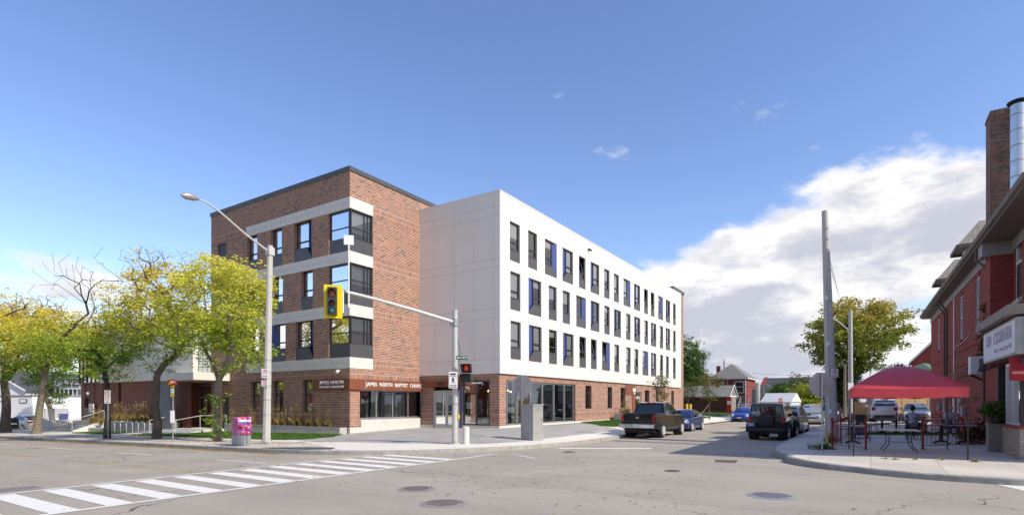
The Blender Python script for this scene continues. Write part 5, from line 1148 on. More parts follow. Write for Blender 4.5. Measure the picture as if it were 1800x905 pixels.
q = MB(); [q.box(x,x+.03,-.232,-.22,.03,.44) for x in (-.22,-.14,-.06,.02,.10,.18,.25)]; obj('ribs', q, m_galv, mb_)
obj('upper_box', MB().extr([(-.29,-.26,.47),(.31,-.26,.47),(.31,-.26,1.27),(-.29,-.26,1.22)], (0,.66,0)), m_pink, mb_, bevel=.02)
obj('chute_flap', MB().box(-.24,.26,-.30,-.26,1.04,1.13), m_signw, mb_, bevel=.01); obj('label_plate', MB().box(-.24,.26,-.275,-.26,.95,1.03), M_('label_blue', (.08,.12,.5), .4), mb_)
q = MB().lathe((-.292,.05,.98), [(.16,-.012),(.16,0)], 20, 'X'); obj('round_emblem', q, M_('emblem_mauve', (.38,.22,.28), .5), mb_)
# utility pole at the right
px_, py_ = hit(1464,775,gs); pz_ = gs(px_,py_); pd = cs*px_+sn*py_
up = root('utility_pole', (px_,py_,pz_), 'very tall round concrete utility pole beside the red tent', 'pole'); ztp = EYE+(HZ-371)/F*pd-pz_; tv = Vector(RV(-.36,0,ztp))
obj('pole', MB().tube([(0,0,-.2),tv*.5,tv], [.24,.19,.125], 16), m_concp, up, smooth=60)
q = MB(); v0 = Vector(RV(-.17,-.17,0)); q.tube([v0, tv*.5+v0*.86, tv*.72+v0*.75], .028, 6); obj('conduit', q, m_galv, up)
q = MB()
for f_ in [.2+.045*k for k in range(17)]: p = tv*f_+Vector(RV(0,-.2*(1-f_*.35),0)); q.boxm(p, (.05,.05,.03))
obj('step_bolts', q, m_black, up)
q = MB(); [q.boxm(tv*f_+v0*.9,(.12,.12,.18)) for f_ in (.42,.62,.13)]; obj('junction_box', q, m_signw, up)
q = MB(); [q.tube([tv*f_,tv*f_+Vector((0,0,.04))], .245-.11*f_, 14) for f_ in (.34,.46,.6,.18)]; obj('straps', q, m_galv, up)
t = root('no_parking_sign', (px_,py_,pz_), 'small white no parking plate on the tall concrete utility pole', 'sign'); v1 = Vector(RV(-.1,-.32,0)); parking_sign(t, EYE+(HZ-656)/F*pd-pz_, .30, .36, c=tuple(v1))
t = root('sign_post', tuple(at(1452,22.5))+(.2,), 'plain grey metal post with a yellow foot behind the stop sign', 'post'); obj('post', MB().boxm((0,0,1.5),(.06,.06,3.0)), m_galv, t); obj('yellow_foot', MB().boxm(tuple(RV(.02,-.06,.3)),(.07,.07,.6)), bpy.data.materials['yellow_paint'], t)
# second pole with lamp arm
qx, qy = at(1495,44.); t = root('street_lamp', (qx,qy,.15), 'slim pale street lamp pole in front of the maple, arm reaching left', 'street lamp'); zt2 = EYE+(HZ-545)/F*44-.15
obj('pole', MB().tube([(0,0,-.1),(0,0,zt2)], [.20,.13], 10), m_concp, t, smooth=60); a0 = Vector((0,0,EYE+(HZ-583)/F*44-.15)); a1 = Vector(RV(-1.6,0,EYE+(HZ-557)/F*44-.15))
obj('arm', MB().tube([a0, a0.lerp(a1,.6)+Vector((0,0,.1)), a1], .05, 8), m_alum, t, smooth=60); obj('lamp_head', MB().tube([a1, a1+Vector(RV(-.5,0,.05))], [.1,.14], 8), m_signw, t, smooth=60)
q = Vector(RV(-.1,-.2,0)); blade(t, .45, .75, m_signw, c=(q.x,q.y,EYE+(HZ-681)/F*44-.15), name='sign_plate')
x, y = at(1485,50.); t = tag(obj('utility_pole', MB().tube([(0,0,0),(0,0,5.2)], [.14,.10], 10), m_bark2, smooth=60), 'short thin wooden pole between the lamp pole and the maple', 'pole'); t.location = (x,y,.15)
x, y = at(1332,80.); t = tag(obj('utility_pole', MB().tube([(0,0,0),(0,0,4.6)], [.35,.32], 10), m_concp, smooth=60), 'stubby pale pole standing right of the red house', 'pole'); t.location = (x,y,.2)
# overhead wires
def wire(label, A, B, sag=.6, r=.012, name='overhead_wire', group='overhead wires'):
    A, B = Vector(A), Vector(B); pts = [A.lerp(B,k/12)-Vector((0,0,sag*4*(k/12)*(1-k/12))) for k in range(13)]
    return tag(obj(name, MB().tube(pts, r, 4), m_black), label, 'wire', group)
def W3(px, py, d): x, y = at(px, d); return (x, y, EYE+(HZ-py)/F*d)
for i, (a, b_, lb) in enumerate(((W3(1320,655,95),W3(1460,659,60),'topmost thin wire above the dark-roofed hall'),(W3(1320,664,95),W3(1460,668,60),'second thin wire above the dark-roofed hall'),(W3(1320,672,95),W3(1460,672,60),'third thin wire, crossing the hall roof'),(W3(1320,682,95),W3(1462,684,60),'lowest thin wire, crossing the hall roof'))): wire(lb, a, b_, .15, .02)
wire('thin cable sloping from the tall utility pole top down behind the maple', W3(1455,440,25.3), W3(1478,530,58), .1, .010); wire('second thin cable sloping from the tall pole to the maple', W3(1457,460,25.3), W3(1482,540,58), .1, .010)
wire('black wire running from the brick eave towards the maple crown', W3(1655,538,30), W3(1560,543,60), .3, .016); wire('thin wire from the eave sloping to the maple trunk', W3(1625,603,50), W3(1560,592,60), .1, .014)
# yellow bollards
for p, lb in ((1207,'left one of two yellow bollards at the end of the long building'),(1213.5,'right one of two yellow bollards at the end of the long building')):
    x, y = at(p, 68); t = tag(obj('yellow_bollard', MB().lathe((0,0,0), [(.17,0),(.17,1.15),(.13,1.25),(0,1.3)], 14), bpy.data.materials['yellow_paint'], smooth=50), lb, 'bollard', 'yellow bollards'); t.location = (x,y,gz(x,y))
# square planter in front of the ground floor windows
x, y = at(1091,47.5); planter(x, x+2.2, YW-1.6, YW-.3, gz(x,YW-1), gz(x,YW-1)+.6, 'square concrete planter with grasses by the residents entrance')
for k_ in range(3): og(x+.4+.6*k_, YW-.9, gz(x,YW-1)+.5, 1., k_+30, ('leftmost','middle','rightmost')[k_]+' grass clump in the square planter by the residents entrance', 'grass clumps in the square planter')
# ------------------------------------------------------------------ vehicles
def paint(name, col, metal=.25, rough=.28):
    m, nt, b = newmat(name); setc(b.inputs['Base Color'], col); b.inputs['Metallic'].default_value = metal; b.inputs['Roughness'].default_value = rough; b.inputs['Coat Weight'].default_value = .35 if 'black' in name else .8; b.inputs['Coat Roughness'].default_value = .04; return m
m_tyre = M_('tyre_rubber', (.022,.022,.022), .85); m_rim = M_('alloy_rim', (.72,.72,.72), .35, .35, var=.05); m_hole = M_('rim_shadow', (.02,.02,.02), .8)
m_cglass = M_('car_glass', (.012,.015,.017), .04, var=.0, spec=.9, coat=.6); m_trim = M_('black_plastic', (.02,.02,.021), .55); m_chrome = M_('chrome', (.6,.6,.6), .12, 1., var=.02)
m_tail = lens('tail_light_red', (.50,.012,.015)); m_head = M_('headlight', (.62,.64,.66), .12, .3, var=.05, spec=.8); m_plate = M_('licence_plate', (.7,.72,.75), .4, var=.02)
def lerp_tab(tab, x):
    for (a, p), (b, q) in zip(tab[:-1], tab[1:]):
        if x <= b: return p+(q-p)*clamp((x-a)/(b-a))
    return tab[-1][1]
def car(name, label, loc, rot, K, group=None, cat='car'):
    """x forward, y left. K: L W top(side outline, rear to front) cab(4+ pts) wheels r belt etc."""
    t = root(name, loc, label, cat, group, rot); L, W = K['L'], K['W']; hw = W/2; r = K['r']; wx = K['wx']; gc = K.get('gc', .22); pm = K['paint']
    sc_ = K.get('scale', 1.); t.scale = (sc_,)*3
    top = K['top']; bot = []
    x0, x1 = top[0][0], top[-1][0]
    arcs = []
    for w in sorted(wx, reverse=True):                                   # walk the bottom from the front to the rear
        ra = r*1.14; a0 = math.asin(clamp((gc-r)/ra, -1, 1))
        for k in range(11): a = a0+(math.pi-2*a0)*k/10; arcs.append((w+ra*math.cos(a), r+ra*math.sin(a)))
    prof = list(top)+arcs
    taper = K.get('taper', .10); nose = K.get('nose', .16); tum = K.get('tum', .05); zb = K.get('belt', .95)
    def wp(x, y, z):
        e = max(0, (abs(x)-(L/2-.75))/.75); u = abs(y)/hw
        yy = y*(1-taper*e*e)*(1-tum*max(0,(z-.55))/.5 if z > .55 else 1-.02*(.55-z)/.4)
        xx = x-math.copysign(nose*e*u*u, x) if e > 0 else x
        return (xx, yy, z)
    cx_, cz_ = 0, .62
    def slab(prof, ys, ins):
        mb = MB(); n = len(prof); cc = (sum(p[0] for p in prof)/n, sum(p[1] for p in prof)/n)
        for y, i_ in zip(ys, ins):
            for p in prof:
                dx = p[0]-cc[0]; z = p[1]; q = (p[0]-clamp(dx*3,-1,1)*i_*(1 if abs(dx) > L*.3 else .0), z-(i_ if z > .5 else 0)) if i_ else p
                mb.v.append(wp(q[0], y, q[1]))
        m_ = len(ys)
        for j in range(m_-1):
            for k in range(n): mb.f.append((j*n+k, j*n+(k+1)%n, (j+1)*n+(k+1)%n, (j+1)*n+k))
        mb.f.append(tuple(range(n))); mb.f.append(tuple((m_-1)*n+k for k in range(n))[::-1]); return mb
    ys = [hw*q for q in (-1,-.965,-.88,-.6,0,.6,.88,.965,1)]; ins = [.045,.015,.004,0,0,0,.004,.015,.045]
    body = obj('body', slab(prof, ys, ins), pm, t, smooth=38)
    # greenhouse
    cab = K['cab']; zt = max(p[1] for p in cab); z0 = min(p[1] for p in cab); wb, wt = K.get('cw', (.93,.77)); f = lambda z: hw*(wb+(wt-wb)*((z-z0)/(zt-z0)))
    mb = MB(); n = len(cab); fr = (-1,-.97,-.85,0,.85,.97,1); dn = (.05,.018,.004,0,.004,.018,.05)
    cxm = sum(p[0] for p in cab)/n
    for q, d_ in zip(fr, dn):
        for p in cab: k = (p[1]-z0)/(zt-z0); mb.v.append((p[0]-(.05*q*q+d_*.3)*math.copysign(1,p[0]-cxm)*k, q*f(p[1]), p[1]-(d_*k)+.03*(1-q*q)*(k > .9)))
    for j in range(6):
        for k in range(n): mb.f.append((j*n+k, j*n+(k+1)%n, (j+1)*n+(k+1)%n, (j+1)*n+k))
    mb.f.append(tuple(range(n))); mb.f.append(tuple(6*n+k for k in range(n))[::-1])
    obj('cabin', mb, K.get('roofpaint', pm), t, smooth=35)
    for P in K['side']:
        for s in (-1, 1): obj('side_window', MB().add([(p[0], s*(f(p[1])+.006), p[1]) for p in P], [tuple(range(len(P)))]), m_cglass, t, recalc=False)
    def across(name, pa, pb, w0, w1, off=.012, mt=m_cglass):
        (xa,za),(xb,zb_) = pa, pb; d_ = Vector((xb-xa,0,zb_-za)).normalized(); nn = Vector((-d_.z,0,d_.x)); nn = nn if nn.z > 0 or abs(nn.z) < 1e-3 else -nn
        if abs(d_.x) < .25: nn = Vector((math.copysign(1, xa-cxm),0,abs(nn.z)))
        nn = nn.normalized(); m_ = MB(); cols = 7
        for i in range(cols):
            q = -1+2*i/(cols-1)
            for (x,z,w) in ((xa,za,w0),(xb,zb_,w1)): k = (z-z0)/(zt-z0); p = Vector((x-.05*(q*w)**2*math.copysign(1,x-cxm)*k, q*w*f(z), z+.0))+nn*off; m_.v.append(tuple(p))
        for i in range(cols-1): m_.f.append((2*i,2*i+1,2*i+3,2*i+2))
        return obj(name, m_, mt, t, recalc=False)
    W_, Rr = K['wind'], K['rear']
    across('windshield', W_[0], W_[1], .88, .88); across('rear_window', Rr[0], Rr[1], K.get('rw',.85), K.get('rw',.85))
    # wheels
    for w in wx:
        for s in (-1, 1):
            wr = bpy.data.objects.new('wheel', None); wy = s*(hw-.11); tw = K.get('tw', .11)
            ty_ = MB().lathe((w, wy, r), [(r*.62,-tw),(r*.93,-tw),(r,-tw*.7),(r,tw*.7),(r*.93,tw),(r*.62,tw)], 26, 'Y'); wo = obj('wheel', ty_, m_tyre, t, smooth=40); bpy.data.objects.remove(wr)
            rm = MB().lathe((w, wy+s*(tw+.004), r), [(r*.62,-.02),(r*.64,.04*s),(r*.57,.03*s),(.04,.015*s),(0,.02*s)] if s > 0 else [(r*.62,.02),(r*.64,.04*s),(r*.57,.03*s),(.04,.015*s),(0,.02*s)], 26, 'Y'); obj('rim', rm, m_rim, wo, smooth=40)
            hs_ = MB()
            for k in range(5):
                a = 2*math.pi*k/5+.3; c = Vector((w+math.cos(a)*r*.36, wy+s*(tw+.030), r+math.sin(a)*r*.36)); u = Vector((math.cos(a),0,math.sin(a))); v = Vector((-u.z,0,u.x))
                hs_.quad(c-u*r*.12-v*r*.03, c-u*r*.12+v*r*.03, c+u*r*.13+v*r*.085, c+u*r*.13-v*r*.085)
            obj('spoke_gaps', hs_, m_hole, wo, recalc=False)
            wl = MB(); n_a = 14; ra = r*1.13                      # dark inner wheel well
            wl.lathe((w, s*(hw-.30), r), [(ra,-.10),(ra,.10)], 22, 'Y'); 
            obj('wheel_well', wl, m_hole, wo)
    obj('underbody', MB().box(-L*.44,L*.44,-hw*.82,hw*.82,gc*.75,gc+.25), m_trim, t)
    # lamps, plates, mirrors, handles
    for q in K['tail']:
        for s in (-1, 1):
            x, y, z, sx, sy, sz = q; p = wp(x, s*y, z); obj('tail_light', MB().boxm(p, (sx,sy,sz)), m_tail, t, bevel=.015)
    for q in K['head']:
        for s in (-1, 1):
            x, y, z, sx, sy, sz = q; p = wp(x, s*y, z); M2 = Euler((0, R(K.get('hang',25)), s*R(K.get('hyaw',-25)))).to_matrix(); obj('headlight', MB().boxm(p, (sx,sy,sz), M2), m_head, t, bevel=.02)
    for s in (-1, 1):
        m_ = K['mir']; obj('mirror', MB().boxm((m_[0], s*(hw+.08), m_[1]), (.14,.22,.15)).bar((m_[0],s*(hw-.06),m_[1]-.05),(m_[0],s*(hw+.06),m_[1]-.04),.04), K.get('mirpaint', pm), t, bevel=.02)
    for hx, hz in K.get('handles', []):
        for s in (-1, 1): p = wp(hx, s*hw, hz); obj('door_handle', MB().boxm((p[0],p[1]+s*.012,p[2]), (.18,.03,.03)), K.get('handlemat', pm), t)
    gr = MB()
    for hx, za, zb_ in K.get('gaps', []):
        for s in (-1, 1): a_, b_ = wp(hx, s*hw, za), wp(hx, s*hw, zb_); a_ = Vector(a_)+Vector((0,s*.001,0)); b_ = Vector(b_)+Vector((0,s*.001,0)); gr.bar(a_, b_, .009)
    if gr.v: obj('door_gaps', gr, m_hole, t)
    for nm, x, z, w, h, mt in K.get('plates', []): obj(nm, MB().boxm((x,K.get('py',0) if nm == 'licence_plate' else 0,z), (.02,w,h)), mt, t, bevel=.004)
    return t
def sedan(paintm, **k):
    K = dict(L=4.55, W=1.80, r=.33, wx=(-1.33,1.35), gc=.22, paint=paintm, belt=.93,
      top=[(-2.15,.24),(-2.27,.45),(-2.25,.70),(-2.2,.98),(-2.05,1.04),(-1.55,1.06),(-.9,1.0),(0,.95),(.75,.94),(1.1,.93),(1.6,.86),(2.0,.76),(2.17,.66),(2.26,.50),(2.25,.34),(2.15,.20)],
      cab=[(-1.95,1.0),(-1.45,1.22),(-.95,1.38),(-.5,1.44),(.0,1.445),(.35,1.40),(.75,1.2),(1.2,.93)], cw=(.93,.66),
      side=[[(-1.45,1.05),(-1.15,1.27),(-.78,1.36),(-.4,1.385),(-.36,.99)],[(-.30,.985),(-.33,1.39),(.1,1.385),(.3,1.34),(.85,1.02),(.85,.97)]],
      wind=((1.12,.975),(.40,1.375)), rear=((-1.85,1.06),(-1.05,1.345)),
      tail=[(-2.16,.70,.84,.2,.38,.14)], head=[(2.02,.62,.665,.34,.36,.13)], mir=(.78,1.02), handles=[(-.55,.80),(.4,.79)], gaps=[(-.33,.28,.94),(.85,.4,.92)],
      plates=[('licence_plate',-2.275,.62,.5,.15,m_plate),('licence_plate',2.275,.42,.4,.13,m_plate),('grille',2.25,.60,.9,.08,m_trim),('lower_grille',2.262,.33,1.2,.12,m_trim)])
    K.update(k); return K
def hatch(paintm, **k):
    K = dict(L=3.85, W=1.70, r=.31, wx=(-1.2,1.22), gc=.2, paint=paintm, belt=.95,
      top=[(-1.82,.24),(-1.92,.42),(-1.90,.75),(-1.84,1.0),(-1.0,1.02),(.3,.98),(.95,.97),(1.4,.90),(1.72,.78),(1.86,.62),(1.9,.45),(1.84,.22)],
      cab=[(-1.85,.98),(-1.70,1.30),(-1.45,1.48),(-1.0,1.53),(-.2,1.54),(.25,1.49),(.7,1.25),(1.2,.95)], cw=(.94,.70),
      side=[[(-1.55,1.05),(-1.40,1.36),(-1.0,1.44),(-.45,1.46),(-.42,1.02)],[(-.35,1.02),(-.38,1.46),(.1,1.45),(.25,1.40),(.8,1.08),(.8,1.02)]],
      wind=((1.1,1.0),(.35,1.43)), rear=((-1.83,1.06),(-1.60,1.40)), rw=.80, tail=[(-1.86,.70,.90,.12,.22,.30)], head=[(1.68,.58,.74,.3,.34,.2)], mir=(.75,1.05), handles=[(-.6,.85),(.35,.84)], gaps=[(-.4,.28,.96),(.8,.4,.95)],
      plates=[('licence_plate',-1.93,.72,.5,.14,m_plate),('brake_light',-1.60,1.49,.4,.06,m_tail),('lower_bumper',-1.925,.36,1.2,.16,m_trim),('grille',1.9,.52,.9,.16,m_trim)])
    K.update(k); return K
def van(paintm, **k):
    K = dict(L=5.1, W=1.98, r=.34, wx=(-1.5,1.55), gc=.2, paint=paintm, belt=1.02, taper=.12,
      top=[(-2.45,.24),(-2.54,.45),(-2.52,.8),(-2.47,1.08),(-1.4,1.08),(.5,1.05),(1.35,1.04),(1.9,.93),(2.3,.80),(2.47,.64),(2.53,.45),(2.46,.22)],
      cab=[(-2.46,1.04),(-2.34,1.50),(-2.15,1.70),(-1.6,1.76),(-.3,1.77),(.35,1.70),(.95,1.40),(1.6,1.03)], cw=(.95,.78),
      side=[[(-2.25,1.12),(-2.12,1.58),(-1.45,1.64),(-1.4,1.1)],[(-1.32,1.1),(-1.36,1.645),(-.35,1.66),(-.3,1.09)],[(-.2,1.09),(-.24,1.66),(.15,1.64),(.35,1.58),(1.15,1.14),(1.15,1.09)]],
      wind=((1.48,1.08),(.5,1.62)), rear=((-2.45,1.14),(-2.27,1.60)), rw=.84, tail=[(-2.49,.83,1.0,.14,.16,.42)], head=[(2.26,.68,.76,.36,.38,.18)], mir=(1.15,1.15), handles=[(-.6,.95),(.55,.94)], gaps=[(-.25,.28,1.04),(.95,.42,1.02),(-1.36,.7,1.04)],
      plates=[('licence_plate',-2.55,.80,.5,.15,m_plate),('licence_plate',2.545,.42,.42,.13,m_plate),('grille',2.52,.60,1.0,.12,m_trim)])
    K.update(k); return K
def suv(paintm, **k):
    K = van(paintm, L=4.7, W=1.9, r=.37, wx=(-1.38,1.4), gc=.26, top=[(-2.25,.3),(-2.34,.5),(-2.32,.8),(-2.28,1.1),(-1.2,1.12),(.5,1.1),(1.1,1.1),(1.7,1.04),(2.1,.96),(2.27,.78),(2.33,.5),(2.27,.28)],
      cab=[(-2.27,1.08),(-2.15,1.5),(-1.98,1.72),(-1.4,1.77),(-.1,1.78),(.3,1.72),(.7,1.45),(1.15,1.09)],
      side=[[(-2.05,1.16),(-1.93,1.6),(-1.3,1.66),(-1.25,1.15)],[(-1.15,1.15),(-1.18,1.66),(-.25,1.67),(-.2,1.14)],[(-.12,1.14),(-.15,1.67),(.12,1.65),(.25,1.6),(.8,1.2),(.8,1.14)]],
      wind=((1.06,1.13),(.4,1.64)), rear=((-2.26,1.2),(-2.08,1.62)), tail=[(-2.29,.8,1.05,.12,.16,.4)], head=[(2.1,.66,.88,.3,.36,.2)], mir=(.8,1.2), handles=[(-.55,1.0),(.4,.98)], gaps=[(-.18,.35,1.1),(.85,.5,1.08)],
      plates=[('licence_plate',-2.35,.85,.5,.15,m_plate),('licence_plate',2.34,.5,.42,.13,m_plate),('grille',2.31,.72,1.0,.2,m_trim)])
    K.update(k); return K
p_black, p_navy, p_blue, p_silver, p_gold, p_dk, p_white, p_grey = (paint('black_car_paint',(.005,.005,.006),.0,.15), paint('navy_car_paint',(.02,.035,.16),.4,.25), paint('blue_car_paint',(.03,.08,.42),.35,.25), paint('silver_car_paint',(.48,.48,.46),.5,.3), paint('pale_silver_paint',(.42,.40,.36),.5,.3), paint('charcoal_car_paint',(.03,.035,.045),.4,.25), paint('white_car_paint',(.78,.77,.75),0,.3), paint('grey_car_paint',(.25,.26,.27),.5,.3))
# black pickup with crew cab
PK = dict(L=5.82, W=2.02, r=.40, wx=(-1.62,1.95), gc=.40, paint=p_black, taper=.05, nose=.08, tum=.03, belt=1.15, tw=.13,
   top=[(-2.80,.62),(-2.82,.75),(-2.80,1.30),(-2.72,1.36),(-1.0,1.34),(-.95,1.28),(.5,1.26),(1.5,1.24),(2.3,1.20),(2.62,1.12),(2.72,.85),(2.78,.6),(2.70,.42),(2.45,.40)],
   cab=[(-.98,1.24),(-.86,1.75),(-.72,1.90),(-.3,1.95),(.55,1.95),(.85,1.88),(1.2,1.6),(1.62,1.22)], cw=(.93,.76),
   side=[[(-.78,1.30),(-.68,1.76),(-.1,1.83),(-.06,1.29)],[(.03,1.29),(0,1.83),(.6,1.83),(.78,1.76),(1.15,1.42),(1.22,1.3)]],
   wind=((1.52,1.28),(.95,1.80)), rear=((-.975,1.34),(-.83,1.80)), rw=.83, tail=[(-2.78,.90,1.05,.10,.17,.40)], head=[(2.62,.74,.95,.25,.36,.26)], mir=(1.2,1.38), mirpaint=m_trim,
   handles=[(-.75,1.13),(.25,1.13)], gaps=[(-.03,.5,1.24),(1.2,.6,1.22),(-.98,.5,1.3)], plates=[('tailgate_emblem',-2.835,1.15,.16,.16,m_chrome),('brake_light',-.84,1.885,.5,.06,m_tail)])
bx0_ = 29.9+1.62; ty0 = 10.56
pk = car('pickup_truck', 'black crew-cab pickup truck with chrome rear bumper parked at the kerb before the white-clad block', (bx0_,ty0,0), 0, PK, cat='pickup truck')
obj('bed_cover', MB().box(-2.70,-1.0,-.86,.86,1.34,1.365), m_trim, pk)
q = MB(); q.extr([(-2.98,-.98,.56),(-2.80,-1.0,.56),(-2.80,-1.0,.78),(-2.98,-.98,.78)], (0,1.98,0)); obj('rear_bumper', q, m_chrome, pk, bevel=.03)
obj('licence_plate', MB().boxm((-2.99,0,.68),(.02,.34,.17)), m_plate, pk); obj('tow_hitch', MB().box(-3.08,-2.8,-.04,.04,.42,.5), m_trim, pk)
obj('tailgate_panel', MB().boxm((-2.825,0,1.06),(.02,1.52,.46)), p_black, pk, bevel=.02); obj('tailgate_handle', MB().boxm((-2.84,0,1.2),(.02,.3,.09)), m_trim, pk)
# black off-road car with a spare wheel
JK = dict(L=4.3, W=1.80, r=.405, wx=(-1.35,1.55), gc=.45, paint=p_black, taper=.02, nose=.02, tum=.0, belt=1.1, tw=.13,
   top=[(-1.98,.52),(-2.0,.6),(-2.0,1.18),(-1.98,1.20),(0,1.2),(.75,1.2),(.8,1.18),(1.6,1.14),(1.95,1.08),(2.0,.9),(2.0,.55)],
   cab=[(-1.98,1.16),(-1.94,1.80),(-1.85,1.86),(-1.0,1.87),(.2,1.86),(.35,1.80),(.72,1.16)], cw=(.95,.84),
   side=[[(-1.75,1.24),(-1.72,1.74),(-.95,1.75),(-.92,1.24)],[(-.82,1.24),(-.84,1.75),(-.18,1.75),(-.14,1.24)],[(-.05,1.24),(-.08,1.75),(.25,1.73),(.55,1.28),(.55,1.24)]],
   wind=((.68,1.22),(.38,1.76)), rear=((-1.975,1.26),(-1.945,1.74)), rw=.84, tail=[(-2.01,.80,1.02,.06,.16,.26)], head=[(2.0,.5,.92,.06,.2,.2)], hang=0, hyaw=0, mir=(.6,1.3), mirpaint=m_trim,
   handles=[(-.7,1.08),(.05,1.08)], handlemat=m_trim, gaps=[(-.12,.5,1.18),(.6,.55,1.16),(-.9,.6,1.18)], plates=[('brake_light',-2.09,1.50,.2,.06,m_tail)])
jp = car('offroad_car', 'black boxy off-road car with a covered spare wheel, parked at the right kerb', (32.75,4.42,0), R(-1.5), JK, cat='car')
obj('spare_wheel_cover', MB().lathe((-2.10,.0,1.05), [(.39,.12),(.40,.04),(.36,-.05),(.28,-.08),(0,-.09)], 30, 'X'), m_trim, jp, smooth=45)
obj('spare_bracket', MB().boxm((-2.02,0,1.1),(.12,.3,.3)), m_trim, jp)
q = MB(); q.boxm((-2.14,0,.56),(.22,1.66,.20)); obj('rear_bumper', q, m_trim, jp, bevel=.03)
q = MB()
for w in (-1.35,1.55):
    for s in (-1,1):
        pts = [(w+.53*math.cos(a), s*.96, .42+.53*math.sin(a)) for a in [math.pi*k/8 for k in range(9)]]; q.tube(pts, .07, 6)
obj('fender_flares', q, m_trim, jp, smooth=50); obj('licence_plate', MB().boxm((-2.02,.74,.80),(.02,.32,.17)), M_('blue_plate', (.3,.42,.62), .4), jp)
q = MB().box(-2.01,-2.0,.45,.72,1.38,1.44); obj('window_sticker', q, m_signw, jp); q = MB().tube([(-1.99,0,1.3),(-1.995,-.45,1.36)], .012, 5); obj('wiper', q, m_trim, jp)
car('sedan', 'dark navy sedan parked nose towards us in front of the black pickup', (39.0,10.95,0), R(180), sedan(p_navy))
car('sedan', 'bright blue sedan facing us at the far left kerb near the red house', (61.6,11.15,0), R(180), sedan(p_blue))
car('sedan', 'grey sedan roof just visible behind the bright blue sedan', (69,11.2,0), R(180), sedan(p_grey))
car('minivan', 'pale silver minivan with red tail lights parked ahead of the black off-road car', (40.3,4.5,0), R(-1), van(p_gold, W=1.95), cat='van')
car('minivan', 'silver van facing us with a blue-tinted windshield at the right kerb', (58.0,4.5,0), R(180), van(p_silver), cat='van')
car('suv', 'dark suv parked behind the silver van beside the tall concrete pole', (66.5,3.6,0), R(180), suv(p_dk, scale=1.08))
car('sedan', 'small dark car far down the side street, left of the tall pole', (88,4.4,0), R(180), sedan(p_dk))
x, y = at(1552,43.5); car('hatchback', 'white hatchback seen from behind under the red tent, in front of the wooden fence', (x,y,gs(x,y)+.22), R(2), hatch(p_white, scale=1.12))
x, y = at(1614,44); car('sedan', 'dark grey car behind the seated people, beside the brick wall', (x,y+.2,gs(x,y)+.1), R(180), sedan(p_grey))
x, y = hit(45,758,gz); x, y = at(45,54.5); car('sedan', 'silver car parked at the far left behind the tree trunks', (x,y,rz(x,y)+.05), R(90+10), sedan(p_silver, scale=1.05))
x, y = at(-28,58); car('sedan', 'second pale car at the very left edge, partly outside the photo', (x,y,rz(x,y)+.05), R(95), sedan(p_white))
# ------------------------------------------------------------------ red brick corner building at the right
RA = R(.96); ca, sa = math.cos(RA), math.sin(RA); OX, OY, OZ = 23.5, -4.72, .1; CK = .88; OL = (OX*CK, OY*CK, EYE+(OZ-EYE)*CK)
cafe = root('corner_building', OL, 'old red brick corner building with dormers and a tall chimney at the right edge', 'building', rot=RA); cafe.scale = (CK,)*3
def ray_l(px): r = ray(px); return (r[0]*ca+r[1]*sa, -r[0]*sa+r[1]*ca)
CAMX, CAMY = (-OX*ca-OY*sa), (OX*sa-OY*ca)
def onC(px, yl=0.):                                                # local x on the plane local y = yl
    r = ray_l(px); return CAMX+r[0]*(yl-CAMY)/r[1]
def dC(px, yl=0.): r = ray_l(px); return (yl-CAMY)/r[1]           # depth
def zC(px, py, yl=0.): return EYE+(HZ-py)/F*dC(px, yl)-OZ
def onF(px, xl): r = ray_l(px); return CAMY+r[1]*(xl-CAMX)/r[0]   # local y on the plane local x = xl
WFLAG = False
def LC(name, mb, mat, **k): return obj(name, mb, mat, cafe, **k)
XE = 33.5; XR = onC(1752, .0); EZ = 8.75; PC = lambda a, z, o=0.: (a, o, z); REC = -.55; PC2 = lambda a, z, o=0.: (a, REC+o, z)
print('cafe', XR, onC(1622), onC(1729,.75), onC(1786,.75), zC(1718,485), zC(1718,590), zC(1688,595), zC(1690,524))
wins_r = [(onC(1722.5),onC(1717.5),zC(1720,590),zC(1720,486)), (onC(1692.5),onC(1688),zC(1690,597),zC(1690,520)), (onC(1651.5),onC(1647.5),zC(1649,617),zC(1649,562))]
wins_r = [(a, a+.95, z0, z1) for a, b, z0, z1 in wins_r]
gw_ = [(onC(1686),onC(1686)+.95,1.2,3.1),(onC(1660),onC(1660)+1.0,1.2,3.1),(onC(1675.5),onC(1675.5)+.9,.05,2.6)]
w = MB(); wall(w, PC, XR+.9, XE, -.3, EZ, [h+(.16,) for h in wins_r+gw_])
w.quad((XE,0,-.3),(XE,-9,-.3),(XE,-9,EZ),(XE,0,EZ)); w.box(XR,XR+.9,-.9,.22,-.3,EZ+.1)      # chimney breast
aw = (onC(1796,REC),onC(1782,REC)); aw = (aw[0], aw[0]+1.05); az = (zC(1789,528,REC), zC(1789,400,REC))
wall(w, PC2, 0., XR, 3.2, EZ, [(aw[0],aw[1],az[0],az[1],.18)]); w.quad((-.0,REC,3.2),(0.,-9,3.2),(0.,-9,EZ),(-.0,REC,EZ)); w.quad((-.0,REC,3.2),(XR,REC,3.2),(XR,-9,3.2),(0.,-9,3.2))
LC('brick_wall', w, m_oldbrick, recalc=False)
q = MB()
for k_, (z, h, o) in enumerate(((zC(1700,612)+.0,.14,.05),(zC(1700,640)+.0,.10,.04),(3.35,.08,.05))): q.box(XR+.9,XE,0,o,z,z+h)
for a, b, z0, z1 in wins_r: q.box(a-.08,b+.08,0,.08,z0-.14,z0-.001); q.box(a-.06,b+.06,0,.04,z1+.001,z1+.22)
LC('string_courses', q, m_oldbrick)
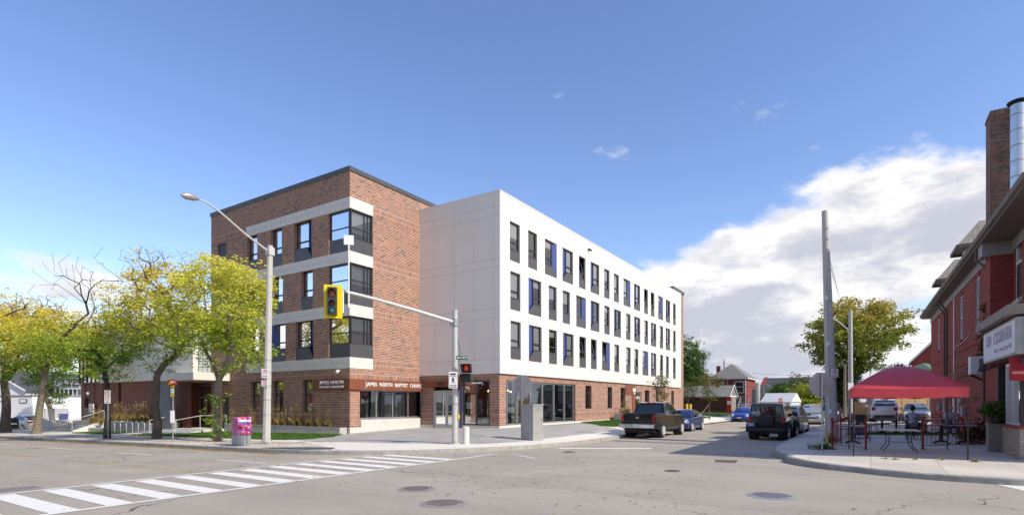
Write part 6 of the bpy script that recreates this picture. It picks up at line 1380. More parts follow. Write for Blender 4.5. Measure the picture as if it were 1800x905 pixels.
for i, (a, b, z0, z1) in enumerate(wins_r+gw_[:2]):
    f = MB()
    for u in (a, b-.07): f.box(u,u+.07,-.12,-.02,z0,z1)
    for z in (z0, (z0+z1)/2-.04, z1-.09): f.box(a+.07,b-.07,-.12,-.02,z,z+.08)
    wd = LC('window', f, m_signw); obj('pane', MB().quad((a,-.08,z0),(b,-.08,z0),(b,-.08,z1),(a,-.08,z1)), m_cglass, wd, recalc=False)
a, b = aw; z0, z1 = az; f = MB()
for u in (a, b-.09): f.box(u,u+.09,REC-.15,REC-.02,z0,z1)
for z in (z0, (z0+z1)/2, z1-.2): f.box(a+.09,b-.09,REC-.15,REC-.02,z,z+.09)
wd = LC('arched_window', f, m_signw); obj('pane', MB().quad((a,REC-.1,z0),(b,REC-.1,z0),(b,REC-.1,z1),(a,REC-.1,z1)), m_cglass, wd, recalc=False); obj('grille', MB().box(a+.1,b-.1,REC-.04,REC-.02,z0+.1,(z0+z1)/2), m_dkgr, wd)
q = MB(); n = 10; cxa = (a+b)/2
for k_ in range(n):
    t0, t1 = math.pi*k_/n, math.pi*(k_+1)/n; rr0, rr1 = (b-a)/2+.02, (b-a)/2+.28; zz = z1-.15
    q.extr([(cxa+rr0*math.cos(t0),REC+.001,zz+.55*rr0*math.sin(t0)),(cxa+rr1*math.cos(t0),REC+.001,zz+.75*rr1*math.sin(t0)),(cxa+rr1*math.cos(t1),REC+.001,zz+.75*rr1*math.sin(t1)),(cxa+rr0*math.cos(t1),REC+.001,zz+.55*rr0*math.sin(t1))], (0,.05,0))
LC('window_arch', q, m_oldbrick); LC('stone_sill', MB().box(a-.12,b+.12,REC,REC+.12,z0-.18,z0-.001), m_conc)
dd = LC('side_door', MB().box(gw_[2][0],gw_[2][1],-.12,-.06,.0,2.6), m_signw); obj('handle', MB().box(gw_[2][0]+.1,gw_[2][0]+.14,-.06,.0,1.,1.15), m_alu, dd)
# eaves: frieze, soffit, gutter, roof
m_eave = M_('eave_brown_grey', (.16,.13,.11), .7, var=.15); m_frz = M_('frieze_grey', (.30,.29,.29), .7, var=.1); m_roof = M_('shingle_grey', (.30,.265,.21), .9, var=.35, scale=7, bmp=.3)
q = MB(); q.box(XR+.9,XE,.001,.05,EZ-.42,EZ+.02); q.box(0.,XR,REC+.001,REC+.05,EZ-.42,EZ+.02); LC('frieze', q, m_frz)
q = MB(); q.box(-.15,XE+.5,-1.2,.58,EZ+.02,EZ+.10); q.box(-.15,0.,-9,-1.2,EZ+.02,EZ+.10); LC('soffit', q, m_eave)
q = MB(); q.extr([(-.15,.56,EZ+.08),(-.15,.70,EZ+.13),(-.15,.73,EZ+.30),(-.15,.56,EZ+.30)], (XE+.65,0,0)); q.box(-.15,XE+.5,.50,.5599,EZ+.05,EZ+.26); LC('gutter', q, m_eave)
q = MB(); q.add([(-.15,.6,EZ+.26),(XE+.5,.6,EZ+.26),(XE-2,-4.4,EZ+1.9),(2.,-4.4,EZ+1.9),(-.15,-9.4,EZ+.26),(XE+.5,-9.4,EZ+.26)], [(0,1,2,3),(0,3,4),(3,2,5,4),(1,5,2)]); LC('roof', q, m_roof)
q = MB(); q.box(XR-.1,XR,REC,.5,EZ-.55,EZ+.02); q.box(XR,XR+.9,.22,.5,EZ-.5,EZ+.02); LC('eave_block', q, m_frz)
# chimney and steel flue
chx = XR; chz = zC(1741,196,.2); q = MB(); q.box(XR,XR+.95,-1.35,.22,EZ+.1,chz-.25); q.box(XR-.03,XR+.98,-1.38,.25,chz-.25,chz-.12); q.box(XR,XR+.95,-1.35,.22,chz-.12,chz); LC('chimney', q, m_chim)
fxl = XR-2.0; fyl = onF(1790,fxl); fd = (fxl-CAMX)/ray_l(1790)[0]; fz0, fz1 = EYE+(HZ-320)/F*fd-OZ, EYE+(HZ-185)/F*fd-OZ
q = MB().tube([(fxl,fyl,fz0-1.5),(fxl,fyl,fz1)], .25, 20); fl = LC('steel_flue', q, M_('bright_steel', (.6,.6,.6), .25, .9, var=.08), smooth=50)
for k_ in range(5): z = fz0+(fz1-fz0)*(k_+.3)/5; obj('flue_band', MB().tube([(fxl,fyl,z),(fxl,fyl,z+.05)], .262, 20), m_galv, fl, smooth=50)
q = MB().lathe((fxl,fyl,fz1), [(.16,0),(.16,.1),(.36,.1),(.36,.14),(.05,.24),(0,.24)], 20); obj('flue_cap', q, m_dkgr, fl, smooth=30)
# dormers
def dormer(pa, pyl, pb, zl):
    xa = onC(pa, -.2); xb_ = xa+2.3; z0 = EZ+.2; zt = zC(pa, pyl, .25); g = LC('dormer', MB().box(xa+.3,xb_-.3,-3.0,-.25,z0,zt), m_frz)
    q = MB(); c = (xa+xb_)/2; rz_ = zt+1.55
    q.add([(xa-.15,.25,zt),(xb_+.15,.25,zt),(xb_+.15,-4,zt),(xa-.15,-4,zt),(c,-.9,rz_),(c,-4,rz_)], [(0,1,4),(1,2,5,4),(0,4,5,3),(0,3,2,1)]); obj('dormer_roof', q, m_roof, g)
    q = MB(); q.box(xa-.15,xb_+.15,.2501,.30,zt-.16,zt+.03); q.box(xa-.2,xa-.1501,-4,.25,zt-.16,zt+.03); q.box(xb_+.1501,xb_+.2,-4,.25,zt-.16,zt+.03); obj('fascia_board', q, m_eave, g)
    f = MB(); f.box(c-.5,c+.5,-.249,-.19,z0+.1,zt-.1); wd = obj('window', f, m_signw, g); 
    f = MB(); f.box(xa+.295,xa+.299,-1.3,-.5,z0+.2,zt-.15); obj('side_boards', f, m_eave, g)
dormer(1660,470,0,0); dormer(1700,404,0,0)
# drain pipes, conduits
q = MB().tube([(onC(1664,.12),.12,.2),(onC(1664,.12),.12,EZ-.9),(onC(1664,.12),.55,EZ-.1)], .055, 8); LC('downpipe', q, m_dkgr, smooth=50)
q = MB().tube([(onC(1660,.12),.12,3.2),(onC(1660,.12),.12,EZ-.9),(onC(1660,.12),.5,EZ-.2)], .045, 8); LC('downpipe', q, m_dkgr, smooth=50)
q = MB().tube([(onC(1677,.08),.08,.3),(onC(1677,.08),.08,EZ-.5)], .04, 8); LC('white_downpipe', q, m_signw, smooth=50)
q = MB().tube([(XR+1.3,.5,EZ+.1),(XR+1.3,.5,EZ-.45),(XR+1.15,.2,EZ-.8),(XR+1.0,.1,EZ-.8)], .06, 8); LC('gutter_outlet', q, m_eave, smooth=50)
q = MB().tube([(onC(1677,.06),.06,zC(1677,611,.06)),(onC(1690,.06),.06,zC(1690,603,.06)),(onC(1702,.06),.06,zC(1702,592,.06)),(onC(1702,.06),.06,zC(1702,588,.06))], .022, 6); LC('conduit', q, m_signw, smooth=50)
q = MB()
for d_ in (0, .18, .33): q.tube([(onC(1630,.1),.1,3.1+d_*.9),(onC(1664,.16),.16,3.25+d_),(onC(1700,.2),.2,3.35+d_)], .022, 5)
LC('black_cables', q, m_black)
# meters and vents near the door
for p, z, s_ in ((1651,1.5,.35),(1694,1.35,.4),(1690,2.0,.25)): LC('meter_box', MB().boxm((onC(p,.1),.12,z),(s_,.2,s_*1.3)), m_galv, bevel=.02)
# ivy on the wall
ivy = []; rs = random.Random(5)
for _ in range(420):
    u = rs.random(); xx = XR+1.0+abs(rs.gauss(0,.35)); ivy.append((xx, .05, 3.2+u*3.2)) if rs.random() < .55 else ivy.append((XR+1.0+rs.uniform(0,2.2), .06, 3.4+abs(rs.gauss(0,.5))))
me = leaves_mesh(ivy, 3400, .12, 9, .4, .07, .8); me.materials.append(leaf_mat('ivy_leaves', [(.05,.02,.012),(.12,.035,.02),(.10,.09,.02),(.2,.05,.03)])); o = bpy.data.objects.new('ivy', me); COL.objects.link(o); o.parent = cafe
tag(o, kind='stuff')
# shop front under the sign
SX = onC(1786,.72); S2 = onC(1729,.72); GF = .30; q = MB(); m_post = M_('dark_timber', (.035,.028,.026), .6)
w = MB(); b0, b1 = onC(1765,GF), onC(1727,GF)
w.box(b0,XR+.9,-.2,GF,-.3,3.25) if b0 < XR+.9 else None
w.box(SX+.1,XR+.9,-.25,-.1,-.3,3.25); LC('shop_wall', w, m_oldbrick)
lb = brick_mat('pale_buff_brick', [(.48,.40,.33),(.56,.48,.40),(.38,.30,.25),(.50,.42,.35),(.28,.2,.17)], (.3,.26,.22), bw=.28, bh=.085)
q = MB(); q.box(SX-.0,b0,-.2,.62,-.3,.95); q.box(SX,SX+.3,-3.,-.2,-.3,.95); LC('base_wall', q, lb); q = MB(); q.box(SX-.04,b0+.02,-.2,.66,.95,1.05); q.box(SX-.04,SX+.3,-3.,-.2,.95,1.05); LC('base_coping', q, m_oldbrick)
wx0, wx1 = onC(1793,.5), onC(1771,.5); f = MB()
wx0 = SX+.05
for u in (wx0, wx0+(wx1-wx0)*.55, wx1-.1): f.box(u,u+.09,.42,.55,1.05,3.2)
f.box(wx0,wx1,.42,.55,1.05,1.13); f.box(wx0,wx1,.42,.55,3.1,3.2); wd = LC('shop_window', f, m_signw); obj('pane', MB().quad((wx0,.47,1.1),(wx1,.47,1.1),(wx1,.47,3.2),(wx0,.47,3.2)), m_gstore, wd, recalc=False); obj('curtain', MB().quad((wx0,.3,1.1),(wx0+(wx1-wx0)*.5,.3,1.1),(wx0+(wx1-wx0)*.5,.3,3.2),(wx0,.3,3.2)), m_blind, wd, recalc=False)
q = MB(); q.box(b0-.16,b0-.001,.3,.5,-.2,3.25); LC('timber_post', q, m_post); LC('timber_post', MB().box(XR+.6,XR+.75,GF,GF+.06,-.2,3.25), m_post); LC('timber_post', MB().box(SX-.01,SX+.04,.35,.62,1.05,3.25), m_post)
# shop cornice and lightbox sign (a separate thing)
q = MB(); q.box(SX-.15,S2+.2,REC,.95,zC(1786,552,.72),zC(1786,552,.72)+.32); q.box(SX-.15,SX+.6,-4,REC,zC(1786,552,.72),zC(1786,552,.72)+.32); LC('shop_cornice', q, M_('weathered_timber', (.30,.25,.21), .8, var=.2))
zs1, zs0 = zC(1786,556,.72), zC(1786,622,.72)
sg = root('shop_sign', OL, 'faded white lightbox sign with worn lettering on the corner of the brick shop', 'sign', rot=RA); sg.scale = (CK,)*3
m_fadedw = M_('faded_sign_face', (.78,.79,.84), .5, var=.05, scale=2); m_fadl = M_('faded_mauve_letter', (.42,.40,.50), .6)
q = MB(); q.box(SX,S2,.30,.72,zs0,zs1); obj('face', MB().box(SX+.08,S2-.08,.721,.735,zs0+.08,zs1-.08), m_fadedw, sg); obj('box', q, m_signback, sg, bevel=.01)
q = MB(); q.box(SX-.06,SX-.0,-3.6,.5,zs0,zs1); obj('side_box', q, m_signback, sg); obj('side_face', MB().box(SX-.075,SX-.061,-3.5,.40,zs0+.08,zs1-.08), m_signw, sg)
def stext(s, xl, xr, zc, h, mat, bold=.02):
    o = text_obj('lettering', s, .3, mat, sg, Matrix.Identity(4), ext=.003, off=bold); co = np.empty(len(o.data.vertices)*3); o.data.vertices.foreach_get('co', co); co = co.reshape(-1,3); lo, hi = co.min(0), co.max(0)
    sx, sz = (xl-xr)/(hi[0]-lo[0]), h/(hi[1]-lo[1]); o.data.transform(frameM((xl,.742,zc), (-1,0,0), (0,0,1)) @ Matrix.Diagonal((sx,sz,1,1)) @ Matrix.Translation((-lo[0],-(lo[1]+hi[1])/2,0)))
wd_ = S2-SX; stext('OLD', S2-.12*wd_, S2-.30*wd_, zs0+.66*(zs1-zs0), .42, m_fadl); stext('CORNER', S2-.38*wd_, S2-.93*wd_, zs0+.66*(zs1-zs0), .46, m_fadl); stext('bar and grill', S2-.40*wd_, S2-.9*wd_, zs0+.27*(zs1-zs0), .2, m_fadl, .008)
sg['label'] = 'faded white lightbox sign with worn lettering on the corner of the brick shop'
# red awning
aw_ = root('awning', OL, 'red striped shop awning below the faded sign at the right edge', 'awning', rot=RA); aw_.scale = (CK,)*3
m_awn = M_('awning_red', (.42,.02,.025), .8, var=.15); za = zC(1795,622,.8)
xa0 = SX+.12; q = MB(); q.add([(xa0+.1,-3.,za),(xa0+.1,.85,za),(xa0-.35,.85,za-.45),(xa0-.35,-3.,za-.45),(xa0-.35,.85,za-.80),(xa0-.35,-3.,za-.80)], [(0,1,2,3),(3,2,4,5)]); q.add([(xa0+.1,.85,za),(xa0-.35,.85,za-.45),(xa0-.35,.85,za-.80),(xa0+.1,.85,za-.75)], [(0,1,2,3)]); obj('canvas', q, m_awn, aw_, recalc=False)
q = MB().box(xa0-.354,xa0-.351,-3,.85,za-.58,za-.50); obj('stripe', q, M_('awning_pink', (.75,.25,.22), .8), aw_)
# air conditioner
acx = onC(1702,.75); ac = root('air_conditioner', OL, 'old white air conditioner box sticking out of the brick wall beside the tent', 'air conditioner', rot=RA); ac.scale = (CK,)*3
z1_, z0_ = zC(1692,632,.75), zC(1692,661,.75); obj('casing', MB().box(acx-.6,acx+.05,.05,.75,z0_,z1_), m_signw, ac, bevel=.02); obj('grille', MB().box(acx-.61,acx-.601,.15,.45,z0_+.12,z1_-.12), m_zinc, ac); obj('bracket', MB().bar((acx-.5,.02,z0_-.4),(acx-.5,.7,z0_-.02),.05).bar((acx,.02,z0_-.4),(acx,.7,z0_-.02),.05), m_black, ac); q = MB(); [q.bar((acx-.62,.2+.1*k_,z0_+.1),(acx-1.6,.3+.05*k_,z0_+.2+.08*k_),.04) for k_ in range(4)]; obj('pipes', q, m_black, ac)
# planter box with a green plant
x, y = hit(1752,792,gs); z = gs(x,y); pb = root('planter_box', (x,y,z), 'tall grey box planter beside the shop front at the right', 'planter', rot=RA)
hh = zat(x,y,745)-z; m_plb = M_('planter_grey', (.25,.235,.21), .7, var=.12); obj('box', MB().box(-.24,.24,-.24,.24,0,hh), m_plb, pb, bevel=.02); obj('rim', MB().box(-.26,.26,-.26,.26,hh-.06,hh+.02), m_plb, pb, bevel=.01)
pt = root('potted_plant', (x,y,z+hh), 'bushy green plant in a dark pot on top of the tall grey planter', 'plant'); obj('pot', MB().lathe((0,0,0), [(.15,0),(.2,.25),(.22,.26),(.0,.25)], 16), m_black, pt, smooth=40)
rs = random.Random(6); me = leaves_mesh([(rs.gauss(0,.17),rs.gauss(0,.17),.42+rs.gauss(0,.14)) for _ in range(80)], 1400, .09, 4, -.2, .06, .6); me.materials.append(lm_g); o = bpy.data.objects.new('foliage', me); COL.objects.link(o); o.parent = pt
def shrub(px, py, zf, h, w, n, mat, label, name='plant', cat='plant', ls=.1):
    x, y = hit(px,py,zf); z = zf(x,y); t = root(name, (x,y,z), label, cat); rs = random.Random(px); st = MB()
    P = [(rs.gauss(0,w*.5),rs.gauss(0,w*.5),abs(rs.gauss(h*.5,h*.25))) for _ in range(60)]; [st.tube([(0,0,0),p], .008, 4) for p in P[:14]]
    obj('stems', st, m_bark, t); me = leaves_mesh(P, n, ls, int(px), .1, .05, .6); me.materials.append(mat); o = bpy.data.objects.new('foliage', me); COL.objects.link(o); o.parent = t
shrub(1447,789,gs,.14,.36,900,lm_g,'low green weeds growing round the stop sign post','weeds','weeds',.06); shrub(1461,779,gs,.3,.18,350,lm_g,'weeds at the foot of the tall concrete pole','weeds','weeds',.08)
shrub(1722,778,gs,.75,.3,900,lm_dk,'dark shrub in a pot against the brick wall behind the railing'); shrub(1700,779,gs,.5,.3,500,lm_br,'small brownish plant against the brick wall behind the railing')
for i, (p, q_) in enumerate(((1556,806),(1573,807),(1609,807),(1655,808),(1711,811),(1716,811))): shrub(p,q_,gs,.05,.07,60,lm_y,('first','second','third','fourth','fifth','sixth')[i]+' tiny yellow-green weed from the left in the pavement joint','weeds','weeds',.035)

# ------------------------------------------------------------------ patio: tent, railings, tables, people
m_tent = M_('tent_red_fabric', (.60,.05,.06), .5, var=.06, scale=2, coat=.15)
ta = Vector((*hit(1498.4,801,gs),0)); tb = Vector((ta.x+.2,onX(1704,ta.x+.2),0)); u = (tb-ta); Wt = u.length; u.normalize(); v = Vector((-u.y,u.x,0)); 
if v.dot(Vector((cs,sn,0))) < 0: v = -v
tent = root('canopy_tent', (ta.x,ta.y,gs(ta.x,ta.y)), 'red pop-up canopy tent with dark legs over the cafe patio', 'tent'); Tz = tent.location.z
def TL(a, b, z): p = u*a+v*b; return (p.x,p.y,z)
Dt = 3.0; zv0 = EYE+(HZ-698)/F*(cs*ta.x+sn*ta.y)-Tz; zv1 = zv0+.30; pk_ = EYE+(HZ-645)/F*(cs*ta.x+sn*ta.y+1.4)-Tz
q = MB(); N = 14
for j in range(N+1):
    for i in range(N+1):
        a, b = Wt*i/N, Dt*j/N; e = max(abs(2*i/N-1), abs(2*j/N-1)); ed = 1-e; zz = zv1+(pk_-zv1)*(1-(e)**1.6)+.02*math.sin(9*a)*math.sin(8*b)*(1-e); sag = .05*math.sin(math.pi*i/N)*(e > .98 and (j in (0,N)))
        if j in (0,N): sag = .05*math.sin(math.pi*i/N)
        elif i in (0,N): sag = .05*math.sin(math.pi*j/N)
        else: sag = 0
        q.v.append(TL(a,b,zz-sag))
for j in range(N):
    for i in range(N): k_ = j*(N+1)+i; q.f.append((k_,k_+1,k_+N+2,k_+N+1))
obj('roof_canvas', q, m_tent, tent, smooth=40, recalc=True)
q = MB(); ring = [(i/N*Wt,0) for i in range(N+1)]+[(Wt,j/N*Dt) for j in range(1,N+1)]+[(Wt-i/N*Wt,Dt) for i in range(1,N+1)]+[(0,Dt-j/N*Dt) for j in range(1,N)]
n = len(ring)
for k_, (a, b) in enumerate(ring):
    f_ = (k_%N)/N; s_ = .05*math.sin(math.pi*f_); ox = .03*math.sin(k_*2.1); q.v += [TL(a,b,zv1-s_+.003), TL(a+(.0 if 0<a<Wt else ox*.3),b+(-.02 if b == 0 else .02),zv0-s_*.6+.015*math.sin(k_*1.7))]
for k_ in range(n): k2 = (k_+1)%n; q.f.append((2*k_,2*k2,2*k2+1,2*k_+1))
obj('valance', q, m_tent, tent, recalc=False)
for k_, (a, b) in enumerate(((.03,.03),(Wt-.03,.03),(Wt-.03,Dt-.03),(.03,Dt-.03))):
    zl = gs(ta.x+u.x*a+v.x*b, ta.y+u.y*a+v.y*b)-Tz; obj('leg', MB().bar(TL(a,b,zl),TL(a,b,zv1),.035), m_black, tent)
q = MB()
for A, B in (((0,0),(Wt,0)),((Wt,0),(Wt,Dt)),((Wt,Dt),(0,Dt)),((0,Dt),(0,0))):
    for k_ in range(4):
        f0, f1 = k_/4, (k_+1)/4; h0, h1 = (zv1-.10, zv1-.32) if k_ % 2 else (zv1-.32, zv1-.10); P = lambda f_, h: TL(clamp(A[0]+(B[0]-A[0])*f_,.06,Wt-.06), clamp(A[1]+(B[1]-A[1])*f_,.06,Dt-.06), h); q.bar(P(f0,h0),P(f1,h1),.016)
obj('truss_bars', q, m_black, tent); obj('finial', MB().tube([TL(Wt/2,Dt/2,pk_-.02),TL(Wt/2,Dt/2,pk_+.07)], .02, 6), m_black, tent)
# wrought railings
m_rred = M_('rail_dark_red', (.26,.012,.016), .5, .1, var=.15); m_cream = M_('rail_cream', (.55,.50,.42), .6)
def scroll(mb, c, r, d, up, n=16, turns=1.6):
    c, d, up = Vector(c), Vector(d).normalized(), Vector(up); P = [c+d*(r*(1-k/n*.75)*math.cos(k/n*turns*6.28))+up*(r*(1-k/n*.75)*math.sin(k/n*turns*6.28)) for k in range(n+1)]; mb.tube(P, .009, 4)
def iron_rail(A, B, label, nb=12, h=1.0, posts=(1,1), cream=False, ph=1.08):
    A = Vector(A); B = Vector(B); t = root('iron_railing', tuple(A), label, 'railing', 'wrought iron railings round the patio'); D = B-A; D.z = 0; L = D.length; dn_ = D.normalized(); Z = Vector((0,0,1))
    q = MB(); q.bar(Z*h, D+Z*h, .03,.02); q.bar(Z*.12, D+Z*.12, .03,.02); q.bar(Z*(h-.16), D+Z*(h-.16), .02)
    for k_ in range(1, nb): p = D*k_/nb; q.bar(p+Z*.12, p+Z*(h-.16), .014)
    obj('bars', q, m_rred, t)
    q = MB(); m_ = max(2, int(L/.32))
    for k_ in range(m_): scroll(q, D*((k_+.5)/m_)+Z*(h-.08), .07, dn_*(1 if k_%2 else -1), Z)
    obj('scrolls', q, m_cream if cream else m_rred, t)
    for k_, p in enumerate((Vector((0,0,0)), D)):
        if posts[k_]: q = MB().tube([p, p+Z*ph], .035, 8).lathe((p.x,p.y,ph), [(.045,0),(.05,.03),(.0,.08)], 10).tube([p, p+Z*.02], .09, 10); obj('post', q, m_rred, t, smooth=50)
def H(px, py): x, y = hit(px,py,gs); return (x,y,gs(x,y))
P0, P1, P2, P3 = H(1463,787), H(1522,790.5), H(1622,789), H(1750,781)
iron_rail(P0, P1, 'short dark red iron railing between the tall pole and the tent opening', 7, cream=True)
iron_rail(P0, H(1478,777), 'dark red iron railing returning beside the tall concrete pole', 5, posts=(0,1)); iron_rail(H(1478,777), H(1492,764), 'dark red iron railing running back from the tall concrete pole', 7, posts=(0,1))
iron_rail(P2, P3, 'dark red iron railing in front of the right-hand tables, ending at the planter', 18, cream=True)
iron_rail(H(1497,762), H(1576,758), 'black-looking iron railing behind the tables, in front of the white hatchback', 16, posts=(1,1)); iron_rail(H(1576,758), H(1690,759), 'iron railing behind the seated people beside the grass strip', 20, posts=(0,1))
# tables and chairs
m_top = M_('table_top_pale', (.42,.41,.40), .35, var=.08); m_iron2 = M_('black_iron', (.016,.014,.014), .55)
def pedestal_table(px, py, w, dpt, label, rot=0., top=m_top, h=.75):
    x, y, z = H(px,py); t = root('cafe_table', (x,y,z), label, 'table', 'pedestal tables on the patio', rot=rot)
    obj('table_top', MB().box(-w/2,w/2,-dpt/2,dpt/2,h-.035,h), top, t, bevel=.01); 
    for c in ((-w*.26,w*.26) if w > 1 else (0,)):
        q = MB().lathe((c,0,0), [(.07,.06),(.05,.12),(.045,.35),(.06,.5),(.04,.62),(.1,h-.036)], 12); obj('pedestal', q, m_iron2, t, smooth=50)
        q = MB(); [q.tube([(c,0,.12),(c+.16*math.cos(a),.16*math.sin(a),.10),(c+.33*math.cos(a),.33*math.sin(a),.03)], [.04,.03,.03], 6) for a in (.78,2.36,3.93,5.5)]; obj('base', q, m_iron2, t, smooth=50)
    return t
RU = math.atan2(u.y, u.x)
pedestal_table(1498,779,.85,.7,'small pale-topped cafe table behind the short red railing', RU); pedestal_table(1675,780,1.35,.75,'long pale-topped cafe table behind the right-hand red railing', RU); pedestal_table(1563,762,1.2,.7,'dark cafe table in front of the white hatchback', RU, M_('table_top_dark',(.10,.10,.10),.4)); pedestal_table(1640,762,1.2,.7,'cafe table between the two seated people', RU)
x, y, z = H(1583,794); ft = root('folding_table', (x,y,z), 'white-topped folding table with black bent-tube legs at the front of the patio', 'table', rot=RU+.06); Wf = 1.12
obj('table_top', MB().box(-Wf/2,Wf/2,-.02,.72,.70,.735), m_top, ft, bevel=.01)
for s_ in (-1,1):
    q = MB()
    for yb in (.04,.64): q.tube([(s_*.31,yb,.70),(s_*.31,yb,.34),(s_*.34,yb,.2),(s_*.46,yb,.06),(s_*.49,yb,.0)], .016, 6)
    q.bar((s_*.31,.04,.34),(s_*.31,.64,.34),.02); obj('leg', q, m_black, ft, smooth=50)
obj('cross_bar', MB().bar((-.31,.04,.33),(.31,.04,.33),.022), m_black, ft)
def iron_chair(px, py, rot, label, plate=False):
    x, y, z = H(px,py); t = root('patio_chair', (x,y,z), label, 'chair', 'dark metal patio chairs', rot=rot)     # faces local +x
    obj('seat', MB().box(-.21,.23,-.22,.22,.43,.455), m_iron2, t, bevel=.01)
    q = MB(); q.tube([(-.20,-.21,.45),(-.26,-.21,.88),(-.27,-.12,.93),(-.27,.12,.93),(-.26,.21,.88),(-.20,.21,.45)], .014, 6); [q.bar((-.215,c,.48),(-.265,c,.9),.012) for c in (-.12,-.04,.04,.12)]; q.bar((-.24,-.2,.66),(-.24,.2,.66),.016); obj('backrest', q, m_iron2, t, smooth=50)
    for a, b in ((-.19,-.2),(-.19,.2),(.2,-.2),(.2,.2)): obj('leg', MB().tube([(a,b,.43),(a*1.15,b*1.05,0)], .013, 6), m_iron2, t)
    q = MB(); [q.tube([(-.24,s_*.22,.66),(.1,s_*.23,.67),(.18,s_*.22,.6),(.18,s_*.21,.45)], .012, 6) for s_ in (-1,1)]; obj('armrests', q, m_iron2, t, smooth=50)
A0 = math.atan2(sn, cs)
iron_chair(1606,772,A0+.2-.55,'dark metal chair carrying the person in the grey patterned shirt'); iron_chair(1516,776,A0+2.3,'dark chair at the small table behind the short red railing'); iron_chair(1653,772,A0+1.6,'dark chair left of the long table on the right'); iron_chair(1700,770,A0+3.6,'dark chair right of the long table by the brick wall'); iron_chair(1484,770,A0-.3,'dark chair behind the small table next to the tall pole'); iron_chair(1530,762,A0+.4,'dark chair left of the table in front of the white hatchback'); iron_chair(1592,757,A0+3.4,'dark chair right of the table in front of the white hatchback'); iron_chair(1668,766,A0+2.9,'dark metal chair carrying the bald person facing the street')
# mobility scooter
x, y, z = H(1513,769); ms = root('mobility_scooter', (x,y,z), 'dark blue mobility scooter behind the small table on the left of the patio', 'scooter', rot=A0+2.6); mbl = paint('scooter_blue', (.03,.03,.16))
obj('chassis', MB().box(-.55,.5,-.22,.22,.14,.26), mbl, ms, bevel=.04); obj('motor_cover', MB().box(-.6,-.15,-.25,.25,.26,.48), mbl, ms, bevel=.05); obj('seat', MB().box(-.5,-.02,-.24,.24,.56,.66), m_trim, ms, bevel=.04); obj('backrest', MB().boxm((-.5,0,.88),(.1,.44,.46)), m_trim, ms, bevel=.04); obj('seat_post', MB().tube([(-.3,0,.45),(-.3,0,.58)], .05, 8), m_black, ms)
obj('tiller', MB().tube([(.42,0,.2),(.36,0,.92)], .035, 8).bar((.34,-.26,.95),(.34,.26,.95),.035), m_black, ms); obj('basket', MB().box(.42,.66,-.2,.2,.6,.84), m_iron2, ms, bevel=.01); obj('front_shroud', MB().extr([(.5,-.16,.14),(.5,-.16,.6),(.38,-.16,.62),(.34,-.16,.2)], (0,.32,0)), mbl, ms, bevel=.02)
for a, b in ((.42,-.24),(.42,.24),(-.42,-.26),(-.42,.26)): obj('wheel', MB().lathe((a,b,.13), [(.05,-.04),(.12,-.045),(.13,0),(.12,.045),(.05,.04)], 16, 'Y'), m_tyre, ms, smooth=40)
# seated people: one continuous skinned body each
def skin_mesh(name, verts, edges, mat, parent, sub=2, rootv=0):
    me = bpy.data.meshes.new(name); me.from_pydata([v_[:3] for v_ in verts], edges, []); o = bpy.data.objects.new(name, me); COL.objects.link(o)
    md = o.modifiers.new('s', 'SKIN'); sv = me.skin_vertices[0].data
    for i, v_ in enumerate(verts): r = v_[3]; sv[i].radius = (r, v_[4] if len(v_) > 4 else r); sv[i].use_root = (i == rootv)
    sb_ = o.modifiers.new('u', 'SUBSURF'); sb_.levels = sub; sb_.render_levels = sub
    dg = bpy.context.evaluated_depsgraph_get(); m2 = bpy.data.meshes.new_from_object(o.evaluated_get(dg)); bpy.data.objects.remove(o)
    m2.materials.clear(); m2.materials.append(mat); m2.shade_smooth(); o = bpy.data.objects.new(name, m2); COL.objects.link(o); o.parent = parent; return o
m_skin = M_('skin_tone', (.42,.24,.16), .6, var=.04); m_hair = M_('dark_hair', (.015,.012,.010), .8, var=.2, scale=20); m_jean = M_('blue_denim', (.03,.05,.13), .9, var=.2, scale=12); m_shoe = M_('white_shoe', (.5,.5,.5), .6)
m, nt, b = newmat('grey_patterned_shirt'); n1 = noise_n(nt, 11, 4, .6); c = mixc(nt, mr(nt, n1, .46, .54), (.20,.19,.27), (.55,.52,.60)); nt.links.new(c, b.inputs['Base Color']); b.inputs['Roughness'].default_value = .9; m_shirt = m
m_shirt2 = M_('pale_grey_shirt', (.46,.45,.46), .9, var=.15, scale=9)
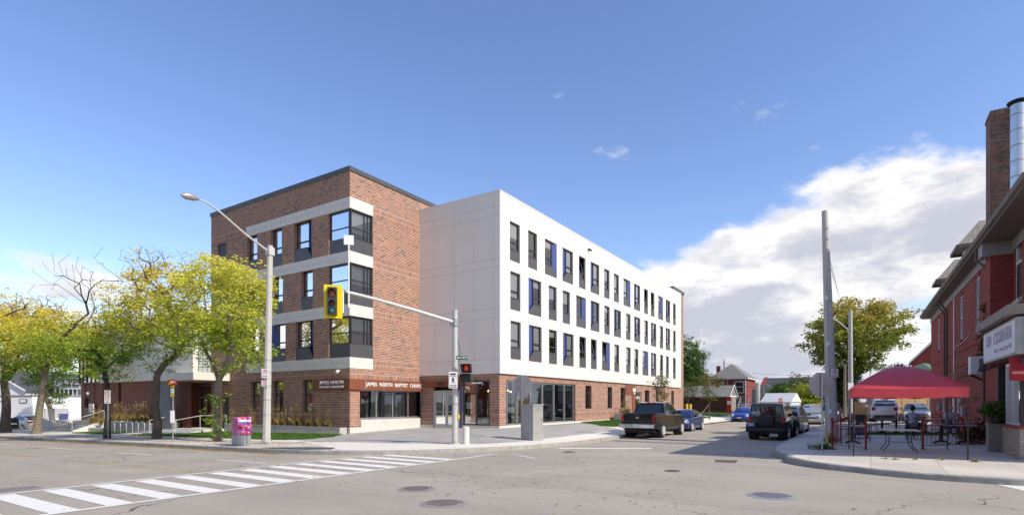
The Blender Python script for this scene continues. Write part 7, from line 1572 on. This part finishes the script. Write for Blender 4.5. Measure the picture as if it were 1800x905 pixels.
def seated(x, y, z, rot, label, shirt, hair, bald=False, lean=.06, sc_=1.0, arms=None, trouser=m_jean):
    t = root('person', (x,y,z), label, 'person', rot=rot); t.scale = (sc_,)*3     # faces +x, seat .45
    L = lean; V = [(-.02,0,.56,.15,.17),(-.04,0,.72,.135,.165),(-.03+L*.6,0,.90,.14,.19),(-.02+L,0,1.04,.11,.17),(L,0,1.13,.055),(L+.02,0,1.20,.052)]
    Ed = [(0,1),(1,2),(2,3),(3,4),(4,5)]
    for s in (-1,1):
        i = len(V); V += [(.08,s*.10,.53,.10),(.44,s*.13,.53,.075),(.46,s*.13,.30,.055),(.42,s*.13,.09,.045),(.55,s*.14,.045,.035)]; Ed += [(0,i),(i,i+1),(i+1,i+2),(i+2,i+3),(i+3,i+4)]
        i = len(V); V += [(L-.01,s*.19,1.05,.065),(L+.03,s*.25,.84,.05),(L+.26,s*.20,.78,.036),(L+.34,s*.18,.785,.028)]; Ed += [(3,i),(i,i+1),(i+1,i+2),(i+2,i+3)]
    body = skin_mesh('body', V, Ed, m_skin, t)
    S = [(-.02,0,.55,.165,.185),(-.04,0,.72,.155,.185),(-.03+L*.6,0,.90,.158,.205),(-.02+L,0,1.05,.125,.18),(L,0,1.12,.07)]; Es = [(0,1),(1,2),(2,3),(3,4)]
    for s in (-1,1): i = len(S); S += [(L-.01,s*.19,1.055,.082),(L+.03,s*.255,.85,.072),(L+.15,s*.23,.80,.066)]; Es += [(3,i),(i,i+1),(i+1,i+2)]
    skin_mesh('shirt', S, Es, shirt, t)
    T = [(-.02,0,.55,.17,.18)]; Et = []
    for s in (-1,1): i = len(T); T += [(.08,s*.10,.535,.115),(.44,s*.13,.535,.09),(.46,s*.13,.30,.07),(.43,s*.13,.13,.065)]; Et += [(0,i),(i,i+1),(i+1,i+2),(i+2,i+3)]
    skin_mesh('trousers', T, Et, trouser, t)
    q = MB()
    for s in (-1,1): obj('shoe', MB().boxm((.51,s*.14,.045),(.27,.095,.09)), m_shoe, t, bevel=.03, smooth=60)
    hc = (L+.04,0,1.32); hd_ = MB().lathe(hc, [(0,-.125),(.045,-.11),(.068,-.07),(.082,0),(.080,.05),(.055,.10),(0,.125)], 18); o = obj('head', hd_, m_skin, t, smooth=80)
    o2 = MB().lathe((L+.125,0,1.315), [(0,-.02),(.014,-.005),(.006,.02),(0,.03)], 8); obj('nose', o2, m_skin, o, smooth=80); obj('mouth', MB().boxm((L+.112,0,1.255),(.012,.045,.008)), M_('lips',(.3,.1,.08),.5), o)
    for s in (-1,1): obj('eye', MB().lathe((L+.108,s*.03,1.335), [(0,-.009),(.009,0),(0,.009)], 8), m_hair, o, smooth=80); obj('ear', MB().boxm((L+.03,s*.082,1.315),(.035,.015,.055)), m_skin, o, bevel=.006)
    if not bald: obj('hair', MB().lathe((L+.022,0,1.345), [(.07,-.09),(.088,-.04),(.093,.02),(.085,.07),(.05,.115),(0,.128)], 18), hair, t, smooth=80)
    else: obj('hair', MB().lathe((L+.015,0,1.30), [(.06,-.05),(.084,-.03),(.086,.02),(.08,.03)], 18), hair, t, smooth=80)
    # hands: palm, four bent fingers, thumb
    for s in (-1,1):
        px3, py3, pz3 = L+.36, s*.175, .785; V = [(px3,py3,pz3,.026,.018),(px3+.05,py3,pz3,.034,.016)]; Eh = [(0,1)]
        for k_ in range(4): i = len(V); oy = (k_-1.5)*.018; ln = (.07,.08,.076,.06)[k_]; V += [(px3+.075,py3+oy,pz3,.0085),(px3+.075+ln*.55,py3+oy,pz3-.004,.008),(px3+.075+ln,py3+oy,pz3-.022,.007)]; Eh += [(1,i),(i,i+1),(i+1,i+2)]
        i = len(V); V += [(px3+.03,py3-s*.03,pz3,.010),(px3+.06,py3-s*.05,pz3-.006,.008)]; Eh += [(0,i),(i,i+1)]
        skin_mesh('hand', V, Eh, m_skin, t, 1)
    return t
x, y, z = H(1606,772); seated(x, y, z, A0-.35, 'seated person with short dark hair and grey patterned shirt, back to the street', m_shirt, m_hair, lean=.10, sc_=1.03)
x, y, z = H(1668,766); seated(x, y, z, A0+2.9, 'seated bald person in a pale grey shirt behind the railing', m_shirt2, M_('grey_hair',(.3,.28,.26),.8), bald=True, lean=.14, sc_=1.0)
# grass strip edge, wooden fence, yard behind the patio
m_fence = M_('cedar_boards', (.50,.30,.14), .75, var=.2, scale=5)
def board_fence(A, B, h, label, z=0.):
    A, B = Vector(A), Vector(B); t = root('wooden_fence', (A.x,A.y,z), label, 'fence'); D = B-A; D.z = 0; L = D.length; d_ = D.normalized(); n = int(L/.14); M3 = d_.to_track_quat('X','Z').to_matrix(); rs = random.Random(int(L*10)); q = MB()
    for k_ in range(n): q.boxm(d_*(k_+.5)*L/n+Vector((0,0,h/2+rs.uniform(-.01,.01))), (L/n-.008,.02+rs.uniform(0,.006),h), M3)
    obj('boards', q, m_fence, t); q = MB(); q.bar(Vector((0,0,h)), D+Vector((0,0,h)), .1,.04); [q.boxm(d_*L*k_/4+Vector((0,0,h/2+.03)), (.1,.1,h+.08), M3) for k_ in range(5)]; obj('posts', q, m_fence, t)
x0, y0 = at(1541,54.); x1, y1 = at(1632,54.); board_fence((x0,y0,0),(x1,y1,0),2.2,'tall cedar board fence behind the white hatchback and the seated people', gs(x0,y0)); x0, y0 = at(1503,57); x1, y1 = at(1541,56); board_fence((x0,y0,0),(x1,y1,0),1.75,'lower cedar fence section left of the white hatchback', gs(x0,y0))
# ------------------------------------------------------------------ houses beyond
def house(name, label, px, d, w, dp, ez, rz_, rot, wallm, roofm, hip=True, gz_=.2, wins=(), cat='house', trim=m_signw, over=.35):
    x, y = at(px, d); t = root(name, (x,y,gz_), label, cat, rot=rot)          # front faces local -x, width along y
    w2 = w/2; q = MB(); q.box(0,dp,-w2,w2,-.5,ez)
    if not hip: q.add([(0,-w2,ez),(0,w2,ez),(0,0,rz_-.05),(dp,-w2,ez),(dp,w2,ez),(dp,0,rz_-.05)], [(0,1,2),(3,5,4)])
    obj('wall', q, wallm, t, recalc=False)
    q = MB(); o = over
    if hip == 'side': q.add([(-o,-w2-o,ez-.1),(dp+o,-w2-o,ez-.1),(dp+o,w2+o,ez-.1),(-o,w2+o,ez-.1),(dp/2,-w2-o,rz_),(dp/2,w2+o,rz_)], [(0,3,5,4),(1,4,5,2),(0,4,1),(3,2,5)])
    elif hip: q.add([(-o,-w2-o,ez),(dp+o,-w2-o,ez),(dp+o,w2+o,ez),(-o,w2+o,ez),(w2*.9,0,rz_),(max(w2,dp-w2*.9),0,rz_)], [(0,4,3),(0,1,5,4),(1,2,5),(2,3,4,5),(0,3,2,1)])
    else: q.add([(-o,-w2-o,ez-.12),(-o,0,rz_),(-o,w2+o,ez-.12),(dp+o,-w2-o,ez-.12),(dp+o,0,rz_),(dp+o,w2+o,ez-.12)], [(0,1,4,3),(1,2,5,4)])
    obj('roof', q, roofm, t, recalc=False)
    if not hip: q = MB(); q.bar((-o-.01,-w2-o,ez-.1),(-o-.01,0,rz_+.02),.06,.22); q.bar((-o-.01,w2+o,ez-.1),(-o-.01,0,rz_+.02),.06,.22); obj('barge_boards', q, trim, t)
    else: q = MB().box(-o-.03,dp+o,-w2-o-.03,w2+o+.03,ez-.2,ez-.02); obj('eaves', q, trim, t)
    for (yc, zc, ww, hh) in wins: f = obj('window', MB().box(-.06,-.001,yc-ww/2-.12,yc+ww/2+.12,zc-hh/2-.12,zc+hh/2+.12), trim, t); obj('pane', MB().box(-.075,-.061,yc-ww/2,yc+ww/2,zc-hh/2,zc+hh/2), m_cglass, f); obj('sash_bar', MB().box(-.09,-.076,yc-ww/2,yc+ww/2,zc-.03,zc+.03), trim, f)
    return t
m_hroof = M_('house_shingles', (.21,.20,.175), .9, var=.2, scale=5, bmp=.2); m_droof = M_('dark_roof', (.075,.078,.085), .8, var=.15, scale=3); m_siding = M_('grey_siding', (.33,.32,.30), .8); m_brown = M_('brown_shed_boards', (.12,.045,.028), .85, var=.3, scale=4); m_stonew = M_('rubble_stone', (.30,.25,.20), .95, var=.45, scale=3.5, bmp=.5)
# red house: front seen flat, right flank in sun
hs_ = house('brick_house', 'two-storey bright red brick house with a grey hip roof at the street end', 1280, 92, 5.6, 8.5, 5.75, 8.25, 0, m_housebrick, m_hroof, True, .3, wins=[(1.55,4.2,1.2,1.7),(-1.75,4.2,1.2,1.7),(-1.5,1.4,1.1,1.7)])
obj('chimney', MB().box(4.5,5.1,2.3,2.9,5.5,8.1), m_oldbrick, hs_); obj('flue_pipe', MB().tube([(2.6,1.2,6.8),(2.6,1.2,9.0)], .13, 8), m_galv, hs_); obj('white_downpipe', MB().tube([(-.08,-2.7,.3),(-.08,-2.7,5.7)], .07, 6), m_signw, hs_); obj('ladder', MB().bar((-.08,.1,3.3),(-.08,.1,5.6),.1).bar((-.08,.7,3.3),(-.08,.7,5.6),.1).bar((-.08,.1,3.8),(-.08,.7,3.8),.08).bar((-.08,.1,4.4),(-.08,.7,4.4),.08).bar((-.08,.1,5.),(-.08,.7,5.),.08), m_cream, hs_)
house('grey_house', 'grey-sided gabled house partly behind the red brick house', 1228, 100, 5.5, 9, 5.6, 7.8, R(35), m_siding, m_droof, False, .3, wins=[(0,4.6,1.4,1.6)])
sh = house('brown_shed', 'long low brown shed with a grey gable roof before the red house', 1235, 78, 6.6, 4.6, 2.5, 3.95, 0, m_brown, m_hroof, 'side', .45)
obj('stone_gable', MB().extr([(-.02,-3.32,-.4),(4.62,-3.32,-.4),(4.62,-3.32,2.4),(2.3,-3.32,3.75),(-.02,-3.32,2.4)], (0,-.25,0)), m_stonew, sh); obj('barge_boards', MB().bar((-.5,-3.78,2.35),(2.3,-3.78,4.0),.06,.12).bar((5.1,-3.78,2.35),(2.3,-3.78,4.0),.06,.12), m_signw, sh)
x, y = at(1281.5,75.5); t = root('banner', (x,y,.3), 'tall red vertical banner beside the stone gable of the brown shed', 'banner', rot=0); obj('cloth', MB().boxm((0,0,1.25),(.05,.62,2.3)), m_red, t); obj('white_panel', MB().boxm((-.035,0,1.65),(.02,.5,.45)), m_signw, t)
q = MB(); rs = random.Random(2)
t = root('porch_stairs', (*at(1305,86),.3), 'pale wooden porch stairs with railings in front of the red brick house', 'stairs', rot=0); 
for k_ in range(8): obj('step', MB().box(.3*k_,.3*k_+.3,-.7,.7,.2*k_,.2*k_+.08), m_signw, t)
q = MB(); [q.bar((.3*k_,s_,.2*k_),(.3*k_,s_,.2*k_+1.0),.06) for k_ in range(9) for s_ in (-.7,.7)]; [q.bar((0,s_,1.0),(2.4,s_,2.6),.08) for s_ in (-.7,.7)]; [q.bar((2.4,c,1.7),(2.4,c,2.7),.06) for c in [-2.8+.3*k_ for k_ in range(19)]]; q.bar((2.4,-2.8,2.7),(2.4,2.8,2.7),.09); q.bar((2.4,-2.8,1.7),(2.4,2.8,1.7),.09); q.bar((2.4,-2.6,0),(2.4,-2.6,4.2),.12); q.bar((2.4,2.6,0),(2.4,2.6,4.2),.12); q.bar((2.4,-2.8,4.2),(2.4,2.8,4.2),.15); obj('railing', q, m_siding, t)
# long hall with dark roof, brick parapet gable
x, y = at(1392,108); t = root('brick_hall', (x,y,.2), 'long low hall with dark slate roof and red brick end gable, beyond the trees', 'building', rot=R(-3)); obj('wall', MB().box(0,11,-9,5.6,-.5,3.6), m_oldbrick, t); q = MB(); q.add([(-.5,-9,3.5),(5.5,-9,6.9),(11.5,-9,3.5),(-.5,5.4,3.5),(5.5,5.4,6.9),(11.5,5.4,3.5)], [(0,1,4,3),(1,2,5,4)]); obj('roof', q, m_droof, t, recalc=False); obj('end_gable', MB().extr([(-.8,5.4,0),(-.8,5.4,4.4),(0,5.4,4.6),(5.5,5.4,7.1),(11.5,5.4,3.8),(11.5,5.4,0)], (0,.7,0)), m_oldbrick, t)
house('dark_house', 'dark-roofed small house between the red house and the hall', 1342, 104, 5, 7, 3.6, 5.4, 0, m_oldbrick, m_droof, True, .2)
x, y = at(1364,74); t = root('greenhouse', (x,y,.1), 'white translucent polytunnel greenhouse with a pitched roof beyond the parked cars', 'greenhouse', rot=R(-20)); m_poly = M_('polythene', (.62,.66,.62), .5)
w2 = 2.0; obj('walls', MB().box(0,2.6,-w2,w2,0,2.0), m_poly, t, bevel=.02); obj('roof', MB().add([(-.15,-w2-.1,1.95),(1.3,-w2-.1,3.15),(2.75,-w2-.1,1.95),(-.15,w2+.1,1.95),(1.3,w2+.1,3.15),(2.75,w2+.1,1.95)], [(0,1,4,3),(1,2,5,4),(0,2,1),(3,4,5)]), m_signw, t, recalc=False); q = MB(); [q.box(-.03,.0,c,c+.06,0,2.0) for c in [-w2+.02+k_*.66 for k_ in range(7)]]; obj('frame', q, m_signw, t)
x, y = at(1371.5,69); t = root('stop_sign', (x,y,.1), 'small red stop sign at the far end of the side street', 'sign', rot=0); obj('post', MB().boxm((0,.0,1.2),(.06,.06,2.4)), m_galv, t)
r1 = Vector(RV(1,0,0)); f1 = Vector(RV(0,-1,0)); pts = [f1*.04+r1*(.30*math.cos(R(22.5+45*k_)))+Vector((0,0,2.1+.30*math.sin(R(22.5+45*k_)))) for k_ in range(8)]; obj('plate', MB().extr([tuple(p) for p in pts], f1*.02), m_red, t); sign_text(t, 'STOP', .44, 2.1, .18, m_signw, off=.065)
x, y = at(1322,84); t = tag(obj('garden_wall', MB().boxm((0,0,1.6),(.8,1.6,4.6)), m_stonew), 'pale stone pier between the red house and the dark-roofed house', 'wall'); t.location = (*at(1332,88),.2)
# houses behind the tent and past the corner building
gh = house('green_house', 'low house with a green roof showing above the red tent', 1592, 66, 9, 9, 3.9, 6.6, R(-28), m_siding, M_('green_roof', (.10,.17,.11), .8), True, .2)
rh = house('far_brick_house', 'far red brick house with gabled dormers just left of the corner building', 1640, 76, 4.6, 12, 7.4, 10.2, R(-2), m_oldbrick, m_roof, False, .2, wins=[(0,5.6,1.1,1.8)])
# a row of old brick houses on the near side of the main street: outside the photo, mirrored in the glass
for i, (Y_, w_, h_) in enumerate(((-2,9,7.5),(8.5,10,8.2),(20,11,7.2),(32,10,8.6),(44,11,7.6),(57,12,8.0),(70,12,8.4),(83,11,7.5),(96,12,8.2),(110,13,8.6))):
    t = house('terrace_house', ('first','second','third','fourth','fifth','sixth','seventh','eighth','ninth','tenth')[i]+' brick house of the row across the main street, mirrored in the windows', 900, 10, w_, 9, h_, h_+2, math.pi, m_oldbrick if i%2 else m_chim, m_droof, True, 0, wins=[(-w_*.28,h_*.72,1.1,1.7),(0,h_*.72,1.1,1.7),(w_*.28,h_*.72,1.1,1.7),(-w_*.2,1.8,2.2,1.9),(w_*.25,1.8,1.6,1.9)])
    t.location = (-17, Y_, rz(0,Y_)+.1); t['group'] = 'brick houses across the main street'
# ------------------------------------------------------------------ far left: shop, white building, cars' surroundings
x, y = at(128,76); t = root('thrift_shop', (x,y,-1.0), 'low shop with a white sign band and white framed windows, behind the terrace', 'building', rot=R(20)); Zt = lambda py: EYE+(HZ-py)/F*76+1.0
obj('wall', MB().box(0,9,-4,3.3,0,Zt(662)), m_siding, t); obj('roof_edge', MB().box(-.3,9.2,-4.2,3.5,Zt(662),Zt(657)), M_('green_trim', (.12,.22,.16), .6), t)
obj('sign_band', MB().box(-.12,-.0,-4,3.1,Zt(682),Zt(663)), m_signw, t); obj('glazing', MB().box(-.05,-.001,-3.9,3.1,Zt(718),Zt(684)), m_cglass, t)
q = MB(); [q.box(-.12,-.051,c,c+.12,Zt(718),Zt(683)) for c in [-3.9+k_*.75 for k_ in range(10)]]; [q.box(-.14,-.121,-3.9,3.1,z_,z_+.14) for z_ in (Zt(718),Zt(708),Zt(696),Zt(684))]; obj('window_frames', q, m_signw, t)
def wtext(t, s, yl, yr, zc, h, mat):
    o = text_obj('lettering', s, .3, mat, t, Matrix.Identity(4), ext=.004, off=.012); co = np.empty(len(o.data.vertices)*3); o.data.vertices.foreach_get('co', co); co = co.reshape(-1,3); lo, hi = co.min(0), co.max(0)
    sx, sz = (yl-yr)/(hi[0]-lo[0]), h/(hi[1]-lo[1]); o.data.transform(frameM((-.14,yl,zc), (0,-1,0), (0,0,1)) @ Matrix.Diagonal((sx,sz,1,1)) @ Matrix.Translation((-lo[0],-(lo[1]+hi[1])/2,0)))
wtext(t, 'New Horizons', 2.5, -1.6, Zt(668), .75, m_dkgr); wtext(t, 'Thrift Store', 1.7, -1.6, Zt(676.5), .62, m_dkgr)
x, y = at(18,66); t = root('white_building', (x,y,-.9), 'low white painted building with a framed notice at the far left', 'building', rot=R(25)); Zw = lambda py: EYE+(HZ-py)/F*66+.9
obj('wall', MB().box(0,8,-3.0,9,-.5,Zw(696)), m_signw, t); obj('roof_edge', MB().box(-.1,8,-3.1,9,Zw(696),Zw(694)), m_zinc, t); f = obj('notice_frame', MB().box(-.06,-.001,-2.3,-1.3,Zw(708),Zw(701)), m_black, t); obj('notice_panel', MB().box(-.08,-.061,-2.2,-1.4,Zw(707),Zw(702)), m_signw, f); obj('vent', MB().box(-.05,-.001,.6,1.3,Zw(706),Zw(703.5)), m_zinc, t)
x, y = at(-30,74); house('white_house', 'pale house behind the trees at the left edge', -12, 74, 9, 9, 4.6, 7.2, R(30), m_signw, m_droof, False, -1.0)
t = root('sandwich_board', (*at(22,49.5),rz(0,50)+.15), 'black and yellow slanting sign board leaning in front of the silver car', 'sign', rot=R(60)); obj('board', MB().boxm((0,0,.5),(.05,.8,1.0), Euler((0,R(-18),0)).to_matrix()), m_black, t); obj('lettering_band', MB().boxm((-.055,0,.70),(.02,.62,.14), Euler((0,R(-18),0)).to_matrix()), m_yel, t); obj('lettering_band', MB().boxm((-.0,0,.45),(.10,.62,.12), Euler((0,R(-18),0)).to_matrix()), m_signw, t); obj('leg', MB().bar((.15,-.35,.9),(.4,-.35,0),.04).bar((.15,.35,.9),(.4,.35,0),.04), m_black, t)
for i, (p, d, w, h) in enumerate(((38,55,1.3,.9),(56,54,1.7,1.05))): x, y = at(p, d); t = tag(obj('brick_pier', MB().boxm((0,0,h/2),(.5,w,h)).boxm((0,0,h+.03),(.6,w+.1,.06)), m_chim), ('narrow low brown brick wall piece behind the leaning sign board','wider low brown brick wall piece left of the terrace')[i], 'wall'); t.location = (x,y,gz(x,y)-.05); t.rotation_euler = (0,0,R(5))
x, y = at(112,58); t = root('recycling_bin', (x,y,gz(x,y)+.3), 'blue wheeled bin behind the terrace railing', 'bin'); obj('body', MB().extr([(-.3,-.3,.1),(.3,-.3,.1),(.35,-.3,1.0),(-.35,-.3,1.0)], (0,.6,0)), M_('bin_blue', (.02,.06,.35), .5), t, bevel=.02); obj('lid', MB().box(-.37,.37,-.33,.33,1.0,1.07), bpy.data.materials['bin_blue'], t, bevel=.02)
